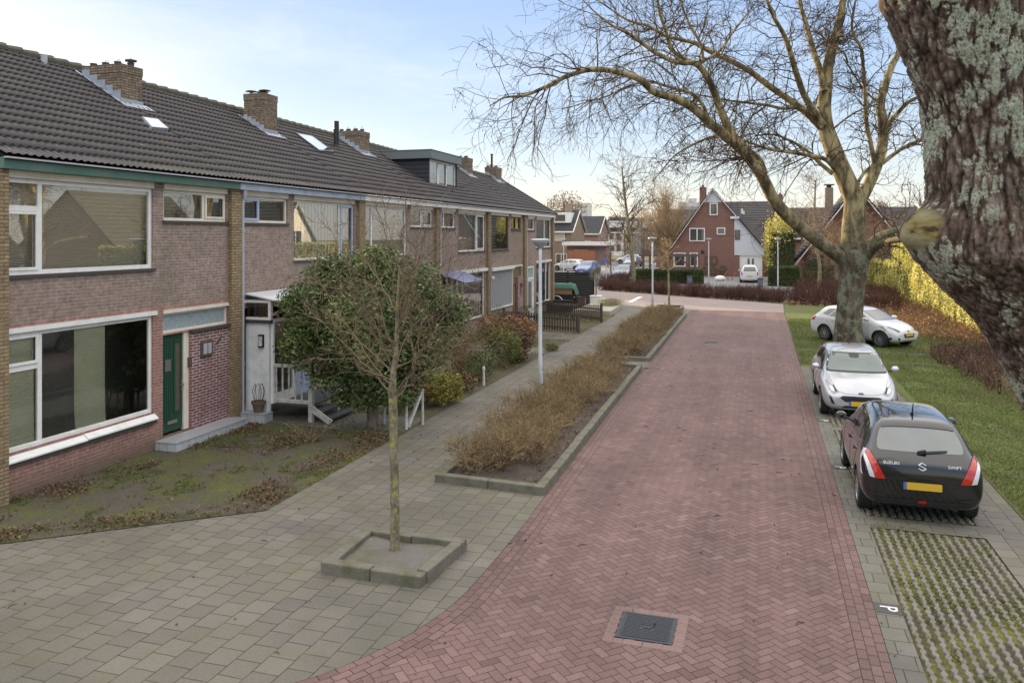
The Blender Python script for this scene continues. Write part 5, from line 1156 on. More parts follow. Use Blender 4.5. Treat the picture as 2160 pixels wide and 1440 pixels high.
for i, y in enumerate(yy):
    c = at_z((lx[i] + rx[i]) / 2, y, Zt); r0 = (rx[i] - lx[i]) / 2 * Zt / FPX
    for k in range(NC):
        a_ = 2 * math.pi * k / NC; dv = rgt * math.cos(a_) + fwd * math.sin(a_); p = c + dv * r0
        w = math.exp(-(abs(y - 484) / 46) ** 2.6) * math.exp(-((a_ - math.pi + 0.05) / 0.42) ** 2)
        q0 = Vector((p.x * 10, p.y * 10, p.z * 2.3)); q0 += 0.35 * noise.noise_vector(q0 * 1.3); d_ = noise.voronoi(q0)[0]; cr = min(1.0, (d_[1] - d_[0]) * 5.0)
        q1 = Vector((p.x * 27, p.y * 27, p.z * 7)); d1 = noise.voronoi(q1 + 0.3 * noise.noise_vector(q1))[0]; cr1 = min(1.0, (d1[1] - d1[0]) * 4.5)
        n4 = noise.noise(Vector((p.x * 1.8, p.y * 1.8, p.z * 1.6))); n1 = noise.noise(Vector((p.x * 4.5, p.y * 4.5, p.z * 2.6))); n5 = noise.noise(Vector((p.x * 70, p.y * 70, p.z * 45))); n6 = noise.noise(Vector((p.x * 34, p.y * 34, p.z * 10)))
        rough = max(0.0, 1 - 1.6 * w)
        V.append(p + dv * (0.045 * n4 + 0.028 * n1 + rough * (0.009 * cr + 0.009 * cr1 + 0.011 * n6 + 0.007 * n5 - 0.030) + 0.125 * w * (1 + 0.15 * n1)))
        RDG.append(min(1, max(0, 0.10 + 0.34 * cr + 0.30 * cr1 + 0.34 * n6 + 0.16 * n1))); STB.append(w)
nr_ = len(yy); i = np.arange(nr_ - 1)[:, None] * NC; j = np.arange(NC)[None, :]; F = np.stack([i + j, i + (j + 1) % NC, i + NC + (j + 1) % NC, i + NC + j], -1).reshape(-1, 4)
o = link_mesh('trunk', np.array([tuple(v) for v in V]), F, M_bigbark, fg, smooth=True)
for nm_, dat in (('ridge', RDG), ('stub', STB)): o.data.attributes.new(nm_, 'FLOAT', 'POINT').data.foreach_set('value', np.array(dat, dtype=np.float32))
T = Tubes(); r_ = np.random.default_rng(3); top = at_z(1935, -520, Zt)
for k in range(5):
    a_ = k * 1.3; grow(T, top - Vector((0, 0, 0.3)), (0.6 * math.cos(a_), 0.6 * math.sin(a_), 1), 3.2, 0.16, 2, r_, 0, 0.3, (3, 5, 2), 0.6)
T.obj('limb', M_planetwig, fg)

# ---- young tree in its kerb box
yt = thing('young_tree', 'bare young tree with lichen on its slim trunk, in the square kerb box', 'tree', (-4.73, 9.82, 0))
P = smooth_path([at_y(833, 1175, 9.82), at_y(833, 1080, 9.82), at_y(831, 960, 9.82), at_y(830, 880, 9.82), at_y(828, 812, 9.82), at_y(836, 740, 9.8), at_y(838, 660, 9.8), at_y(842, 560, 9.8)], 5)
T = Tubes(); T.add(P, np.interp(np.linspace(0, 1, len(P)), [0, .05, .3, .55, .62, .8, 1], [0.085, 0.064, 0.057, 0.058, 0.04, 0.026, 0.010]), 14); T.obj('trunk', M_youngbark, yt)
T = Tubes(); r_ = np.random.default_rng(21)
BR = [((828, 815), (770, 745), (700, 640), (655, 545)), ((826, 840), (790, 790), (735, 735), (640, 640)), ((832, 800), (800, 700), (745, 600), (700, 490)), ((834, 770), (870, 690), (930, 620), (1005, 590)), ((830, 835), (880, 760), (905, 690), (960, 640)),
      ((836, 740), (800, 650), (770, 560), (755, 455)), ((838, 720), (860, 640), (880, 560), (905, 450)), ((836, 700), (830, 600), (815, 520), (810, 440)), ((840, 650), (870, 580), (905, 540), (945, 505)), ((834, 780), (900, 740), (950, 700), (985, 675)),
      ((832, 790), (760, 720), (700, 690), (640, 660)), ((836, 690), (880, 620), (930, 560), (975, 545)), ((838, 660), (800, 590), (760, 540), (725, 520)), ((836, 730), (780, 680), (720, 620), (665, 600)), ((838, 640), (850, 560), (848, 490), (862, 430)), ((828, 850), (860, 800), (880, 740), (890, 680)),
      ((834, 830), (880, 800), (930, 760), (960, 735)), ((834, 760), (800, 720), (760, 640), (735, 610)), ((836, 710), (855, 640), (865, 600), (880, 520)), ((832, 800), (770, 780), (720, 745), (680, 725))]
for k, pts in enumerate(BR):
    yo = r_.uniform(-1.15, 1.15); P = [at_y(px, py, 9.8 + yo * (q / 3) ** 1.1) for q, (px, py) in enumerate(pts)]; P = smooth_path(P, 4); n = len(P)
    P = [p + Vector(r_.normal(0, 0.018, 3)) for p in P]; T.add(P, np.linspace(0.013, 0.003, n), 5, 0.4)
    for i in range(2, n):
        for q in range(3):
            if r_.random() < 0.5:
                dd = np.array(P[i] - P[i - 1]); dd /= np.linalg.norm(dd); qv = r_.normal(0, 1, 3); grow(T, P[i], dd * 0.9 + qv * 0.5 + np.array([0, 0, 0.35]), r_.uniform(0.22, 0.62), 0.0042, 1, r_, 0, 0.4, (5, 2, 1), r_.uniform(0.2, 0.8), None, 0.7, 4, 0.42, 0.0026)
T.obj('branches', M_youngtwig, yt)
C = np.array([tuple(at_y(x, y, 9.8)) for x, y in ((856, 655), (845, 705), (923, 685), (790, 650))]); V, F = leaves(C, 0.06, asp=0.8); link_mesh('leaves', V, F, M_leaf_red, yt, tint=np.full(16, 0.9))

# ---- dark evergreen tree in front of the second house
lt = thing('evergreen_tree', 'dense dark evergreen tree with a stout post-like trunk in front of the white porch', 'tree', (-8.3, 16.1, 0))
T = Tubes(); T.add(smooth_path([(-8.3, 16.1, -0.02), (-8.31, 16.1, 0.5), (-8.4, 16.15, 1.2), (-8.5, 16.2, 2.0)], 4), [0.125] * 5 + [0.115] * 8, 14); T.obj('trunk', M_post, lt)
T = Tubes(); r_ = np.random.default_rng(31)
for k in range(14): grow(T, (-8.45, 16.2, r_.uniform(0.8, 1.8)), (r_.normal(0, 1), r_.normal(0, 0.7), 0.6), r_.uniform(1.2, 2.0), 0.05, 1, r_, 0, 0.3, (4, 3, 1), 0.2)
T.obj('limbs', M_planetwig, lt)
def pb(x, y, Y, r, ry=None, rz=None): p = at_y(x, y, Y); k = r * (Y * 1.12) / FPX; return (p.x, p.y, p.z, k, ry or k, (rz or r) * (Y * 1.12) / FPX)
BL = [pb(770, 680, 16.3, 125, 1.2, 120), pb(680, 650, 16.0, 80, 0.9, 75), pb(655, 720, 15.9, 70, 0.8, 65), pb(745, 590, 16.4, 80, 0.9, 62), pb(850, 600, 16.6, 85, 0.9, 62), pb(900, 680, 16.6, 78, 0.8, 75), pb(940, 660, 16.9, 52, 0.6, 55), pb(710, 780, 15.9, 70, 0.7, 50), pb(810, 790, 16.1, 80, 0.8, 55), pb(880, 750, 16.4, 65, 0.7, 55), pb(800, 555, 16.5, 50, 0.6, 42), pb(630, 640, 16.0, 45, 0.5, 45), pb(690, 580, 16.2, 48, 0.6, 40), pb(775, 700, 15.4, 100, 0.7, 95), pb(760, 840, 15.9, 70, 0.5, 22), pb(835, 830, 16.0, 50, 0.45, 28)]
foliage('crown', BL, 30000, 0.115, M_leaf_green, lt, asp=0.34, shell=0.62, sag=0.45)
foliage('inner_leaves', [(b[0], b[1], b[2], b[3] * 0.72, b[4] * 0.72, b[5] * 0.72) for b in BL], 9000, 0.16, M_leaf_green, lt, asp=0.6, shell=0.2, sag=0.3)
C, _ = blob_points(BL, 900, 0.95)

# ---- garden bushes along the pavement
def bush(label, base, blobs, n, size, mat, cat='bush', name='garden_bush', twig=None, group=None, asp=0.45):
    t = thing(name, label, cat, base, group); T = Tubes(); r_ = np.random.default_rng(abs(hash(label)) % 1000 if False else int(base[0] * -100 + base[1] * 37) % 9999)
    top = max(b[2] + b[5] for b in blobs)
    for k in range(16):
        b = blobs[k % len(blobs)]; e = np.array([b[0] + r_.normal(0, b[3] * 0.5), b[1] + r_.normal(0, b[4] * 0.5), b[2] + b[5] * r_.uniform(-0.2, 0.8)]); p0 = np.array([base[0] + r_.normal(0, 0.08), base[1] + r_.normal(0, 0.08), -0.02]); T.add([p0, p0 * 0.5 + e * 0.5 + r_.normal(0, 0.06, 3), e], [0.014, 0.009, 0.004], 4, r_.random())
    T.obj('stems', twig or M_twig, t); foliage('leaves', blobs, n, size, mat, t, asp=asp, shell=0.35, zmin=0.02); return t
def twig_bush(label, base, n, H, spread, mat, cat='shrub', name='bare_shrub', leafmat=None, nl=0):
    t = thing(name, label, cat, base); T = Tubes(); r_ = np.random.default_rng(int(base[0] * -100 + base[1] * 37) % 9999); tips = []
    for k in range(n):
        a_ = r_.uniform(0, 6.28); q = r_.random() ** 0.6 * spread; p = (base[0] + 0.12 * r_.normal(), base[1] + 0.12 * r_.normal(), 0)
        grow(T, p, (q * math.cos(a_), q * math.sin(a_), H * r_.uniform(0.7, 1.0)), H * r_.uniform(0.7, 1.1), 0.009, 1, r_, 0, 0.25, (5, 2, 1), r_.uniform(0.2, 1), tips, 0.6, 4, 0.4, 0.003)
    T.obj('stems', mat, t)
    if leafmat: C = np.array(tips); C = C[r_.integers(0, len(C), nl)] + r_.normal(0, 0.05, (nl, 3)); V, F = leaves(C, 0.05, asp=0.6); link_mesh('leaves', V, F, leafmat, t, tint=np.repeat(r_.random(nl), 4))
    return t
bush('yellow-green leafy bush at the pavement edge right of the bare young tree', (-7.75, 18.7, 0), [(-7.75, 18.7, 0.50, 0.42, 0.55, 0.42), (-7.6, 19.1, 0.4, 0.35, 0.4, 0.35)], 1500, 0.10, M_leaf_yel)
bush('rusty brown bush of dead leaves beside the yellow-green bush', (-8.1, 19.9, 0), [(-8.1, 19.8, 0.35, 0.5, 0.9, 0.36), (-7.8, 20.6, 0.28, 0.35, 0.5, 0.28), (-8.3, 18.4, 0.3, 0.45, 0.6, 0.32)], 2200, 0.08, M_leaf_brown, asp=0.6)
bush('grey-green spreading bush on the pavement edge below the brown twigs', (-7.95, 22.0, 0), [(-7.95, 21.9, 0.38, 0.45, 0.7, 0.40), (-8.2, 23.0, 0.45, 0.5, 0.6, 0.42)], 2400, 0.06, M_box)
bush('fresh green rounded bush overhanging the pavement halfway along the row', (-8.0, 24.7, 0), [(-8.0, 24.7, 0.85, 0.5, 0.7, 0.62), (-7.9, 25.3, 0.6, 0.4, 0.5, 0.5), (-8.5, 24.5, 1.0, 0.45, 0.5, 0.5)], 3200, 0.08, M_leaf_bush)
bush('brown faded hydrangea bush beside the fresh green one', (-7.95, 26.4, 0), [(-7.95, 26.3, 0.6, 0.42, 0.6, 0.52), (-8.3, 27.2, 0.62, 0.5, 0.5, 0.5), (-7.9, 25.9, 0.3, 0.35, 0.4, 0.3)], 2200, 0.09, M_leaf_brown, asp=0.75)
bush('pale brown hydrangea heads in front of the first picket fence', (-9.8, 32.2, 0), [(-9.8, 31.8, 0.55, 0.9, 0.7, 0.5), (-10.6, 31.0, 0.6, 0.6, 0.6, 0.5), (-8.9, 30.6, 0.5, 0.5, 0.5, 0.4)], 2400, 0.10, M_leaf_red, asp=0.8)
bush('dark evergreen shrub under the window of the fourth house', (-10.7, 26.6, 0), [(-10.7, 26.6, 0.9, 0.55, 0.7, 0.75), (-10.5, 27.2, 0.6, 0.45, 0.5, 0.55)], 3000, 0.075, M_box)
bush('small light green shrub against the yellow pilaster by the roller blind', (-11.0, 33.3, 0), [(-11.0, 33.3, 0.75, 0.35, 0.45, 0.55), (-10.8, 33.0, 0.4, 0.35, 0.4, 0.4)], 1300, 0.07, M_leaf_bush)
bush('low green cushion plant on the corner of the pavement', (-7.5, 29.0, 0), [(-7.5, 29.0, 0.14, 0.28, 0.4, 0.14)], 600, 0.06, M_leaf_bush)
twig_bush('tall tangle of brown bare stems left of the fresh green bush', (-8.7, 22.6, 0), 60, 1.75, 0.62, M_twig, leafmat=M_leaf_red, nl=200)
twig_bush('bare reddish stems standing behind the rusty brown bush', (-9.2, 20.6, 0), 40, 1.5, 0.6, M_twig_red)
twig_bush('loose bare shrub behind the white rail posts', (-8.5, 17.7, 0), 30, 1.3, 0.6, M_twig, leafmat=M_leaf_bush, nl=160)
twig_bush('dry weeds growing in front of the evergreen tree', (-9.1, 14.6, 0), 26, 0.45, 0.7, M_twig_tan, leafmat=M_leaf_bush, nl=160)

# ---- white rail fragments, stakes and the flower pot
t = thing('white_rail', 'broken white rail with turned posts and a diagonal brace beside the evergreen tree', 'railing', (-7.4, 16.4, 0))
m = MB(); m.lathe((-8.22, 16.5, 0), [(0.03, -0.02), (0.035, 0.3), (0.028, 0.5), (0.034, 0.62), (0.02, 0.66)], 8); m.obj('post', M_offwhite, t)
m = MB(); m.lathe((-7.52, 16.2, 0), [(0.032, -0.02), (0.036, 0.3), (0.028, 0.5), (0.034, 0.74), (0.02, 0.78)], 8); m.obj('post', M_offwhite, t)
m = MB(); m.lathe((-7.36, 16.72, 0), [(0.032, -0.02), (0.036, 0.3), (0.028, 0.5), (0.034, 0.78), (0.02, 0.82)], 8); m.obj('post', M_offwhite, t)
m = MB(); m.beam((-7.50, 16.25, 0.05), (-7.37, 16.68, 0.76), 0.05, 0.07); m.obj('brace', M_offwhite, t)
m = MB(); m.beam((-8.9, 16.6, 0.42), (-8.24, 16.5, 0.52), 0.05, 0.07); m.obj('rail', M_wood, t)
t = thing('white_post', 'single short white turned post at the pavement edge beyond the yellow bush', 'post', (-7.6, 21.6, 0)); m = MB(); m.lathe((-7.6, 21.6, 0), [(0.04, -0.02), (0.04, 0.25), (0.03, 0.4), (0.045, 0.5), (0.03, 0.56)], 8); m.obj('shaft', M_offwhite, t)
t = thing('flower_pot', 'terracotta pot with a bare wire climber on the white tiled step', 'flower pot', (-11.12, 15.88, 0.22))
m = MB(); m.lathe((-11.12, 15.88, 0.22), [(0.10, 0), (0.145, 0.20), (0.165, 0.20), (0.168, 0.26), (0.145, 0.262), (0.13, 0.23), (0.02, 0.22)], 18); m.obj('pot', plain('terracotta', (0.15, 0.10, 0.075), 0.8, 0.3, 9), t, smooth=False)
T = Tubes(); r_ = np.random.default_rng(8)
for k in range(7): a_ = k * 0.9; T.add(smooth_path([(-11.12 + 0.07 * math.cos(a_), 15.88 + 0.07 * math.sin(a_), 0.42), (-11.12 + 0.14 * math.cos(a_), 15.88 + 0.14 * math.sin(a_), 0.7), (-11.12 + 0.08 * math.cos(a_ + .5), 15.88 + 0.08 * math.sin(a_ + .5), 0.88)], 3), 0.006, 4, 0.1)
T.obj('stems', M_twig_red, t)

# ---- picket fences and the far front yard
M_picket = plain('dark_picket', (0.085, 0.065, 0.05), 0.75, 0.3, 8)
def picket(label, a, b, h, n, posts=(0, 1)):
    a, b = Vector((*a, 0)), Vector((*b, 0)); t = thing('picket_fence', label, 'fence', tuple(a)); d = b - a; u = d.normalized()
    m = MB(); nrm = Vector((-u.y, u.x, 0)) * 0.03
    for k in range(n):
        p = a + d * ((k + 0.5) / n) - nrm; z = h + random.uniform(-0.015, 0.015); m.beam((p.x, p.y, 0.06), (p.x, p.y, z), 0.075, 0.022, up=(u.y, -u.x, 0)) 
        m.beam((p.x, p.y, z), (p.x, p.y, z + 0.03), 0.045, 0.022, up=(u.y, -u.x, 0))
    m.obj('pickets', M_picket, t)
    for z in (0.22, h - 0.16):
        m = MB(); m.beam(a + Vector((0, 0, z)) + nrm * 0.2, b + Vector((0, 0, z)) + nrm * 0.2, 0.03, 0.07); m.obj('rail', M_picket, t)
    for s_ in posts:
        p = a + d * s_ + u * (0.06 if s_ else -0.06); m = MB(); m.box(p.x - 0.05, p.x + 0.05, p.y - 0.05, p.y + 0.05, -0.02, h + 0.1); m.lathe((p.x, p.y, h + 0.1), [(0.05, 0), (0.06, 0.03), (0.04, 0.07), (0.01, 0.08)], 8); m.obj('post', M_picket, t)
picket('nearer dark picket fence running from the pavement to the fifth house', (-7.75, 34.5), (-11.5, 35.7), 0.76, 28)
picket('further dark picket fence in front of the black fence panel', (-7.6, 39.1), (-11.4, 41.6), 0.82, 32)
t = thing('raised_planter', 'low pale concrete planter with pale grass beyond the further picket fence', 'planter', (-8.7, 45, 0))
m = MB(); P = [(-9.8, 42.8), (-7.75, 42.6), (-7.85, 47.0), (-9.8, 48.2)]; m.prism(P, lambda x, y, z: (x, y, z), -0.02, 0.26); m.obj('slab', plain('pale_concrete', (0.42, 0.39, 0.33), 0.8, 0.12, 3, dirt=(0.22, 0.23, 0.14), dscale=1.5), t, bevel=0.02)
T = Tubes(); r_ = np.random.default_rng(4)
for k in range(500): a_ = r_.uniform(0, 6.28); q = r_.uniform(0, 0.75); bx_, by_ = -8.4 + r_.normal(0, 0.3), 46.2 + r_.normal(0, 0.5); T.add([(bx_, by_, 0.24), (bx_ + 0.3 * q * math.cos(a_), by_ + 0.3 * q * math.sin(a_), 0.24 + 0.4 * (1 - q * 0.4)), (bx_ + 0.75 * q * math.cos(a_), by_ + 0.75 * q * math.sin(a_), 0.24 + 0.45 * (1 - q))], [0.006, 0.005, 0.003], 3, r_.random())
T.obj('grass_tuft', tinted('pale_grass', [(0.26, 0.24, 0.12), (0.44, 0.40, 0.25)], 0.8), t)
t = thing('tub_planter', 'square white tub holding a small silvery standard tree behind the picket fence', 'planter', (-9.6, 47.9, 0)); m = MB(); m.box(-9.92, -9.28, 47.6, 48.2, 0, 0.62); m.box(-9.95, -9.25, 47.57, 48.23, 0.621, 0.68); m.obj('tub', M_white, t, bevel=0.02)
t = thing('standard_tree', 'small silvery standard tree growing from the white tub', 'tree', (-9.6, 47.9, 0.62)); T = Tubes(); T.add([(-9.6, 47.9, 0.6), (-9.58, 47.9, 1.2), (-9.6, 47.9, 1.75)], 0.045, 8); T.obj('trunk', M_youngbark, t); foliage('crown', [(-9.6, 47.9, 1.95, 0.42, 0.42, 0.40), (-9.5, 47.9, 2.3, 0.22, 0.25, 0.3), (-9.85, 47.9, 2.2, 0.2, 0.2, 0.25)], 1400, 0.085, tinted('olive_leaf', [(0.10, 0.11, 0.08), (0.22, 0.22, 0.16), (0.36, 0.34, 0.24)], 0.6), t, asp=0.3, shell=0.2)
t = thing('fence_panel', 'tall black board fence closing the yard beyond the end house', 'fence', (-10.9, 48.8, 0)); m = MB()
for k in range(14): m.box(-13.2, -9.95, 48.78, 48.82, 0.05 + k * 0.142, 0.05 + k * 0.142 + 0.136)
m.obj('boards', M_dark, t)
for x in (-13.2, -11.6, -9.95): m = MB(); m.box(x - 0.05, x + 0.05, 48.825, 48.9, -0.02, 2.08); m.obj('post', M_dark, t)
# trailer with a boxed load under green netting
t = thing('trailer', 'small black trailer with a bent tube mudguard, parked by the black fence', 'trailer', (-11.3, 47.2, 0))
m = MB(); m.box(-12.6, -10.55, 46.7, 47.8, 0.42, 0.47); m.box(-12.6, -10.55, 46.66, 46.7, 0.42, 0.80); m.box(-12.6, -10.55, 47.8, 47.84, 0.42, 0.80); m.box(-10.59, -10.55, 46.7, 47.8, 0.47, 0.80); m.box(-12.6, -12.56, 46.7, 47.8, 0.47, 0.80); m.obj('bed', M_dark, t)
m = MB(); m.tube([(-11.75, 46.5, 0.30), (-11.75, 46.62, 0.30)], 0.28, 18); m.obj('wheel', M_dark, t)
m = MB(); m.tube([(-11.75 + 0.4 * math.cos(a_), 46.55, 0.30 + 0.4 * math.sin(a_)) for a_ in np.linspace(0, math.pi, 14)], 0.035, 8); m.obj('mudguard', M_steel, t)
m = MB(); m.box(-10.72, -10.62, 46.63, 46.655, 0.62, 0.68); m.obj('lamp', plain('amber', (0.7, 0.18, 0.02), 0.4), t)
t = thing('cardboard_box', 'large brown cardboard box loaded on the black trailer', 'box', (-11.6, 47.2, 0.47)); m = MB(); m.box(-12.3, -10.85, 46.85, 47.6, 0.475, 1.32); m.obj('carton', plain('cardboard', (0.33, 0.20, 0.11), 0.8, 0.1, 4), t, bevel=0.01); m = MB(); m.box(-12.3, -10.85, 47.19, 47.26, 1.3225, 1.326); m.obj('flap_tape', plain('tape', (0.4, 0.3, 0.2), 0.5), t)
V, F = [], []; nx_, ny_ = 20, 14
for i in range(ny_ + 1):
    for j in range(nx_ + 1):
        x = -12.4 + 1.95 * j / nx_; y = 46.78 + 0.9 * i / ny_; top = 1.42 if x < -10.8 else max(0.55, 1.42 - (x + 10.8) * 3.2)
        if i == 0: top = min(top, 1.12)
        V.append((x, y, top + 0.05 * noise.noise((x * 4, y * 4, 0))))
for i in range(ny_):
    for j in range(nx_): q = i * (nx_ + 1) + j; F.append((q, q + 1, q + nx_ + 2, q + nx_ + 1))
tagp(link_mesh('cargo_net', V, F, plain('green_net', (0.045, 0.14, 0.10), 0.7, 0.3, 20), base=(-11.4, 47.2, 1.4), smooth=True), 'green cargo net thrown over the cardboard box on the trailer', 'net')
t = thing('garden_bench', 'low dark wicker bench with grey cushions in the yard of the end house', 'bench', (-11.0, 44.0, 0)); m = MB(); m.box(-11.5, -10.2, 43.6, 44.3, 0.03, 0.36); m.box(-11.5, -11.36, 43.6, 44.3, 0.361, 0.62); m.box(-11.36, -10.2, 44.2, 44.3, 0.361, 0.66); m.obj('frame', M_dark, t, bevel=0.03); m = MB(); m.box(-11.34, -10.8, 43.62, 44.19, 0.362, 0.47); m.obj('cushion', M_slate, t, bevel=0.04); m = MB(); m.box(-10.78, -10.22, 43.62, 44.19, 0.362, 0.47); m.obj('cushion', M_slate, t, bevel=0.04)
t = thing('storage_crate', 'dark upright crate beside the trailer in the yard', 'crate', (-10.2, 46.5, 0)); m = MB(); m.box(-10.4, -9.95, 46.3, 46.7, 0, 0.62); m.obj('body', M_wood, t, bevel=0.015); m = MB(); m.box(-10.42, -9.93, 46.28, 46.72, 0.621, 0.66); m.obj('lid', M_dark, t)
t = thing('plant_tub', 'round dark tub with dry plants by the brown front door', 'flower pot', (-11.15, 37.6, 0)); m = MB(); m.lathe((-11.15, 37.6, 0), [(0.16, 0), (0.22, 0.36), (0.2, 0.37), (0.02, 0.34)], 14); m.obj('pot', M_dark, t); foliage('leaves', [(-11.15, 37.6, 0.62, 0.3, 0.3, 0.28)], 260, 0.08, M_leaf_bush, t)
t = thing('plant_tub', 'pale stone tub with a spindly plant beside the dark round tub', 'flower pot', (-11.1, 38.4, 0)); m = MB(); m.lathe((-11.1, 38.4, 0), [(0.2, 0), (0.24, 0.4), (0.21, 0.41), (0.02, 0.36)], 14); m.obj('pot', M_pipe, t); foliage('leaves', [(-11.1, 38.4, 0.6, 0.22, 0.22, 0.25)], 160, 0.07, M_box, t)

# ---- hedges, copper ground cover and brambles on the right
def hedge(label, x0, x1, y0, y1, h, n, mat, size=0.11, name='hedge', rot=None, wob=0.12):
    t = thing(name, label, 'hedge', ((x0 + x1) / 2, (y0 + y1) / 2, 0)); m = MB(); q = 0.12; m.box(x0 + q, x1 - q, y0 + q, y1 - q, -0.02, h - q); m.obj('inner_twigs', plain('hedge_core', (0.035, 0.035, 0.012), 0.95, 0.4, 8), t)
    A = [(y1 - y0) * h, (y1 - y0) * h, (x1 - x0) * h, (x1 - x0) * h, (x1 - x0) * (y1 - y0)]; A = np.array(A) / sum(A); k = rng.choice(5, n, p=A); u, v = rng.random(n), rng.random(n); C = np.zeros((n, 3))
    C[:, 0] = np.where(k == 0, x0, np.where(k == 1, x1, x0 + (x1 - x0) * u)); C[:, 1] = np.where(k == 2, y0, np.where(k == 3, y1, y0 + (y1 - y0) * np.where(k < 2, u, v))); C[:, 2] = np.where(k == 4, h, h * v)
    nzv = np.array([noise.noise((c[0] * 1.1, c[1] * 1.1, c[2] * 0.7)) + 0.5 * noise.noise((c[0] * 3, c[1] * 3, c[2] * 2.2)) for c in C]); off = wob * (nzv - 0.1)
    C[:, 0] += np.where(k == 0, -off, np.where(k == 1, off, 0)); C[:, 1] += np.where(k == 2, -off, np.where(k == 3, off, 0)); C[:, 2] += np.where(k == 4, off, 0)
    C += rng.normal(0, 0.03, C.shape); C[:, 2] = np.maximum(C[:, 2], 0.03); NB = np.array([(-1, 0, 0), (1, 0, 0), (0, -1, 0), (0, 1, 0), (0, 0, 1)], float)[k] * 2.4; V, F = leaves(C, size, asp=0.55, nb=NB)
    link_mesh('leaves', V, F, mat, t, tint=np.repeat(np.clip(0.5 + 0.55 * nzv + rng.normal(0, 0.15, n), 0, 1), 4)); return t
hedge('tall golden sunlit hedge on the right behind the parked white car', 8.9, 10.4, 34, 62, 3.75, 42000, M_hedge, 0.12, wob=0.14)
hedge('lower shaded hedge continuing beyond the tall golden hedge', 9.1, 10.3, 62.4, 80, 2.25, 16000, M_hedge, 0.12, wob=0.12)
hedge('long clipped dark green hedge in front of the gable house, under the pergola', -10.9, -5.0, 72.9, 74.3, 1.25, 9000, M_box, 0.12, wob=0.08)
hedge('square clipped green hedge block right of the garage drive', 0.65, 3.1, 71.9, 74.2, 1.65, 5000, M_box, 0.12, wob=0.08)
hedge('narrow upright dark hedge between the garage and the leaning roof', 0.9, 3.0, 78, 84, 4.6, 5000, M_box, 0.16, wob=0.25)
bush('tall golden conifer lit by the sun right of the garage', (1.6, 80, 0), [(1.6, 79, 4.6, 1.4, 1.5, 2.2), (0.9, 79, 3.0, 0.7, 1.2, 2.8), (2.3, 79, 5.6, 0.8, 0.8, 1.0)], 4200, 0.2, M_hedge, name='conifer', cat='tree')
bush('grey-green rounded shrub below the leaning roof', (5.2, 78, 0), [(4.4, 78, 0.9, 1.2, 1.0, 0.9), (5.6, 78.4, 0.8, 1.0, 1.0, 0.8)], 2200, 0.13, M_box)

def twig_mass(name, label, cat, spots, H, mat, leafmat, nl, seed=1, twigs=7, rr=0.008, lsize=0.07):
    r_ = np.random.default_rng(seed); T = Tubes(); tips = []
    for x, y in spots:
        hh = H * r_.uniform(0.7, 1.15) * (1 + 0.35 * noise.noise((x * 0.5, y * 0.5, 2)))
        for k in range(twigs):
            a_ = r_.uniform(0, 6.28); q = r_.uniform(0.05, 0.42); e = np.array([x + q * math.cos(a_), y + q * math.sin(a_), hh * r_.uniform(0.55, 1.0)]); b = np.array([x + 0.05 * math.cos(a_), y, 0.0]); mid = b * 0.45 + e * 0.55 + r_.normal(0, 0.05, 3); tn = r_.random()
            T.add([b, mid, e], [rr, rr * .75, rr * .4], 3, tn); e2 = mid + r_.normal(0, 0.16, 3) + np.array([0, 0, 0.12]); T.add([mid, e2], [rr * .6, rr * .35], 3, tn); e3 = e + r_.normal(0, 0.12, 3); T.add([(mid + e) / 2, e3], [rr * .5, rr * .3], 3, tn); tips += [e, e2, e3, mid]
    V = np.concatenate(T.V); F = np.concatenate(T.F); tt = np.concatenate(T.T)
    o = tagp(link_mesh(name, V, F, mat, tint=tt), label, cat, kind='stuff')
    if nl:
        C = np.array(tips)[r_.integers(0, len(tips), nl)] + r_.normal(0, 0.05, (nl, 3)); C[:, 2] = np.maximum(C[:, 2], 0.03); V, F = leaves(C, lsize, asp=0.6)
        link_mesh('leaves', V, F, leafmat, o, tint=np.repeat(r_.random(nl), 4))
def spots_in(poly, n, seed=0):
    r_ = np.random.default_rng(seed); P = np.array(poly); out = []
    def inside(x, y):
        c = False; j = len(poly) - 1
        for i in range(len(poly)):
            (xi, yi), (xj, yj) = poly[i], poly[j]
            if (yi > y) != (yj > y) and x < (xj - xi) * (y - yi) / (yj - yi) + xi: c = not c
            j = i
        return c
    while len(out) < n:
        x, y = r_.uniform(P[:, 0].min(), P[:, 0].max()), r_.uniform(P[:, 1].min(), P[:, 1].max())
        if inside(x, y): out.append((x, y))
    return out
twig_mass('shrub_bed', 'long low bed of dark red bare twigs along the far side of the bend', 'shrub bed', spots_in([(-12.6, 63.2), (-3.4, 56.8), (1.2, 54.0), (2.0, 58.4), (-3.0, 60.2), (-11.5, 66.5)], 620, 1), 0.85, M_twig_red, M_leaf_red, 500, 1, 8, 0.011)
twig_mass('shrub_bed', 'dark red bare shrubs right of the bend in front of the leaning roof', 'shrub bed', spots_in([(1.6, 53.8), (7.5, 47.5), (8.8, 60), (6, 68), (3, 68), (2.2, 59)], 560, 2), 1.05, M_twig_red, M_leaf_red, 900, 2, 8, 0.011)
twig_mass('shrub_bed', 'copper brown shrubs at the foot of the golden hedge behind the white car', 'shrub bed', spots_in([(6.6, 37.4), (8.9, 34.5), (8.9, 58), (7.6, 50), (4.6, 50), (5.6, 40.5)], 420, 3), 0.34, M_twig_tan, M_leaf_red, 7500, 3, 6, 0.009, 0.09)
twig_mass('bramble', 'dark tangle of bare brambles at the right edge of the lawn', 'brambles', spots_in([(6.4, 33.2), (8.9, 34.5), (12.5, 26), (11, 16), (7.4, 18.5), (6.0, 25.5), (5.6, 31)], 620, 4), 0.55, M_twig_red, M_leaf_brown, 2600, 4, 7, 0.009)
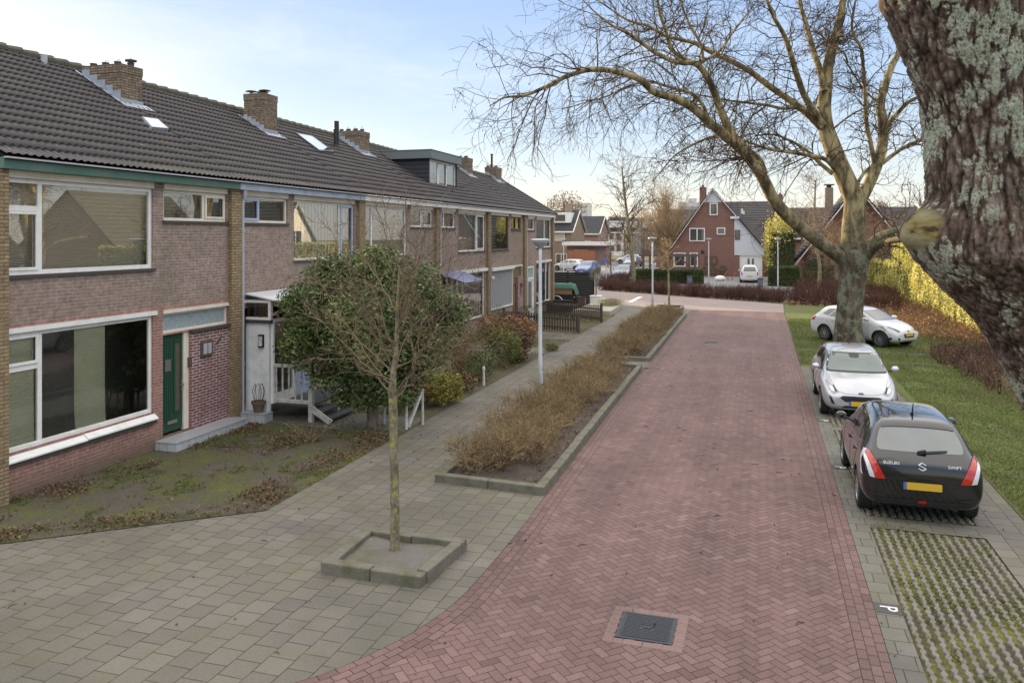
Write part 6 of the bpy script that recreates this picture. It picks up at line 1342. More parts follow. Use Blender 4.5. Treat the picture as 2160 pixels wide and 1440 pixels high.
twig_mass('dry_weeds', 'pale dry weed stalks along the lawn edge by the brambles', 'weeds', spots_in([(5.6, 31), (6.4, 32), (8.2, 20), (7.2, 17.5), (5.9, 25)], 130, 5), 0.6, M_twig_tan, M_leaf_brown, 500, 5, 4, 0.005)
twig_mass('shrub_bed', 'small dark round bed of bare shrubs in front of the parked dark blue car', 'shrub bed', spots_in([(-13.6, 66.5), (-11.6, 66.8), (-11.2, 72), (-13.2, 72)], 110, 6), 1.0, M_twig_red, M_leaf_red, 60, 6, 8, 0.011)
twig_mass('leaf_litter', 'drift of copper leaves under the hedge and shrubs', 'leaf litter', spots_in([(1.8, 52.5), (7, 46), (5, 40), (8.6, 37), (8.8, 56), (2.2, 56)], 40, 7), 0.15, M_twig_red, M_leaf_red, 3000, 7, 5, 0.005, 0.1)
# ================================================================ cars
M_tyre = plain('tyre', (0.022, 0.022, 0.024), 0.8, 0.2, 12, 0.004, 60)
M_rim = plain('rim', (0.42, 0.43, 0.45), 0.3, 0.1, 8, metal=0.7)
M_well = plain('wheel_well', (0.012, 0.012, 0.012), 0.9, 0.2, 8)
M_trim = plain('black_trim', (0.02, 0.02, 0.022), 0.45, 0.2, 9)
M_yplate = plain('yellow_plate', (0.62, 0.40, 0.035), 0.45, 0.06, 12)
M_bplate = plain('blue_band', (0.08, 0.14, 0.42), 0.45, 0.06, 12)
M_red = plain('red_lens', (0.45, 0.018, 0.012), 0.12, 0.15, 9, Coat_Weight=1.0)
M_wlens = plain('clear_lens', (0.30, 0.31, 0.33), 0.12, 0.5, 22, Coat_Weight=1.0)
M_wtail = plain('white_tail_lens', (0.60, 0.60, 0.62), 0.12, 0.12, 14, Coat_Weight=1.0)
M_chrome = plain('chrome', (0.75, 0.76, 0.78), 0.15, 0.05, 9, metal=1.0)
M_badge = plain('badge_silver', (0.80, 0.80, 0.82), 0.3, 0.04, 9)
def carglass(name, base, refl):
    t = NT(name); d = t.n('ShaderNodeBsdfDiffuse'); n = t.noise(3.0, det=4); t.l(t.mix(n, mul(base, 0.6), mul(base, 1.5)), d.inputs[0]); g = t.n('ShaderNodeBsdfGlossy'); g.inputs['Roughness'].default_value = 0.03
    f = t.n('ShaderNodeFresnel'); f.inputs[0].default_value = 1.5; k = t.math('MINIMUM', t.math('ADD', f.outputs[0], refl), 1.0); m = t.n('ShaderNodeMixShader'); t.l(k, m.inputs[0]); t.l(d.outputs[0], m.inputs[1]); t.l(g.outputs[0], m.inputs[2]); t.l(m.outputs[0], t.out.inputs[0]); return t.m
M_cg = carglass('car_glass', (0.03, 0.038, 0.04), 0.10); M_cgr = carglass('car_rear_glass', (0.07, 0.085, 0.09), 0.13); M_cgt = carglass('car_windscreen', (0.09, 0.12, 0.115), 0.06)

HATCH = [(-1.925, .45, .60, .66, .58, .66, .64, .70, .48), (-1.905, .31, .72, .78, .55, .78, .75, .88, .60), (-1.84, .25, .76, .83, .55, .90, .79, 1.00, .64), (-1.72, .22, .78, .845, .55, .94, .80, 1.10, .63), (-1.58, .20, .79, .848, .55, .95, .80, 1.25, .60),
         (-1.43, .20, .79, .848, .55, .955, .80, 1.41, .575), (-1.30, .19, .80, .848, .55, .955, .80, 1.47, .565), (-0.95, .19, .80, .846, .52, .95, .795, 1.50, .565), (-0.40, .18, .80, .845, .52, .93, .79, 1.515, .565), (0.10, .18, .80, .845, .52, .915, .785, 1.49, .565), (0.40, .18, .80, .845, .52, .905, .785, 1.40, .58),
         (0.70, .18, .80, .845, .54, .895, .785, 1.20, .62), (0.95, .19, .80, .845, .56, .88, .785, 1.02, .68), (1.15, .19, .80, .845, .58, .85, .78, .965, .66), (1.45, .20, .78, .83, .58, .79, .75, .90, .58), (1.68, .21, .74, .79, .56, .71, .70, .81, .52), (1.82, .23, .67, .72, .52, .63, .63, .72, .46), (1.90, .28, .58, .62, .48, .56, .56, .63, .40), (1.925, .36, .50, .53, .46, .52, .48, .56, .34)]
def tweak(S, fn): return [fn(*s) for s in S]
ESTATE = tweak(HATCH, lambda y, zb, wb, wm, zm, zs, ws, zt, wt: (y, zb, wb, wm, zm, zs, ws, (zt if y > -1.2 or y < -1.91 else {-1.905: 1.05, -1.84: 1.25, -1.72: 1.40, -1.58: 1.46, -1.43: 1.49, -1.30: 1.50}.get(y, zt)), wt))

def rounded(P, r=0.03, n=4):
    out = []; k = len(P)
    for i in range(k):
        a, b, c = (Vector(P[(i - 1) % k]), Vector(P[i]), Vector(P[(i + 1) % k])); u, v = (a - b), (c - b); d = min(r, u.length * .45, v.length * .45); p, q = b + u.normalized() * d, b + v.normalized() * d
        for j in range(n + 1): t = j / n; s = p * (1 - t) ** 2 + b * 2 * t * (1 - t) + q * t * t; out.append((s.x, s.y))
    return out
def clip_convex(cell, poly):
    A = sum(poly[i][0] * poly[(i + 1) % len(poly)][1] - poly[(i + 1) % len(poly)][0] * poly[i][1] for i in range(len(poly))); sg = 1 if A > 0 else -1; out = cell
    for i in range(len(poly)):
        p, q = poly[i], poly[(i + 1) % len(poly)]; nx, ny = -(q[1] - p[1]) * sg, (q[0] - p[0]) * sg; out = clip(out, p[0], p[1], nx, ny)
        if len(out) < 3: return []
    return out

class Car:
    def __init__(s, label, name, S, L, W, H, paint, wb=2.43, wr=0.30, wy=0.0, group='cars parked along the street'):
        s.t = thing(name, label, 'car', (0, 0, 0), group); s.L, s.W, s.H = L, W, H; ky, kx = L / 3.85, W / 1.69
        kz = lambda z: z * (0.95 + 0.05) if z < 0.9 else 0.9 + (z - 0.9) * (H - 0.9) / 0.615
        V, F = [], []
        for (y, zb, wb_, wm, zm, zs, ws, zt, wt) in S:
            zs = min(zs, zt - 0.04); h = [(0, zb), (wb_ * .8, zb), (wb_, zb + .06), (wm, zm), (wm * .35 + ws * .65, zs * .8 + zm * .2), (ws, zs), (ws * .45 + wt * .55, zs * .45 + (zt - .03) * .55), (wt, zt - .035), (wt * .6, zt - .008), (0, zt)]
            ring = h + [(-x, z) for x, z in h[-2:0:-1]]; V += [(x * kx, y * ky, kz(z)) for x, z in ring]
        n = 18; k = len(S)
        for i in range(k - 1):
            for j in range(n): F.append((i * n + j, (i + 1) * n + j, (i + 1) * n + (j + 1) % n, i * n + (j + 1) % n))
        for b, rev in ((0, False), ((k - 1) * n, True)):
            for j in range(9):
                l0, l1 = (n - j) % n, (n - j - 1) % n; f = (b + j, b + j + 1, b + l1, b + l0)
                f = tuple(dict.fromkeys(f)); F.append(f[::-1] if rev else f)
        me = bpy.data.meshes.new('car_body'); me.from_pydata(V, [], F); me.materials.append(paint); me.materials.append(M_well); tmp = bpy.data.objects.new('tmp', me); COL.objects.link(tmp)
        me.polygons.foreach_set('use_smooth', np.ones(len(me.polygons), dtype=bool)); sb = tmp.modifiers.new('s', 'SUBSURF'); sb.levels = 2; sb.render_levels = 2
        dg = bpy.context.evaluated_depsgraph_get(); dg.update(); m1 = bpy.data.meshes.new_from_object(tmp.evaluated_get(dg)); tmp.modifiers.clear(); tmp.data = m1
        s.bvh = BVHTree.FromPolygons([tuple(v.co) for v in m1.vertices], [tuple(p.vertices) for p in m1.polygons])
        s.wy = (-wb / 2 + wy, wb / 2 + wy); s.wr = wr; cut = MB()
        for y in s.wy:
            for sx in (-1, 1):
                a, b = sx * (W / 2 - 0.26), sx * (W / 2 + 0.2); cut.tube([(a, y, wr + .01), (b, y, wr + .01)], wr + .055, 28)
        co_ = cut.obj('tmpcut', M_well); bm = tmp.modifiers.new('b', 'BOOLEAN'); bm.object = co_; bm.operation = 'DIFFERENCE'; bm.solver = 'EXACT'
        dg = bpy.context.evaluated_depsgraph_get(); dg.update(); m2 = bpy.data.meshes.new_from_object(tmp.evaluated_get(dg)); tmp.modifiers.clear(); tmp.data = m2; tmp.name = 'body'; m2.name = 'body'; tmp.parent = s.t; BASE[tmp.name] = Vector((0, 0, 0))
        cm = co_.data; bpy.data.objects.remove(co_); bpy.data.meshes.remove(cm); s.body = tmp
        ws = [n_ for n_ in range(len(m2.materials))]
        for y in s.wy:
            for sx in (-1, 1): s.wheel(sx * (W / 2 - 0.115), y, sx)
    def wheel(s, x, y, sx):
        r = s.wr; o_ = x + sx * 0.095; V = []; prof = [(r * .66, -.095), (r * .93, -.10), (r, -.075), (r, .075), (r * .93, .10), (r * .66, .095)]; n = 28
        m = MB()
        for rr, dx in prof:
            for k in range(n): a = 2 * math.pi * k / n; V.append((x + sx * dx, y + rr * math.cos(a), r + rr * math.sin(a)))
        m.add(V, [(i * n + k, i * n + (k + 1) % n, (i + 1) * n + (k + 1) % n, (i + 1) * n + k) for i in range(5) for k in range(n)]); w = m.obj('wheel', M_tyre, s.t, smooth=False)
        m = MB(); m.tube([(x - sx * 0.05, y, r), (x + sx * 0.045, y, r)], r * .66, 24); m.obj('wheel_back', M_well, w)
        m = MB(); N = 9
        for k in range(N):
            a = 2 * math.pi * k / N; p, q = (x + sx * .075, y + .03 * math.cos(a), r + .03 * math.sin(a)), (x + sx * .078, y + r * .64 * math.cos(a), r + r * .64 * math.sin(a)); m.beam(p, q, 0.035, 0.02, up=(1, 0, 0))
        m.tube([(x + sx * .07, y, r), (x + sx * .09, y, r)], 0.055, 12)
        ring = [(x + sx * .082, y + r * .645 * math.cos(a), r + r * .645 * math.sin(a)) for a in np.linspace(0, 2 * math.pi, 29)]; m.tube(ring, 0.013, 6); m.obj('rim', M_rim, w)
    def ray(s, p, d):
        o_ = {'rear': ((p[0], -4, p[1]), (0, 1, 0)), 'front': ((p[0], 4, p[1]), (0, -1, 0)), 'left': ((-3, p[0], p[1]), (1, 0, 0)), 'right': ((3, p[0], p[1]), (-1, 0, 0)), 'top': ((p[0], p[1], 4), (0, 0, -1))}[d]
        h, nn, _, _ = s.bvh.ray_cast(Vector(o_[0]), Vector(o_[1]))
        if h is None: return None, None
        if nn.dot(Vector(o_[1])) > 0: nn = -nn
        return h, nn
    def decal(s, m, poly, d, off=0.005, cell=0.05):
        xs, ys = [p[0] for p in poly], [p[1] for p in poly]; nx, ny = max(1, math.ceil((max(xs) - min(xs)) / cell)), max(1, math.ceil((max(ys) - min(ys)) / cell)); dx, dy = (max(xs) - min(xs)) / nx, (max(ys) - min(ys)) / ny
        for i in range(nx):
            for j in range(ny):
                a, b = min(xs) + i * dx, min(ys) + j * dy; c = clip_convex([(a, b), (a + dx, b), (a + dx, b + dy), (a, b + dy)], poly)
                if len(c) < 3: continue
                P = []; N_ = Vector()
                for q in c:
                    h, nn = s.ray(q, d)
                    if h is None: P = []; break
                    P.append(h + nn * off); N_ = N_ + nn
                if P:
                    fn = (P[1] - P[0]).cross(P[2] - P[0])
                    if fn.dot(N_) < 0: P.reverse()
                    m.add(P, [tuple(range(len(P)))])
    def part(s, name, mat, items, off=0.005, parent=None, r=0.03, cell=0.05):
        m = MB()
        for d, P in items: s.decal(m, rounded(P, r) if r else P, d, off, cell)
        return m.obj(name, mat, parent or s.t, smooth=True) if m.F else None
    def seam(s, T, P, d, r=0.004):
        Q = []
        for a, b in zip(P, P[1:]):
            n = max(1, math.ceil(math.dist(a, b) / 0.08))
            for k in range(n): Q.append((a[0] + (b[0] - a[0]) * k / n, a[1] + (b[1] - a[1]) * k / n))
        Q.append(P[-1]); H = [s.ray(q, d)[0] for q in Q]; H = [h for h in H if h is not None]
        if len(H) > 1: T.add(H, r, 4, 0.1)
    def mirror(s, y, z, mat, x=None):
        for sx in (-1, 1):
            h, _ = s.ray((y, 0.90), 'left' if sx < 0 else 'right'); x0 = h.x - sx * 0.04
            m = MB(); n = 10; V = []
            for i, (q, rr) in enumerate(((-.09, .3), (-.07, .85), (0, 1), (.07, .8), (.10, .25))):
                for k in range(n): a = 2 * math.pi * k / n; V.append((x0 + sx * (.15 + .095 * rr * math.cos(a)), y + q, z + .075 + .075 * rr * math.sin(a)))
            m.add(V, [(i * n + k, i * n + (k + 1) % n, (i + 1) * n + (k + 1) % n, (i + 1) * n + k) for i in range(4) for k in range(n)] + [tuple(range(n))[::-1], tuple(range(4 * n, 5 * n))]); o_ = m.obj('wing_mirror', mat, s.t, smooth=True)
            m = MB(); m.add([(x0 + sx * (.15 + .075 * math.cos(a)), y - .082, z + .075 + .055 * math.sin(a)) for a in np.linspace(0, 2 * math.pi, 12, endpoint=False)], [tuple(range(12))]); m.obj('mirror_glass', M_cgr, o_)
            m = MB(); m.beam((x0 - sx * .03, y, z), (x0 + sx * .12, y, z + .04), 0.05, 0.03); m.obj('arm', M_trim, o_)
    def finish(s, x, y, rot): s.t.location = (x, y, 0); s.t.rotation_euler = (0, 0, R(rot)); s.t.rotation_mode = 'XYZ'
def side_kit(c, glass_, k=1.0, H=1.0, doors=True, handle=None):
    """side windows, door seams and handles on both sides (coordinates of the small hatchback, stretched by k and H)"""
    z = lambda v: 0.9 + (v - 0.9) * H if v > 0.9 else v
    FRW = [(0.72 * k, z(.975)), (0.30 * k, z(1.36)), (-0.18 * k, z(1.405)), (-0.18 * k, z(.99))]; RRW = [(-0.26 * k, z(.99)), (-0.26 * k, z(1.40)), (-0.72 * k, z(1.385)), (-1.02 * k, z(1.03))]
    QW = [(-1.06 * k, z(1.05)), (-0.78 * k, z(1.375)), (-1.12 * k, z(1.33)), (-1.34 * k, z(1.10))]
    for d in ('left', 'right'): c.part('side_window', glass_, [(d, FRW)], 0.004, r=.04); c.part('side_window', glass_, [(d, RRW)], 0.004, r=.04); c.part('side_window', glass_, [(d, QW)], 0.004, r=.03)
    T = Tubes()
    for d in ('left', 'right'):
        c.seam(T, [(0.80 * k, z(.94)), (0.78 * k, .5), (0.70 * k, .27), (-0.15 * k, .25), (-0.22 * k, .5), (-0.22 * k, z(.95))], d); c.seam(T, [(-0.22 * k, .25), (-0.75 * k, .27), (-0.88 * k, .62), (-1.05 * k, .80), (-1.08 * k, z(1.0))], d)
    T.obj('door_seam', M_well, c.t)
    for d in ('left', 'right'):
        for y in (-0.06 * k, -0.82 * k):
            h, nn = c.ray((y, .84), d)
            if h is None: continue
            m = MB(); m.beam(h + nn * .022 + Vector((0, -.08, 0)), h + nn * .022 + Vector((0, .08, 0)), .025, .03); m.beam(h + Vector((0, -.07, 0)), h + nn * .022 + Vector((0, -.07, 0)), .02, .02); m.beam(h + Vector((0, .07, 0)), h + nn * .022 + Vector((0, .07, 0)), .02, .02); m.obj('door_handle', handle or M_trim, c.t)
def plate(c, d, zc, w=.26, h=.055, parent=None):
    o = c.part('number_plate', M_yplate, [(d, [(-w, zc - h), (w, zc - h), (w, zc + h), (-w, zc + h)])], .012, r=.01, cell=.1)
    sg = -1 if d == 'rear' else 1; c.part('blue_band', M_bplate, [(d, [(sg * w, zc - h), (sg * (w - .045), zc - h), (sg * (w - .045), zc + h), (sg * w, zc + h)])], .0145, parent=o, r=0, cell=.1); return o

# ---- black hatchback seen from behind
P_black = carpaint('black_paint', (0.007, 0.007, 0.010), 0, 0.18)
c = Car('shiny black hatchback with white and red tail lights, nearest the camera, seen from behind', 'parked_car', HATCH, 3.85, 1.70, 1.50, P_black, 2.43, 0.30, -0.03)
side_kit(c, M_cg, 1, .97, handle=P_black); c.mirror(0.66, 0.97, P_black)
c.part('rear_window', M_cgr, [('rear', [(-.60, 1.05), (.60, 1.05), (.575, 1.20), (.49, 1.385), (-.49, 1.385), (-.575, 1.20)])], .004, r=.07)
c.part('windscreen', M_cg, [('front', [(-.60, 1.0), (.60, 1.0), (.50, 1.40), (-.50, 1.40)])], .004, r=.06)
for sx in (-1, 1):
    d = 'left' if sx < 0 else 'right'
    o = c.part('tail_light', M_red, [('rear', [(sx * .50, .66), (sx * .64, .66), (sx * .765, 1.02), (sx * .70, 1.02), (sx * .60, .86)])], .012, r=.015, cell=.03)
    c.part('clear_lens', M_wtail, [('rear', [(sx * .645, .665), (sx * .72, .68), (sx * .80, 1.00), (sx * .77, 1.02)]), (d, [(-1.86, .69), (-1.78, .70), (-1.56, 1.01), (-1.66, 1.03)])], .012, parent=o, r=.01, cell=.03)
    c.part('tail_light', M_trim, [('rear', [(sx * .52, .40), (sx * .66, .40), (sx * .66, .44), (sx * .52, .44)])], .008, r=.01)
    c.part('headlight', M_wlens, [('front', [(sx * .42, .62), (sx * .62, .60), (sx * .66, .78), (sx * .50, .76)])], .008, r=.03)
plate(c, 'rear', .585)
T = Tubes(); c.seam(T, [(-.70, 1.05), (-.62, .90), (-.53, .655), (.53, .655), (.62, .90), (.70, 1.05)], 'rear'); c.seam(T, [(-.78, .47), (-.3, .425), (.3, .425), (.78, .47)], 'rear', .006); c.seam(T, [(-.46, .65), (-.36, .52), (.36, .52), (.46, .65)], 'rear', .003); T.obj('tailgate_seam', M_well, c.t)
c.part('bumper_insert', M_trim, [('rear', [(-.62, .30), (.62, .30), (.66, .38), (-.66, .38)])], .004, r=.03)
c.part('fog_light', M_red, [('rear', [(-.055, .335), (.055, .335), (.055, .375), (-.055, .375)])], .012, r=.008)
def badge_text(c, txt, xc, zc, size, sx=1.25):
    V, F = text_mesh(txt, size); P = []
    for v in V:
        h, nn = c.ray((xc + v[0] * sx, zc + v[1]), 'rear'); P.append(tuple(h + nn * (.012 + v[2])))
    link_mesh('badge', P, F, M_badge, c.t)
badge_text(c, 'SUZUKI', -.42, .893, .052); badge_text(c, 'SWIFT', .435, .885, .052)
m = MB(); S_ = [(.05, .024), (0, .05), (-.05, .024), (.05, -.024), (0, -.05), (-.05, -.024)]; Q = []
for a in S_:
    h, nn = c.ray((a[0], .87 + a[1] * 1.0), 'rear'); Q.append(h + nn * .014)
for a, b in zip(Q, Q[1:]): m.beam(a, b, .010, .020, up=(0, 1, 0))
m.obj('badge', M_badge, c.t)
h, nn = c.ray((0.02, 1.045), 'rear'); m = MB(); m.beam(h + nn * .03, c.ray((.36, 1.075), 'rear')[0] + nn * .025, .02, .015); m.beam(h + nn * .0 + Vector((-.06, 0, 0)), h + nn * .03 + Vector((.05, 0, .01)), .07, .05); m.obj('wiper', M_trim, c.t)
h, nn = c.ray((0, -1.05), 'top'); m = MB(); m.tube([h, h + Vector((0, -.03, .03)), h + Vector((0, -.11, .20))], [.03, .014, .006], 8); m.obj('antenna', M_trim, c.t)
m = MB(); c.decal(m, rounded([(-.52, -1.46), (.52, -1.46), (.50, -1.33), (-.50, -1.33)], .04), 'top', .014); m.obj('roof_spoiler', P_black, c.t, smooth=True)
T = Tubes(); c.seam(T, [(-.50, -1.30), (-.485, -.4), (-.46, .2)], 'top', .006); c.seam(T, [(.50, -1.30), (.485, -.4), (.46, .2)], 'top', .006); T.obj('roof_channel', M_well, c.t)
c.finish(2.29, 15.02, 0)

# ---- silver hatchback facing the camera
P_silver = carpaint('silver_paint', (0.50, 0.51, 0.55), 0.35, 0.32)
SF = tweak(HATCH, lambda y, zb, wb, wm, zm, zs, ws, zt, wt: (y, zb, wb, wm, zm, zs, ws, zt + (0.02 if .9 < y < 1.6 else 0), wt))
c = Car('silver hatchback facing the camera, parked behind the black one', 'parked_car', SF, 4.04, 1.735, 1.47, P_silver, 2.49, 0.305, 0.02)
side_kit(c, M_cg, 1.05, .93, handle=P_silver); c.mirror(0.70, .985, P_silver)
c.part('windscreen_surround', M_trim, [('front', [(-.70, .99), (.70, .99), (.585, 1.375), (-.585, 1.375)])], .003, r=.06)
o = c.part('windscreen', M_cgt, [('front', [(-.655, 1.02), (.655, 1.02), (.55, 1.35), (-.55, 1.35)])], .006, r=.05)
c.part('sensor', M_trim, [('front', [(-.10, 1.27), (.10, 1.27), (.13, 1.35), (-.13, 1.35)])], .008, parent=o, r=.03)
c.part('rear_window', M_cgr, [('rear', [(-.54, 1.06), (.54, 1.06), (.44, 1.33), (-.44, 1.33)])], .004, r=.07)
c.part('grille', M_trim, [('front', [(-.40, .575), (.40, .575), (.46, .53), (.34, .44), (-.34, .44), (-.46, .53)])], .006, r=.03, cell=.03)
c.part('lower_grille', M_trim, [('front', [(-.44, .30), (.44, .30), (.34, .355), (-.34, .355)])], .006, r=.02, cell=.03)
for sx in (-1, 1):
    d = 'left' if sx < 0 else 'right'
    o = c.part('headlight', M_wlens, [('front', [(sx * .46, .655), (sx * .60, .60), (sx * .70, .70), (sx * .735, .86), (sx * .62, .80)])], .010, r=.035, cell=.03)
    c.part('lens', M_chrome, [('front', [(sx * .56, .66), (sx * .62, .66), (sx * .66, .75), (sx * .60, .74)])], .013, parent=o, r=.02, cell=.03)
    c.part('lens', M_trim, [('front', [(sx * .50, .655), (sx * .545, .645), (sx * .60, .77), (sx * .57, .77)])], .0125, parent=o, r=.012, cell=.03)
    c.part('air_intake', M_trim, [('front', [(sx * .56, .36), (sx * .64, .40), (sx * .685, .56), (sx * .63, .53)])], .008, r=.02, cell=.03)
    c.part('tail_light', M_red, [('rear', [(sx * .56, .82), (sx * .74, .80), (sx * .76, .98), (sx * .60, .95)])], .01, r=.03)
plate(c, 'front', .405)
c.part('badge', plain('blue_badge', (0.05, 0.08, 0.22), 0.3, 0.1), [('front', [(-.055, .618), (.055, .618), (.055, .655), (-.055, .655)])], .012, r=.018, cell=.03)
T = Tubes(); c.seam(T, [(-.64, .90), (-.50, .66), (-.3, .62), (.3, .62), (.50, .66), (.64, .90)], 'front', .004); T.obj('bonnet_seam', M_well, c.t)
h, nn = c.ray((0, -.7), 'top'); m = MB(); m.tube([h, h + Vector((0, -.02, .03)), h + Vector((0, -.06, .12))], [.03, .014, .008], 8); m.obj('antenna', M_trim, c.t)
c.finish(2.22, 22.05, 180)

# ---- white hatchback standing crosswise behind the plane tree
P_white = carpaint('white_car_paint', (0.66, 0.67, 0.69), 0, 0.35)
c = Car('white hatchback parked crosswise behind the plane tree trunk, nose to the copper shrubs', 'parked_car', SF, 3.97, 1.74, 1.46, P_white, 2.54, 0.305, 0.03)
side_kit(c, M_cg, 1.03, .92, handle=P_white); c.mirror(0.74, .97, P_white)
c.part('windscreen', M_cgr, [('front', [(-.63, 1.0), (.63, 1.0), (.53, 1.35), (-.53, 1.35)])], .005, r=.05)
c.part('rear_window', M_cgr, [('rear', [(-.54, 1.06), (.54, 1.06), (.44, 1.33), (-.44, 1.33)])], .004, r=.07)
c.part('grille', M_trim, [('front', [(-.33, .56), (.33, .56), (.28, .40), (-.28, .40)])], .006, r=.04, cell=.03); plate(c, 'front', .505, .24, .05)
c.part('grille_bar', M_chrome, [('front', [(-.35, .30), (.35, .30), (.35, .325), (-.35, .325)])], .01, r=.005)
for sx in (-1, 1):
    d = 'left' if sx < 0 else 'right'
    o = c.part('headlight', M_wlens, [('front', [(sx * .40, .66), (sx * .58, .60), (sx * .72, .80), (sx * .66, .82)]), (d, [(1.52, .66), (1.60, .66), (1.42, .82), (1.22, .84)])], .010, r=.02, cell=.03)
    c.part('lens', M_trim, [('front', [(sx * .46, .65), (sx * .55, .63), (sx * .62, .73), (sx * .58, .74)])], .013, parent=o, r=.02, cell=.03)
    c.part('air_intake', M_trim, [('front', [(sx * .52, .33), (sx * .60, .33), (sx * .62, .43), (sx * .54, .40)]), (d, [(1.62, .34), (1.76, .33), (1.78, .43), (1.68, .43)])], .008, r=.02, cell=.03)
    c.part('tail_light', M_red, [('rear', [(sx * .58, .80), (sx * .74, .78), (sx * .78, .98), (sx * .62, .94)]), (d, [(-1.88, .80), (-1.72, .82), (-1.66, .98), (-1.80, .97)])], .01, r=.02)
c.part('badge', M_chrome, [('front', [(-.045, .60), (.045, .60), (.035, .68), (-.035, .68)])], .012, r=.015, cell=.03)
c.finish(3.98, 35.08, -90 - 42.7)

# ---- cars further off (parts no smaller than the photograph shows)
def far_car(label, S, L, W, H, paint, x, y, rot, front=True, k=1.0, name='parked_car'):
    c = Car(label, name, S, L, W, H, paint, L * .635, 0.31, 0.02); side_kit(c, M_cg, k, (H - .9) / .615 * .985)
    z = lambda v: 0.9 + (v - 0.9) * (H - .9) / .615
    c.part('windscreen', M_cgr, [('front', [(-.60, z(1.0)), (.60, z(1.0)), (.51, z(1.40)), (-.51, z(1.40))])], .006, r=.05)
    c.part('rear_window', M_cg, [('rear', [(-.56, z(1.06)), (.56, z(1.06)), (.47, z(1.37)), (-.47, z(1.37))])], .006, r=.05)
    plate(c, 'front', .42); plate(c, 'rear', .62)
    c.part('grille', M_trim, [('front', [(-.36, .60), (.36, .60), (.30, .48), (-.30, .48)])], .006, r=.04)
    for sx in (-1, 1):
        c.part('headlight', M_wlens, [('front', [(sx * .45, .64), (sx * .62, .62), (sx * .70, .78), (sx * .55, .76)])], .01, r=.02); c.part('tail_light', M_red, [('rear', [(sx * .62, .72), (sx * .75, .72), (sx * .76, 1.0), (sx * .66, 1.0)])], .01, r=.02)
    c.mirror(0.70 * k, .98, paint); c.finish(x, y, rot); return c
P_blue = carpaint('blue_paint', (0.035, 0.10, 0.36), 0.1, 0.3); P_navy = carpaint('greyblue_paint', (0.05, 0.085, 0.15), 0.2, 0.3); P_beige = carpaint('champagne_paint', (0.52, 0.50, 0.46), 0.2, 0.3); P_pale = carpaint('pale_blue_paint_car', (0.30, 0.34, 0.42), 0.3, 0.3)
far_car('white tall estate car on the garage drive, seen from behind', ESTATE, 4.3, 1.76, 1.66, P_white, -1.05, 78.2, 2, k=1.1)
far_car('bright blue car facing the camera left of the bend', HATCH, 4.3, 1.85, 1.55, P_blue, -18.6, 88.0, 172, k=1.1)
far_car('grey-blue car facing the camera behind the small round shrub bed', HATCH, 4.3, 1.80, 1.48, P_navy, -13.0, 79.2, 176, k=1.1)
far_car('white hatchback standing sideways behind the bright blue car', HATCH, 4.2, 1.78, 1.48, P_white, -22.6, 96.5, 70, k=1.08)
far_car('pale champagne car half hidden by the corner of the end house', ESTATE, 4.2, 1.75, 1.55, P_beige, -20.6, 75.5, 190, k=1.08)
far_car('pale blue car far away at the left bend, above the small dark bed', HATCH, 4.2, 1.78, 1.46, P_pale, -17.2, 112.0, 172, k=1.08)
far_car('white car parked far away behind the pale blue one', HATCH, 4.3, 1.78, 1.46, P_white, -19.6, 124.0, 100, k=1.08)
# ================================================================ houses beyond the bend
def flat_window(h, P0, P1, frame=M_white, gl=None, out=(0, -1, 0), fw=0.07, cols=1, name='window'):
    """window standing a little proud of a far wall: P0 lower-left, P1 upper-right corner"""
    P0, P1 = Vector(P0), Vector(P1); o_ = Vector(out); u = Vector((P1.x - P0.x, P1.y - P0.y, 0)); L = u.length; u.normalize(); H = P1.z - P0.z
    f = lambda a, b, c: P0 + u * a + Vector((0, 0, b)) + o_ * c
    m = MB(); m.box(0, fw, 0, H, 0.0, 0.06, fr=f); m.box(L - fw, L, 0, H, 0.0, 0.06, fr=f); m.box(fw, L - fw, 0, fw, 0.0, 0.06, fr=f); m.box(fw, L - fw, H - fw, H, 0.0, 0.06, fr=f)
    for k in range(1, cols): m.box(L * k / cols - fw / 2, L * k / cols + fw / 2, fw, H - fw, 0.0, 0.055, fr=f)
    w_ = m.obj(name, frame, h); q = MB(); q.quad(f(fw, fw, .02), f(L - fw, fw, .02), f(L - fw, H - fw, .02), f(fw, H - fw, .02)); q.obj('pane', gl or M_farglass, w_); return w_
M_farglass = carglass('far_window', (0.06, 0.06, 0.06), 0.10)
M_farblind = plain('far_blind', (0.50, 0.45, 0.38), 0.6, 0.08, 3)

def courses_roof(name, A, B, C_, D, mat, parent, n=22, th=0.05):
    """tiled slope A-B (eave) to D-C (ridge): lapped courses"""
    A, B, C_, D = map(Vector, (A, B, C_, D)); nn = (B - A).cross(D - A).normalized(); nn = nn if nn.z > 0 else -nn; m = MB()
    for k in range(n):
        a, b = k / n, (k + 1) / n; p, q, r, s = A + (D - A) * a + nn * th, B + (C_ - B) * a + nn * th, B + (C_ - B) * b + nn * 0.005, A + (D - A) * b + nn * 0.005
        m.add([p, q, r, s, A + (D - A) * a, B + (C_ - B) * a], [(0, 1, 2, 3), (4, 5, 1, 0)])
    m.add([A - nn * .05, B - nn * .05, C_ - nn * .05, D - nn * .05], [(3, 2, 1, 0)]); return m.obj(name, mat, parent)

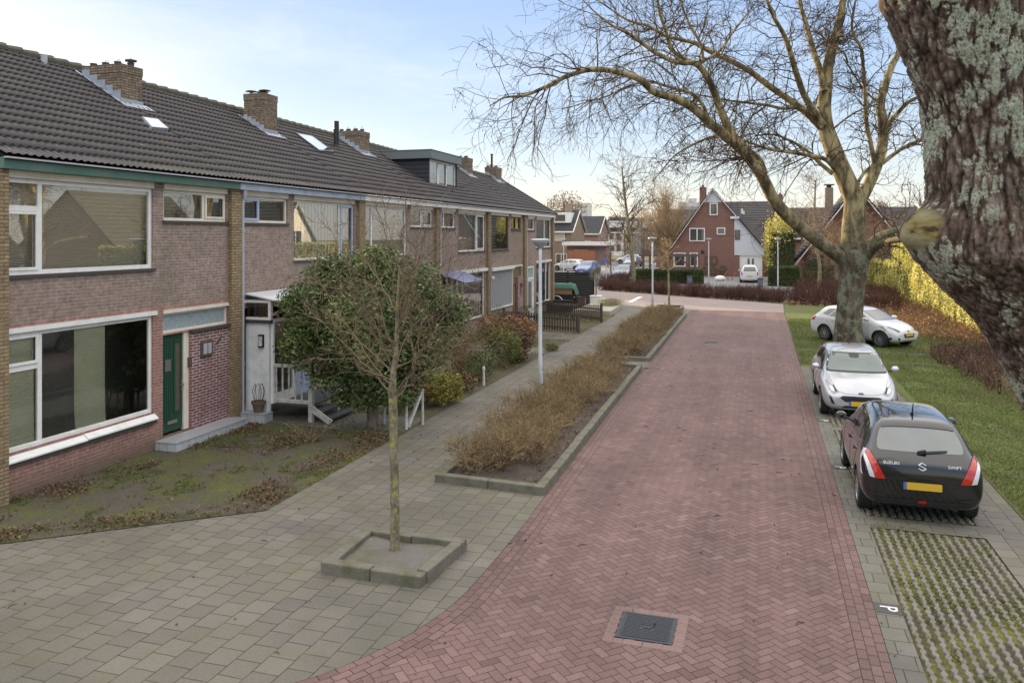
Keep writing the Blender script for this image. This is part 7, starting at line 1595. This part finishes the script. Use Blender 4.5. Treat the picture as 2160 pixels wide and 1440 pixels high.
# ---- the red gable house with the white garage wing
YG = 88.0; g = lambda x, y, dy=0.0: at_y(x, y, YG + dy)
h = thing('gable_house', 'tall red brick gable house with white bargeboards and a white garage door', 'house', (-5, 91, 0))
pk, le, re_ = g(1503, 397), g(1409, 530), g(1618, 530); bx0, bx1, bxm = g(1416, 597).x, g(1612, 597).x, g(1549, 597).x
sl = (pk.z - re_.z) / (re_.x - pk.x); zr = lambda x: pk.z - 0.10 - abs(x - pk.x) * (sl if x > pk.x else (pk.z - le.z) / (pk.x - le.x))
m = MB(); m.quad((bx0, YG, -.05), (bxm, YG, -.05), (bxm, YG, zr(bxm)), (pk.x, YG, pk.z - .1), (bx0, YG, zr(bx0))); m.quad((bx0, YG + 11, 0), (bx0, YG, 0), (bx0, YG, zr(bx0)), (bx0, YG + 11, zr(bx0))); m.obj('wall', B_gab, h)
zc = g(1550, 538).z
m = MB(); m.quad((bxm, YG - .03, zc), (bx1, YG - .03, zc), (bx1, YG - .03, zr(bx1)), (bxm, YG - .03, zr(bxm))); m.obj('cladding', M_white_clad, h)
ta, tb = g(1484, 427), g(1523, 427); m = MB(); m.quad((ta.x, YG - .03, ta.z), (tb.x, YG - .03, ta.z), (pk.x, YG - .03, pk.z - .15)); m.obj('gable_cladding', M_white_clad, h)
m = MB(); e2 = g(1552, 455)
m.beam((le.x, YG - .25, le.z - .12), (pk.x, YG - .25, pk.z - .12), .06, .22, up=(0, 1, 0)); m.beam((pk.x, YG - .25, pk.z - .12), (e2.x + .1, YG - .25, e2.z - .1), .06, .22, up=(0, 1, 0)); m.box(e2.x - .55, e2.x + .35, YG - .28, YG - .22, e2.z - .32, e2.z - .08); m.obj('bargeboard', M_white, h)
courses_roof('roof', (le.x - .1, YG - .3, le.z), (le.x - .1, YG + 11, le.z), (pk.x, YG + 11, pk.z), (pk.x, YG - .3, pk.z), M_roof2, h); courses_roof('roof', (re_.x, YG - .3, re_.z), (re_.x, YG + 6, re_.z), (pk.x, YG + 6, pk.z), (pk.x, YG - .3, pk.z), M_roof2, h)
rA, rB = at_y(1440, 443, YG + 8), at_y(1652, 424, YG + 8)
courses_roof('main_roof', (bxm, YG + 1, 3.4), (rB.x + .4, YG + 1, 3.0), (rB.x, YG + 8, rB.z), (pk.x - 1, YG + 8, rB.z), M_roof2, h, 26); m = MB(); m.quad((bx1, YG + 1.3, 0), (rB.x, YG + 1.3, 0), (rB.x, YG + 1.3, 3.1), (bx1, YG + 1.3, 3.1)); m.quad((rB.x, YG + 1.3, 0), (rB.x, YG + 13, 0), (rB.x, YG + 13, 3), (rB.x, YG + 8, rB.z), (rB.x, YG + 1.3, 3)); m.obj('wing_wall', B_gab, h)
gd0, gd1 = at_y(1560, 583, YG + .2), at_y(1608, 540, YG + .2); m = MB(); m.box(gd0.x, gd1.x, YG + .12, YG + .2, 0.0, gd1.z); o = m.obj('garage_door', M_white, h)
m = MB(); m.box(bxm, gd0.x, YG + .02, YG + .2, 0, zc); m.box(gd1.x, bx1, YG + .02, YG + .2, 0, zc); m.obj('garage_wall', B_gab, h)
for a in (1579, 1588): p = at_y(a, 562, YG + .1); m = MB(); m.box(p.x - .1, p.x + .1, YG + .09, YG + .118, p.z, p.z + 0.85); m.obj('slit_window', M_farglass, o)
for (a, b, c_, d), cols in (((1454, 509, 1487, 481), 2), ((1512, 495, 1530, 480), 1), ((1497, 454, 1514, 428), 1), ((1421, 562, 1446, 533), 1), ((1455, 562, 1472, 533), 1)):
    flat_window(h, g(a, b, -.02), g(c_, d, -.02), cols=cols, fw=0.10)
p, q = g(1550, 505, -.05), g(1561, 485, -.05); flat_window(h, p, q, M_wood, M_farglass)
p, q = at_y(1476, 430, YG + 6), at_y(1490, 395, YG + 6); m = MB(); m.box(p.x, q.x, YG + 5.7, YG + 6.4, p.z - 2, q.z); m.lathe(((p.x + q.x) / 2, YG + 6, q.z), [(.12, -.02), (.12, .25), (.06, .3)], 10); m.obj('chimney', B_gab, h)
a, b = g(1488, 556, -.04), g(1512, 541, -.04); m = MB()
for x in (a.x, (a.x + b.x) / 2, b.x): m.box(x - .05, x + .05, YG - .1, YG - .04, a.z, b.z)
for z in (a.z, b.z): m.box(a.x - .05, b.x + .05, YG - .11, YG - .105, z - .05, z + .05)
m.obj('trellis', M_wood, h)
m = MB(); p = g(1482, 531); m.box(p.x - .14, p.x + .14, YG - .14, YG - .002, p.z - .12, p.z + .12); m.obj('vent', M_dark, h)
p, q = at_y(1640, 425, YG + 9), at_y(1651, 410, YG + 9); m = MB(); m.box(p.x, q.x, YG + 8.6, YG + 9.3, p.z - 1, q.z); m.lathe(((p.x + q.x) / 2, YG + 9, q.z), [(.16, -.02), (.1, .2)], 8); m.obj('chimney', B_gab, h)
p = at_y(1565, 445, YG + 5); m = MB(); m.tube([(p.x, p.y, p.z - .3), (p.x, p.y, p.z + .25)], .12, 8); m.tube([(p.x + .2, p.y, p.z - .4), (p.x + .2, p.y, p.z)], .09, 8); m.obj('vent_pipe', M_white, h)

# ---- the low brick house with the steep roof behind the plane tree
h = thing('steep_house', 'low brick house with a steep dark roof and white bargeboards behind the plane tree', 'house', (7, 82, 0)); Y2 = 80.0; q2 = lambda x, y, dy=0: at_y(x, y, Y2 + dy)
pk2, l2, r2 = q2(1806, 392), q2(1664, 566), q2(1950, 566); zz = lambda x: pk2.z - .2 - abs(x - pk2.x) * (pk2.z - l2.z) / (pk2.x - l2.x)
wx0, wx1 = q2(1690, 598).x, q2(1925, 598).x
m = MB(); m.quad((wx0, Y2, -.05), (wx1, Y2, -.05), (wx1, Y2, zz(wx1)), (pk2.x, Y2, pk2.z - .2), (wx0, Y2, zz(wx0))); m.obj('wall', B_gab, h)
courses_roof('roof', (l2.x, Y2 - .9, l2.z), (l2.x, 90, l2.z), (pk2.x, 90, pk2.z), (pk2.x, Y2 - .9, pk2.z), M_roof2, h, 26, .09); courses_roof('roof', (r2.x, Y2 - .9, r2.z), (r2.x, 90, r2.z), (pk2.x, 90, pk2.z), (pk2.x, Y2 - .9, pk2.z), M_roof2, h, 26, .09)
m = MB(); m.beam((l2.x + .1, Y2 - .85, l2.z - .2), (pk2.x, Y2 - .85, pk2.z - .2), .08, .28, up=(0, 1, 0)); m.beam((pk2.x, Y2 - .85, pk2.z - .2), (r2.x, Y2 - .85, r2.z - .2), .08, .28, up=(0, 1, 0)); m.obj('bargeboard', M_white, h)
for a, b, c_, d in ((1700, 568, 1738, 535), (1748, 568, 1770, 545), (1850, 560, 1885, 530)): flat_window(h, q2(a, b, -.02), q2(c_, d, -.02), M_wood, M_farglass, fw=.12)
p, q = at_y(1740, 440, 84), at_y(1757, 396, 84); m = MB(); m.box(p.x, q.x, 83.6, 84.4, p.z - 3, q.z); ch = m.obj('chimney', B_brown, h); m = MB(); m.box(p.x - .1, q.x + .1, 83.5, 84.5, q.z + .25, q.z + .33); m.box(p.x + .15, q.x - .15, 83.8, 84.2, q.z, q.z + .25); m.obj('chimney_cap', M_sill, ch)

def simple_house(label, x0, x1, y0, y1, eave, ridge, wall, roof, axis='x', name='house', wins=(), dorm=(), group=None, ov=0.4, barge=True, chim=()):
    h = thing(name, label, 'house', ((x0 + x1) / 2, (y0 + y1) / 2, 0), group); m = MB()
    if axis == 'x':
        ym = (y0 + y1) / 2
        m.quad((x0, y0, -.05), (x1, y0, -.05), (x1, y0, eave), (x0, y0, eave)); m.quad((x1, y1, -.05), (x0, y1, -.05), (x0, y1, eave), (x1, y1, eave))
        for x in (x0, x1): m.quad((x, y0, -.05), (x, y1, -.05), (x, y1, eave), (x, ym, ridge - .1), (x, y0, eave))
        m.obj('wall', wall, h); k = (ridge - eave) / (ym - y0)
        courses_roof('roof', (x0 - .25, y0 - ov, eave - ov * k), (x1 + .25, y0 - ov, eave - ov * k), (x1 + .25, ym, ridge), (x0 - .25, ym, ridge), roof, h, 16); courses_roof('roof', (x0 - .25, y1 + ov, eave - ov * k), (x1 + .25, y1 + ov, eave - ov * k), (x1 + .25, ym, ridge), (x0 - .25, ym, ridge), roof, h, 16)
        m = MB()
        if barge:
            for x in (x0 - .28, x1 + .28): m.beam((x, y0 - ov, eave - ov * k - .1), (x, ym, ridge - .1), .05, .25, up=(1, 0, 0)); m.beam((x, ym, ridge - .1), (x, y1 + ov, eave - ov * k - .1), .05, .25, up=(1, 0, 0))
        m.box(x0 - .25, x1 + .25, y0 - ov - .08, y0 - ov + .08, eave - ov * k - .22, eave - ov * k); m.obj('gutter', M_white, h)
    else:
        xm = (x0 + x1) / 2
        m.quad((x0, y0, -.05), (x0, y1, -.05), (x0, y1, eave), (x0, y0, eave)); m.quad((x1, y1, -.05), (x1, y0, -.05), (x1, y0, eave), (x1, y1, eave))
        for y in (y0, y1): m.quad((x0, y, -.05), (x1, y, -.05), (x1, y, eave), (xm, y, ridge - .1), (x0, y, eave))
        m.obj('wall', wall, h); k = (ridge - eave) / (xm - x0)
        courses_roof('roof', (x0 - ov, y0 - .25, eave - ov * k), (x0 - ov, y1 + .25, eave - ov * k), (xm, y1 + .25, ridge), (xm, y0 - .25, ridge), roof, h, 16); courses_roof('roof', (x1 + ov, y0 - .25, eave - ov * k), (x1 + ov, y1 + .25, eave - ov * k), (xm, y1 + .25, ridge), (xm, y0 - .25, ridge), roof, h, 16)
    for P0, P1, fm, gm, out, cols in wins: flat_window(h, P0, P1, fm, gm, out, .1, cols)
    for x, y, s_, zt in chim: m = MB(); m.box(x - s_, x + s_, y - s_, y + s_, ridge - 1.2, zt); m.obj('chimney', B_brown, h)
    return h
# left background, beyond the end of the terrace
YL = 124.0; L_ = lambda x, y: at_y(x, y, YL - .03); xg = at_y(1206, 500, YL).x
h = simple_house('brown brick house with a black roof and white dormer beyond the end of the terrace', xg - 14, xg, YL, YL + 9.5, 5.35, 8.6, B_brown, M_roof3, wins=[(L_(1166, 508), L_(1191, 486), M_cream, M_farblind, (0, -1, 0), 1), (L_(1172, 556), L_(1196, 535), M_white, M_farglass, (0, -1, 0), 2)], chim=[(xg - 1.5, YL + 4.7, .6, 9.6)])
pa, pb_ = at_y(1163, 470, YL + 1.2), at_y(1196, 448, YL + 1.2); m = MB(); m.box(pa.x, pb_.x + .6, YL + 1.2, YL + 4.2, pa.z, pb_.z); m.obj('dormer', M_white, h); flat_window(h, at_y(1171, 466, YL + 1.17), at_y(1192, 453, YL + 1.17), M_sill, M_farglass, cols=2)
xg2 = at_y(1262, 500, 140).x
simple_house('second brown brick house with a dark roof right behind the first, above the flat garage', xg2 - 9, xg2, 140, 150, 5.0, 8.0, B_pink, M_roof3, axis='x', wins=[(at_y(1229, 516, 139.95), at_y(1246, 508, 139.95), M_white, M_farglass, (0, -1, 0), 2)])
h = thing('flat_garage', 'flat-roofed brick garage with a white roof edge on the left beyond the bend', 'garage', (-22, 119, 0)); p0, p1 = at_y(1194, 560, 117), at_y(1277, 526, 117)
m = MB(); m.box(p0.x, p1.x, 117.5, 122, -.05, 2.9); m.obj('wall', B_pink, h); m = MB(); m.box(p0.x - .5, p1.x + .3, 116.4, 122.3, 2.901, 3.4); m.obj('roof_edge', M_white, h); flat_window(h, at_y(1211, 541, 117.48), at_y(1240, 527, 117.48), M_white, M_farblind, cols=2)
t = thing('board_fence', 'warm orange-brown board fence in front of the flat-roofed garage', 'fence', (-25, 116.5, 0)); m = MB(); p0, p1 = at_y(1198, 560, 116), at_y(1256, 530, 116); n = 12
for k in range(n): a = p0.x + (p1.x - p0.x) * k / n; m.box(a, a + (p1.x - p0.x) / n - .03, 115.95, 116.02, 0.02, p1.z + .1)
m.obj('boards', plain('orange_wood', (0.34, 0.14, 0.07), 0.6, 0.25, 3), t)
r_ = random.Random(5)
for k, (xa, xb, yb, yt, Z, lab, mat) in enumerate(((1282, 1312, 556, 492, 175, 'white-fronted distant row house at the left end of the far street', M_white), (1312, 1345, 556, 488, 182, 'grey distant row house with white dormer in the far street', M_bluegrey), (1345, 1385, 556, 490, 188, 'distant brown row house half hidden by bare trees', B_pink), (1385, 1425, 556, 492, 176, 'distant brick row house right behind the columnar tree', B_brown))):
    a, b = at_y(xa, yb, Z), at_y(xb, yt, Z); wv = []
    for c_ in range(2):
        for z0, z1 in ((1.0, 2.4), (3.6, 4.9)):
            x0 = a.x + (b.x - a.x) * (.12 + .5 * c_); wv.append(((x0, Z - .03, z0), (x0 + (b.x - a.x) * .3, Z - .03, z1), M_white if mat is not M_white else M_slate, M_farglass, (0, -1, 0), 2))
    hh = simple_house(lab, a.x, b.x - .05, Z, Z + 9, 5.4, 8.6, mat, M_roof3, wins=wv, ov=.3, barge=False); m = MB(); xm = (a.x + b.x) / 2; m.box(xm - 1.3, xm + 1.3, Z + .4, Z + 3, 6.2, 7.7); m.obj('dormer', M_white, hh)
a, b = at_y(1652, 500, 110), at_y(1930, 440, 110)
simple_house('long dark-roofed row far behind the garage and the plane tree', a.x, b.x, 105.5, 115, 4.4, 8.0, B_gab, M_roof2, wins=[(at_y(1662, 500, 105.45), at_y(1690, 482, 105.45), M_white, M_farglass, (0, -1, 0), 3)])
a = at_y(1388, 470, 112); simple_house('dark roof and brick wall glimpsed left of the red gable house', a.x, at_y(1470, 470, 112).x, 110, 119, 4.9, 8.1, B_gab, M_roof2)
t = thing('white_house', 'small white building seen between the plane tree and the golden hedge', 'house', (14, 92, 0)); p0, p1 = at_y(1858, 560, 92), at_y(1930, 540, 92); m = MB(); m.box(p0.x, p1.x, 92, 96, 0, 2.4); m.obj('wall', M_white, t); m = MB(); m.box(p0.x - .2, p1.x + .2, 91.8, 96.2, 2.401, 2.75); m.obj('roof_edge', M_sill, t)
for lab, xa, xb, yt, Z, n in (('pale apartment tower far away above the black roof of the left houses', 1214, 1240, 428, 480, 8), ('white apartment block with a roof aerial far away left of the gable peak', 1430, 1478, 426, 420, 4)):
    a, b = at_y(xa, 500, Z), at_y(xb, yt, Z); t = thing('apartment_block', lab, 'apartment block', ((a.x + b.x) / 2, Z, 0)); m = MB(); m.box(a.x, b.x, Z, Z + 12, 0, b.z); m.obj('wall', plain('pale_render', (0.62, 0.60, 0.57), 0.8, 0.05, .1), t)
    fl = int(b.z / 2.9)
    for k in range(fl): m = MB(); m.box(a.x + 1, b.x - 1, Z - .06, Z - .01, k * 2.9 + 1, k * 2.9 + 2.3); m.obj('window_band', plain('hazy_pane', (0.33, 0.35, 0.38), 0.4, 0.1, .3), t)
    if n == 4: m = MB(); m.box(a.x + 5, a.x + 9, Z + 3, Z + 7, b.z, b.z + 2); m.tube([(a.x + 7, Z + 5, b.z + 2), (a.x + 7, Z + 5, b.z + 8)], .12, 5); m.obj('roof_aerial', M_pipe, t)

# ---- houses out of the frame: rows added to cast shadows, houses of the window reflections
simple_house('unseen row of houses added behind the terrace to cast shade, nearer part', -34, -26, 44, 62.4, 4.6, 6.6, B_brown, M_roof, axis='y'); simple_house('unseen row of houses added behind the terrace to cast shade, middle part', -34, -26, 72.3, 88, 4.6, 6.6, B_brown, M_roof, axis='y')
simple_house('unseen row of houses added behind the terrace to cast shade, far tall part', -40, -31, 88.5, 108, 6.2, 9.4, B_brown, M_roof, axis='y')
for lab, ya in (('brick house across the street with its roof sloping to the road, nearer one', 27.0), ('white gabled house across the street, furthest of the three', 62.0), ('brick house across the street with its roof sloping to the road, further one', 45.0)):
    mid = 'white' in lab; hh = simple_house(lab, 19, 29, ya, ya + (8.5 if mid else 10), 3.0, 7.6, M_cream if mid else B_brown, M_ridge, axis='x' if mid else 'y'); flat_window(hh, (18.97, ya + 6, .9), (18.97, ya + 2.6, 2.4), M_white, M_farglass, (-1, 0, 0), .1, 2)
    if mid: flat_window(hh, (18.97, ya + 5.3, 3.6), (18.97, ya + 3.2, 4.9), M_white, M_farglass, (-1, 0, 0), .1, 2)

# ---- garden things in front of the gable house
t = thing('pergola', 'dark timber pergola over the clipped hedge beside the gable house', 'pergola', (-8.6, 73.6, 0)); pz = at_y(1400, 541, 73.5).z
xa, xb = at_y(1357, 570, 73.5).x, at_y(1466, 570, 73.5).x
for x in (xa, xa + .6, xb - .5, xb): m = MB(); m.box(x - .09, x + .09, 73.4, 73.6, 0, pz); m.obj('post', M_wood, t)
m = MB(); m.box(xa - .4, xb + .3, 73.42, 73.58, pz + .001, pz + .2); m.obj('beam', M_wood, t)
m = MB(); m.beam((xb - .5, 73.5, pz - .9), (xb - 1.4, 73.5, pz - .02), .1, .12); m.beam((xa + .6, 73.5, pz - .9), (xa + 1.5, 73.5, pz - .02), .1, .12); m.obj('knee_brace', M_wood, t)
for lab, x, y, zb_ in (('grey waste bin standing before the clipped hedge', 1455, 600, 584), ('grey waste bin at the kerb in front of the garage drive', 1604, 606, 592)):
    p = at_g(x, y); k_ = at_z(x, zb_, -SN * p.x + CN * p.y).z; t = thing('waste_bin', lab, 'bin', tuple(p)); m = MB(); m.box(p.x - .22, p.x + .22, p.y - .22, p.y + .22, 0, max(k_, .7)); m.obj('body', plain('bin_grey', (0.12, 0.13, 0.15), 0.5, 0.1, 3), t, bevel=.03); m = MB(); m.box(p.x - .25, p.x + .25, p.y - .25, p.y + .25, max(k_, .7) + .002, max(k_, .7) + .09); m.obj('lid', M_slate, t, bevel=.02)
for lab, x in (('orange garden chair left of the other, against the gable wall', 1521), ('second orange garden chair, nearer the corner of the gable house', 1540)):
    p = at_g(x, 591); t = thing('garden_chair', lab, 'chair', tuple(p)); m = MB()
    m.beam((p.x - .25, p.y, .22), (p.x + .25, p.y, .30), .5, .05, up=(0, 0, 1)); m.beam((p.x + .22, p.y, .28), (p.x + .55, p.y, .85), .5, .05); m.obj('seat', plain('orange_canvas', (0.55, 0.20, 0.08), 0.7, 0.1, 5), t)
    for dx in (-.2, .2):
        for dy in (-.2, .2): m = MB(); m.box(p.x + dx - .025, p.x + dx + .025, p.y + dy - .025, p.y + dy + .025, 0, .22); m.obj('leg', M_dark, t)
p = at_g(1519, 592); t = thing('white_sack', 'white bulging sack lying on the drive before the orange chairs', 'sack', tuple(p)); V = []; n = 16
for i in range(9):
    for k in range(n): a, b = 2 * math.pi * k / n, math.pi * i / 8; q = Vector((math.cos(a) * math.sin(b), math.sin(a) * math.sin(b), math.cos(b))); s_ = 1 + .25 * noise.noise(q * 2.2); V.append((p.x + .5 * q.x * s_, p.y - .3 + .4 * q.y * s_, .24 + .27 * q.z * s_))
link_mesh('sack', V, [(i * n + k, i * n + (k + 1) % n, (i + 1) * n + (k + 1) % n, (i + 1) * n + k) for i in range(8) for k in range(n)], M_white, t, smooth=True)
bush('dark evergreen shrubs along the foot of the gable wall', (at_y(1500, 583, 87.2).x, 87.2, 0), [(at_y(1487, 583, 87.2).x, 87.2, .6, .5, .4, .65), (at_y(1505, 583, 87.2).x, 87.2, .6, .5, .4, .6), (at_y(1525, 583, 87.2).x, 87.2, .65, .55, .4, .65)], 900, .12, M_box)
p = at_g(1279, 603); t = thing('sign_post', 'thin grey post with a small blue sign at the left bend', 'sign', tuple(p)); m = MB(); m.tube([(p.x, p.y, 0), (p.x, p.y, 2.4)], .035, 8); m.obj('pole', M_pipe, t); m = MB(); m.box(p.x - .3, p.x + .05, p.y - .06, p.y - .04, 2.0, 2.35); m.obj('sign', M_bplate, t)
sheet('road_marking', [tuple(at_g(x, y).xy) for x, y in ((1324, 637), (1334, 637), (1356, 626), (1346, 626))], 0.005, M_mark)

# ---- trees beyond the planting beds
def bare_tree(label, trunk, r0, n, L, twig, seed, up=0.5, name='bare_tree', kids=(4, 4, 3), leafmat=None, nl=0, spread=.9, mat=None, droop=0.0, start=.35, rb=.35, ls=.08):
    base = trunk[0]; t = thing(name, label, 'tree', (base[0], base[1], 0)); T = Tubes(); P = smooth_path(trunk, 5); k = len(P); rad = np.linspace(r0, r0 * .22, k); T.add(P, rad, 8); T.obj('trunk', mat or M_youngbark, t)
    T = Tubes(); r_ = np.random.default_rng(seed); tips = []
    for i in range(n):
        q = r_.integers(int(k * start), k); a = r_.uniform(0, 6.28); grow(T, P[q], (math.cos(a), math.sin(a), up * r_.uniform(.6, 1.6)), L * r_.uniform(.6, 1.15) * (1.15 - .5 * q / k), max(rad[q] * rb, .012), 2, r_, droop, .3, kids, r_.uniform(.3, .9), tips, spread, 5, .5, .009)
    T.obj('branches', twig, t)
    if leafmat: C = np.array(tips); C = C[r_.integers(0, len(C), nl)] + r_.normal(0, .08, (nl, 3)); V, F = leaves(C, ls, asp=.7); link_mesh('leaves', V, F, leafmat, t, tint=np.repeat(r_.random(nl), 4))
    return t
tp = lambda pts, Y: [at_y(x, y, Y) for x, y in pts]
Yt = 47.5; bare_tree('slender young tree with a few orange leaves, in the small kerb box', [at_y(1411, 652, Yt), at_y(1411, 600, Yt), at_y(1410, 555, Yt), at_y(1410, 520, Yt)], .075, 34, .75, M_twig_pale, 41, 1.2, 'young_tree', (4, 3, 2), M_leaf_red, 420, .6, None, 0, .55, .3, .05)
Yc = 92; bare_tree('tall tan columnar tree with upright bare branches behind the pergola', tp([(1404, 575), (1405, 540), (1404, 500), (1404, 440)], Yc), .28, 150, 4.6, M_twig_pale, 42, 3.6, 'columnar_tree', (5, 4, 2), None, 0, .28, None, 0, .12, .3)
Yb = 77; bare_tree('thin bare tree leaning over the red shrub bed left of the street lamp', tp([(1340, 592), (1333, 540), (1325, 470), (1316, 400), (1312, 350)], Yb), .24, 34, 3.8, M_planetwig, 43, .7, kids=(5, 4, 2))
bare_tree('bare brown street tree among the parked cars at the left bend', tp([(1318, 570), (1318, 520), (1316, 480)], 128), .22, 34, 4.2, M_twig_tan, 44, .8, kids=(5, 4, 2)); bare_tree('bare street tree right of the brown one, before the far row', tp([(1352, 572), (1354, 520), (1353, 478)], 118), .2, 34, 3.8, M_twig_tan, 45, .9, kids=(5, 4, 2))
bare_tree('spindly dark bare tree by the blue sign post', tp([(1290, 600), (1288, 550), (1287, 500)], 77), .10, 18, 1.9, M_planetwig, 46, .8, kids=(4, 3, 1)); bare_tree('thin pale tree with a bent stem in front of the steep-roofed house', tp([(1727, 605), (1729, 560), (1718, 500), (1719, 420), (1720, 380)], 66), .17, 30, 2.4, M_twig_tan, 47, .8, kids=(4, 4, 2), start=.5)
bare_tree('golden twiggy tree in front of the steep roof, left of the plane trunk', tp([(1765, 590), (1762, 540), (1760, 500)], 72), .15, 60, 2.8, M_twig_tan, 48, .7, kids=(5, 4, 2), leafmat=M_leaf_red, nl=500, ls=.1); bare_tree('twiggy copper tree right of the plane trunk', tp([(1868, 590), (1862, 540), (1860, 480)], 74), .14, 46, 2.6, M_twig_tan, 49, .7, kids=(5, 4, 2), leafmat=M_leaf_red, nl=300, ls=.1)
bare_tree('bare tree behind the garage wing, right of the golden conifer', tp([(1690, 560), (1692, 490), (1690, 450)], 95), .2, 34, 2.6, M_twig_tan, 50, .8, kids=(5, 4, 2))
for k, (x, yb, yt, Y, rr, lab) in enumerate(((1190, 480, 400, 215, 5.2, 'big round sunlit tree far away behind the black roof'), (1300, 500, 455, 240, 3.2, 'low hazy tree far away left of the thin bare tree'), (1372, 500, 452, 260, 3.6, 'low hazy tree far away behind the columnar tree'), (1850, 480, 425, 230, 3.2, 'hazy tree far away right of the plane trunk'))):
    t = thing('distant_tree', lab, 'tree', tuple(at_y(x, 520, Y).xy) + (0,)); T = Tubes(); p = at_y(x, 500, Y); T.add([(p.x, p.y, 0), (p.x, p.y, at_y(x, yt + 25, Y).z)], .4, 6); T.obj('trunk', M_youngbark, t); c_ = at_y(x, (yt + yb) / 2 - 8, Y); foliage('crown', [(c_.x, c_.y, c_.z, rr, rr, rr * .8), (c_.x - rr * .6, c_.y, c_.z - 1.5, rr * .7, rr * .7, rr * .6), (c_.x + rr * .6, c_.y, c_.z - 1, rr * .7, rr * .7, rr * .65)], 1600, .65, M_farleaf if 'M_farleaf' in globals() else M_leaf_red, t, shell=.3)
r2_ = random.Random(9)
for k in range(26):
    x = 1170 + k * 30; 
    if 1400 < x < 1560: continue
    Y = r2_.uniform(255, 330); p = at_y(x, 500, Y); rr = r2_.uniform(4, 7); zt = r2_.uniform(7, 13) 
    t = thing('distant_tree', 'hazy bare tree in the far tree line on the horizon', 'tree', (p.x, p.y, 0), 'tree line on the horizon'); T = Tubes(); T.add([(p.x, p.y, 0), (p.x, p.y, zt * .7)], .35, 5); T.obj('trunk', M_youngbark, t); foliage('crown', [(p.x, p.y, zt * .62, rr, rr, zt * .38), (p.x + rr * .7, p.y, zt * .45, rr * .7, rr, zt * .3)], 420, .9, M_farleaf if 'M_farleaf' in globals() else M_leaf_red, t, shell=.2)
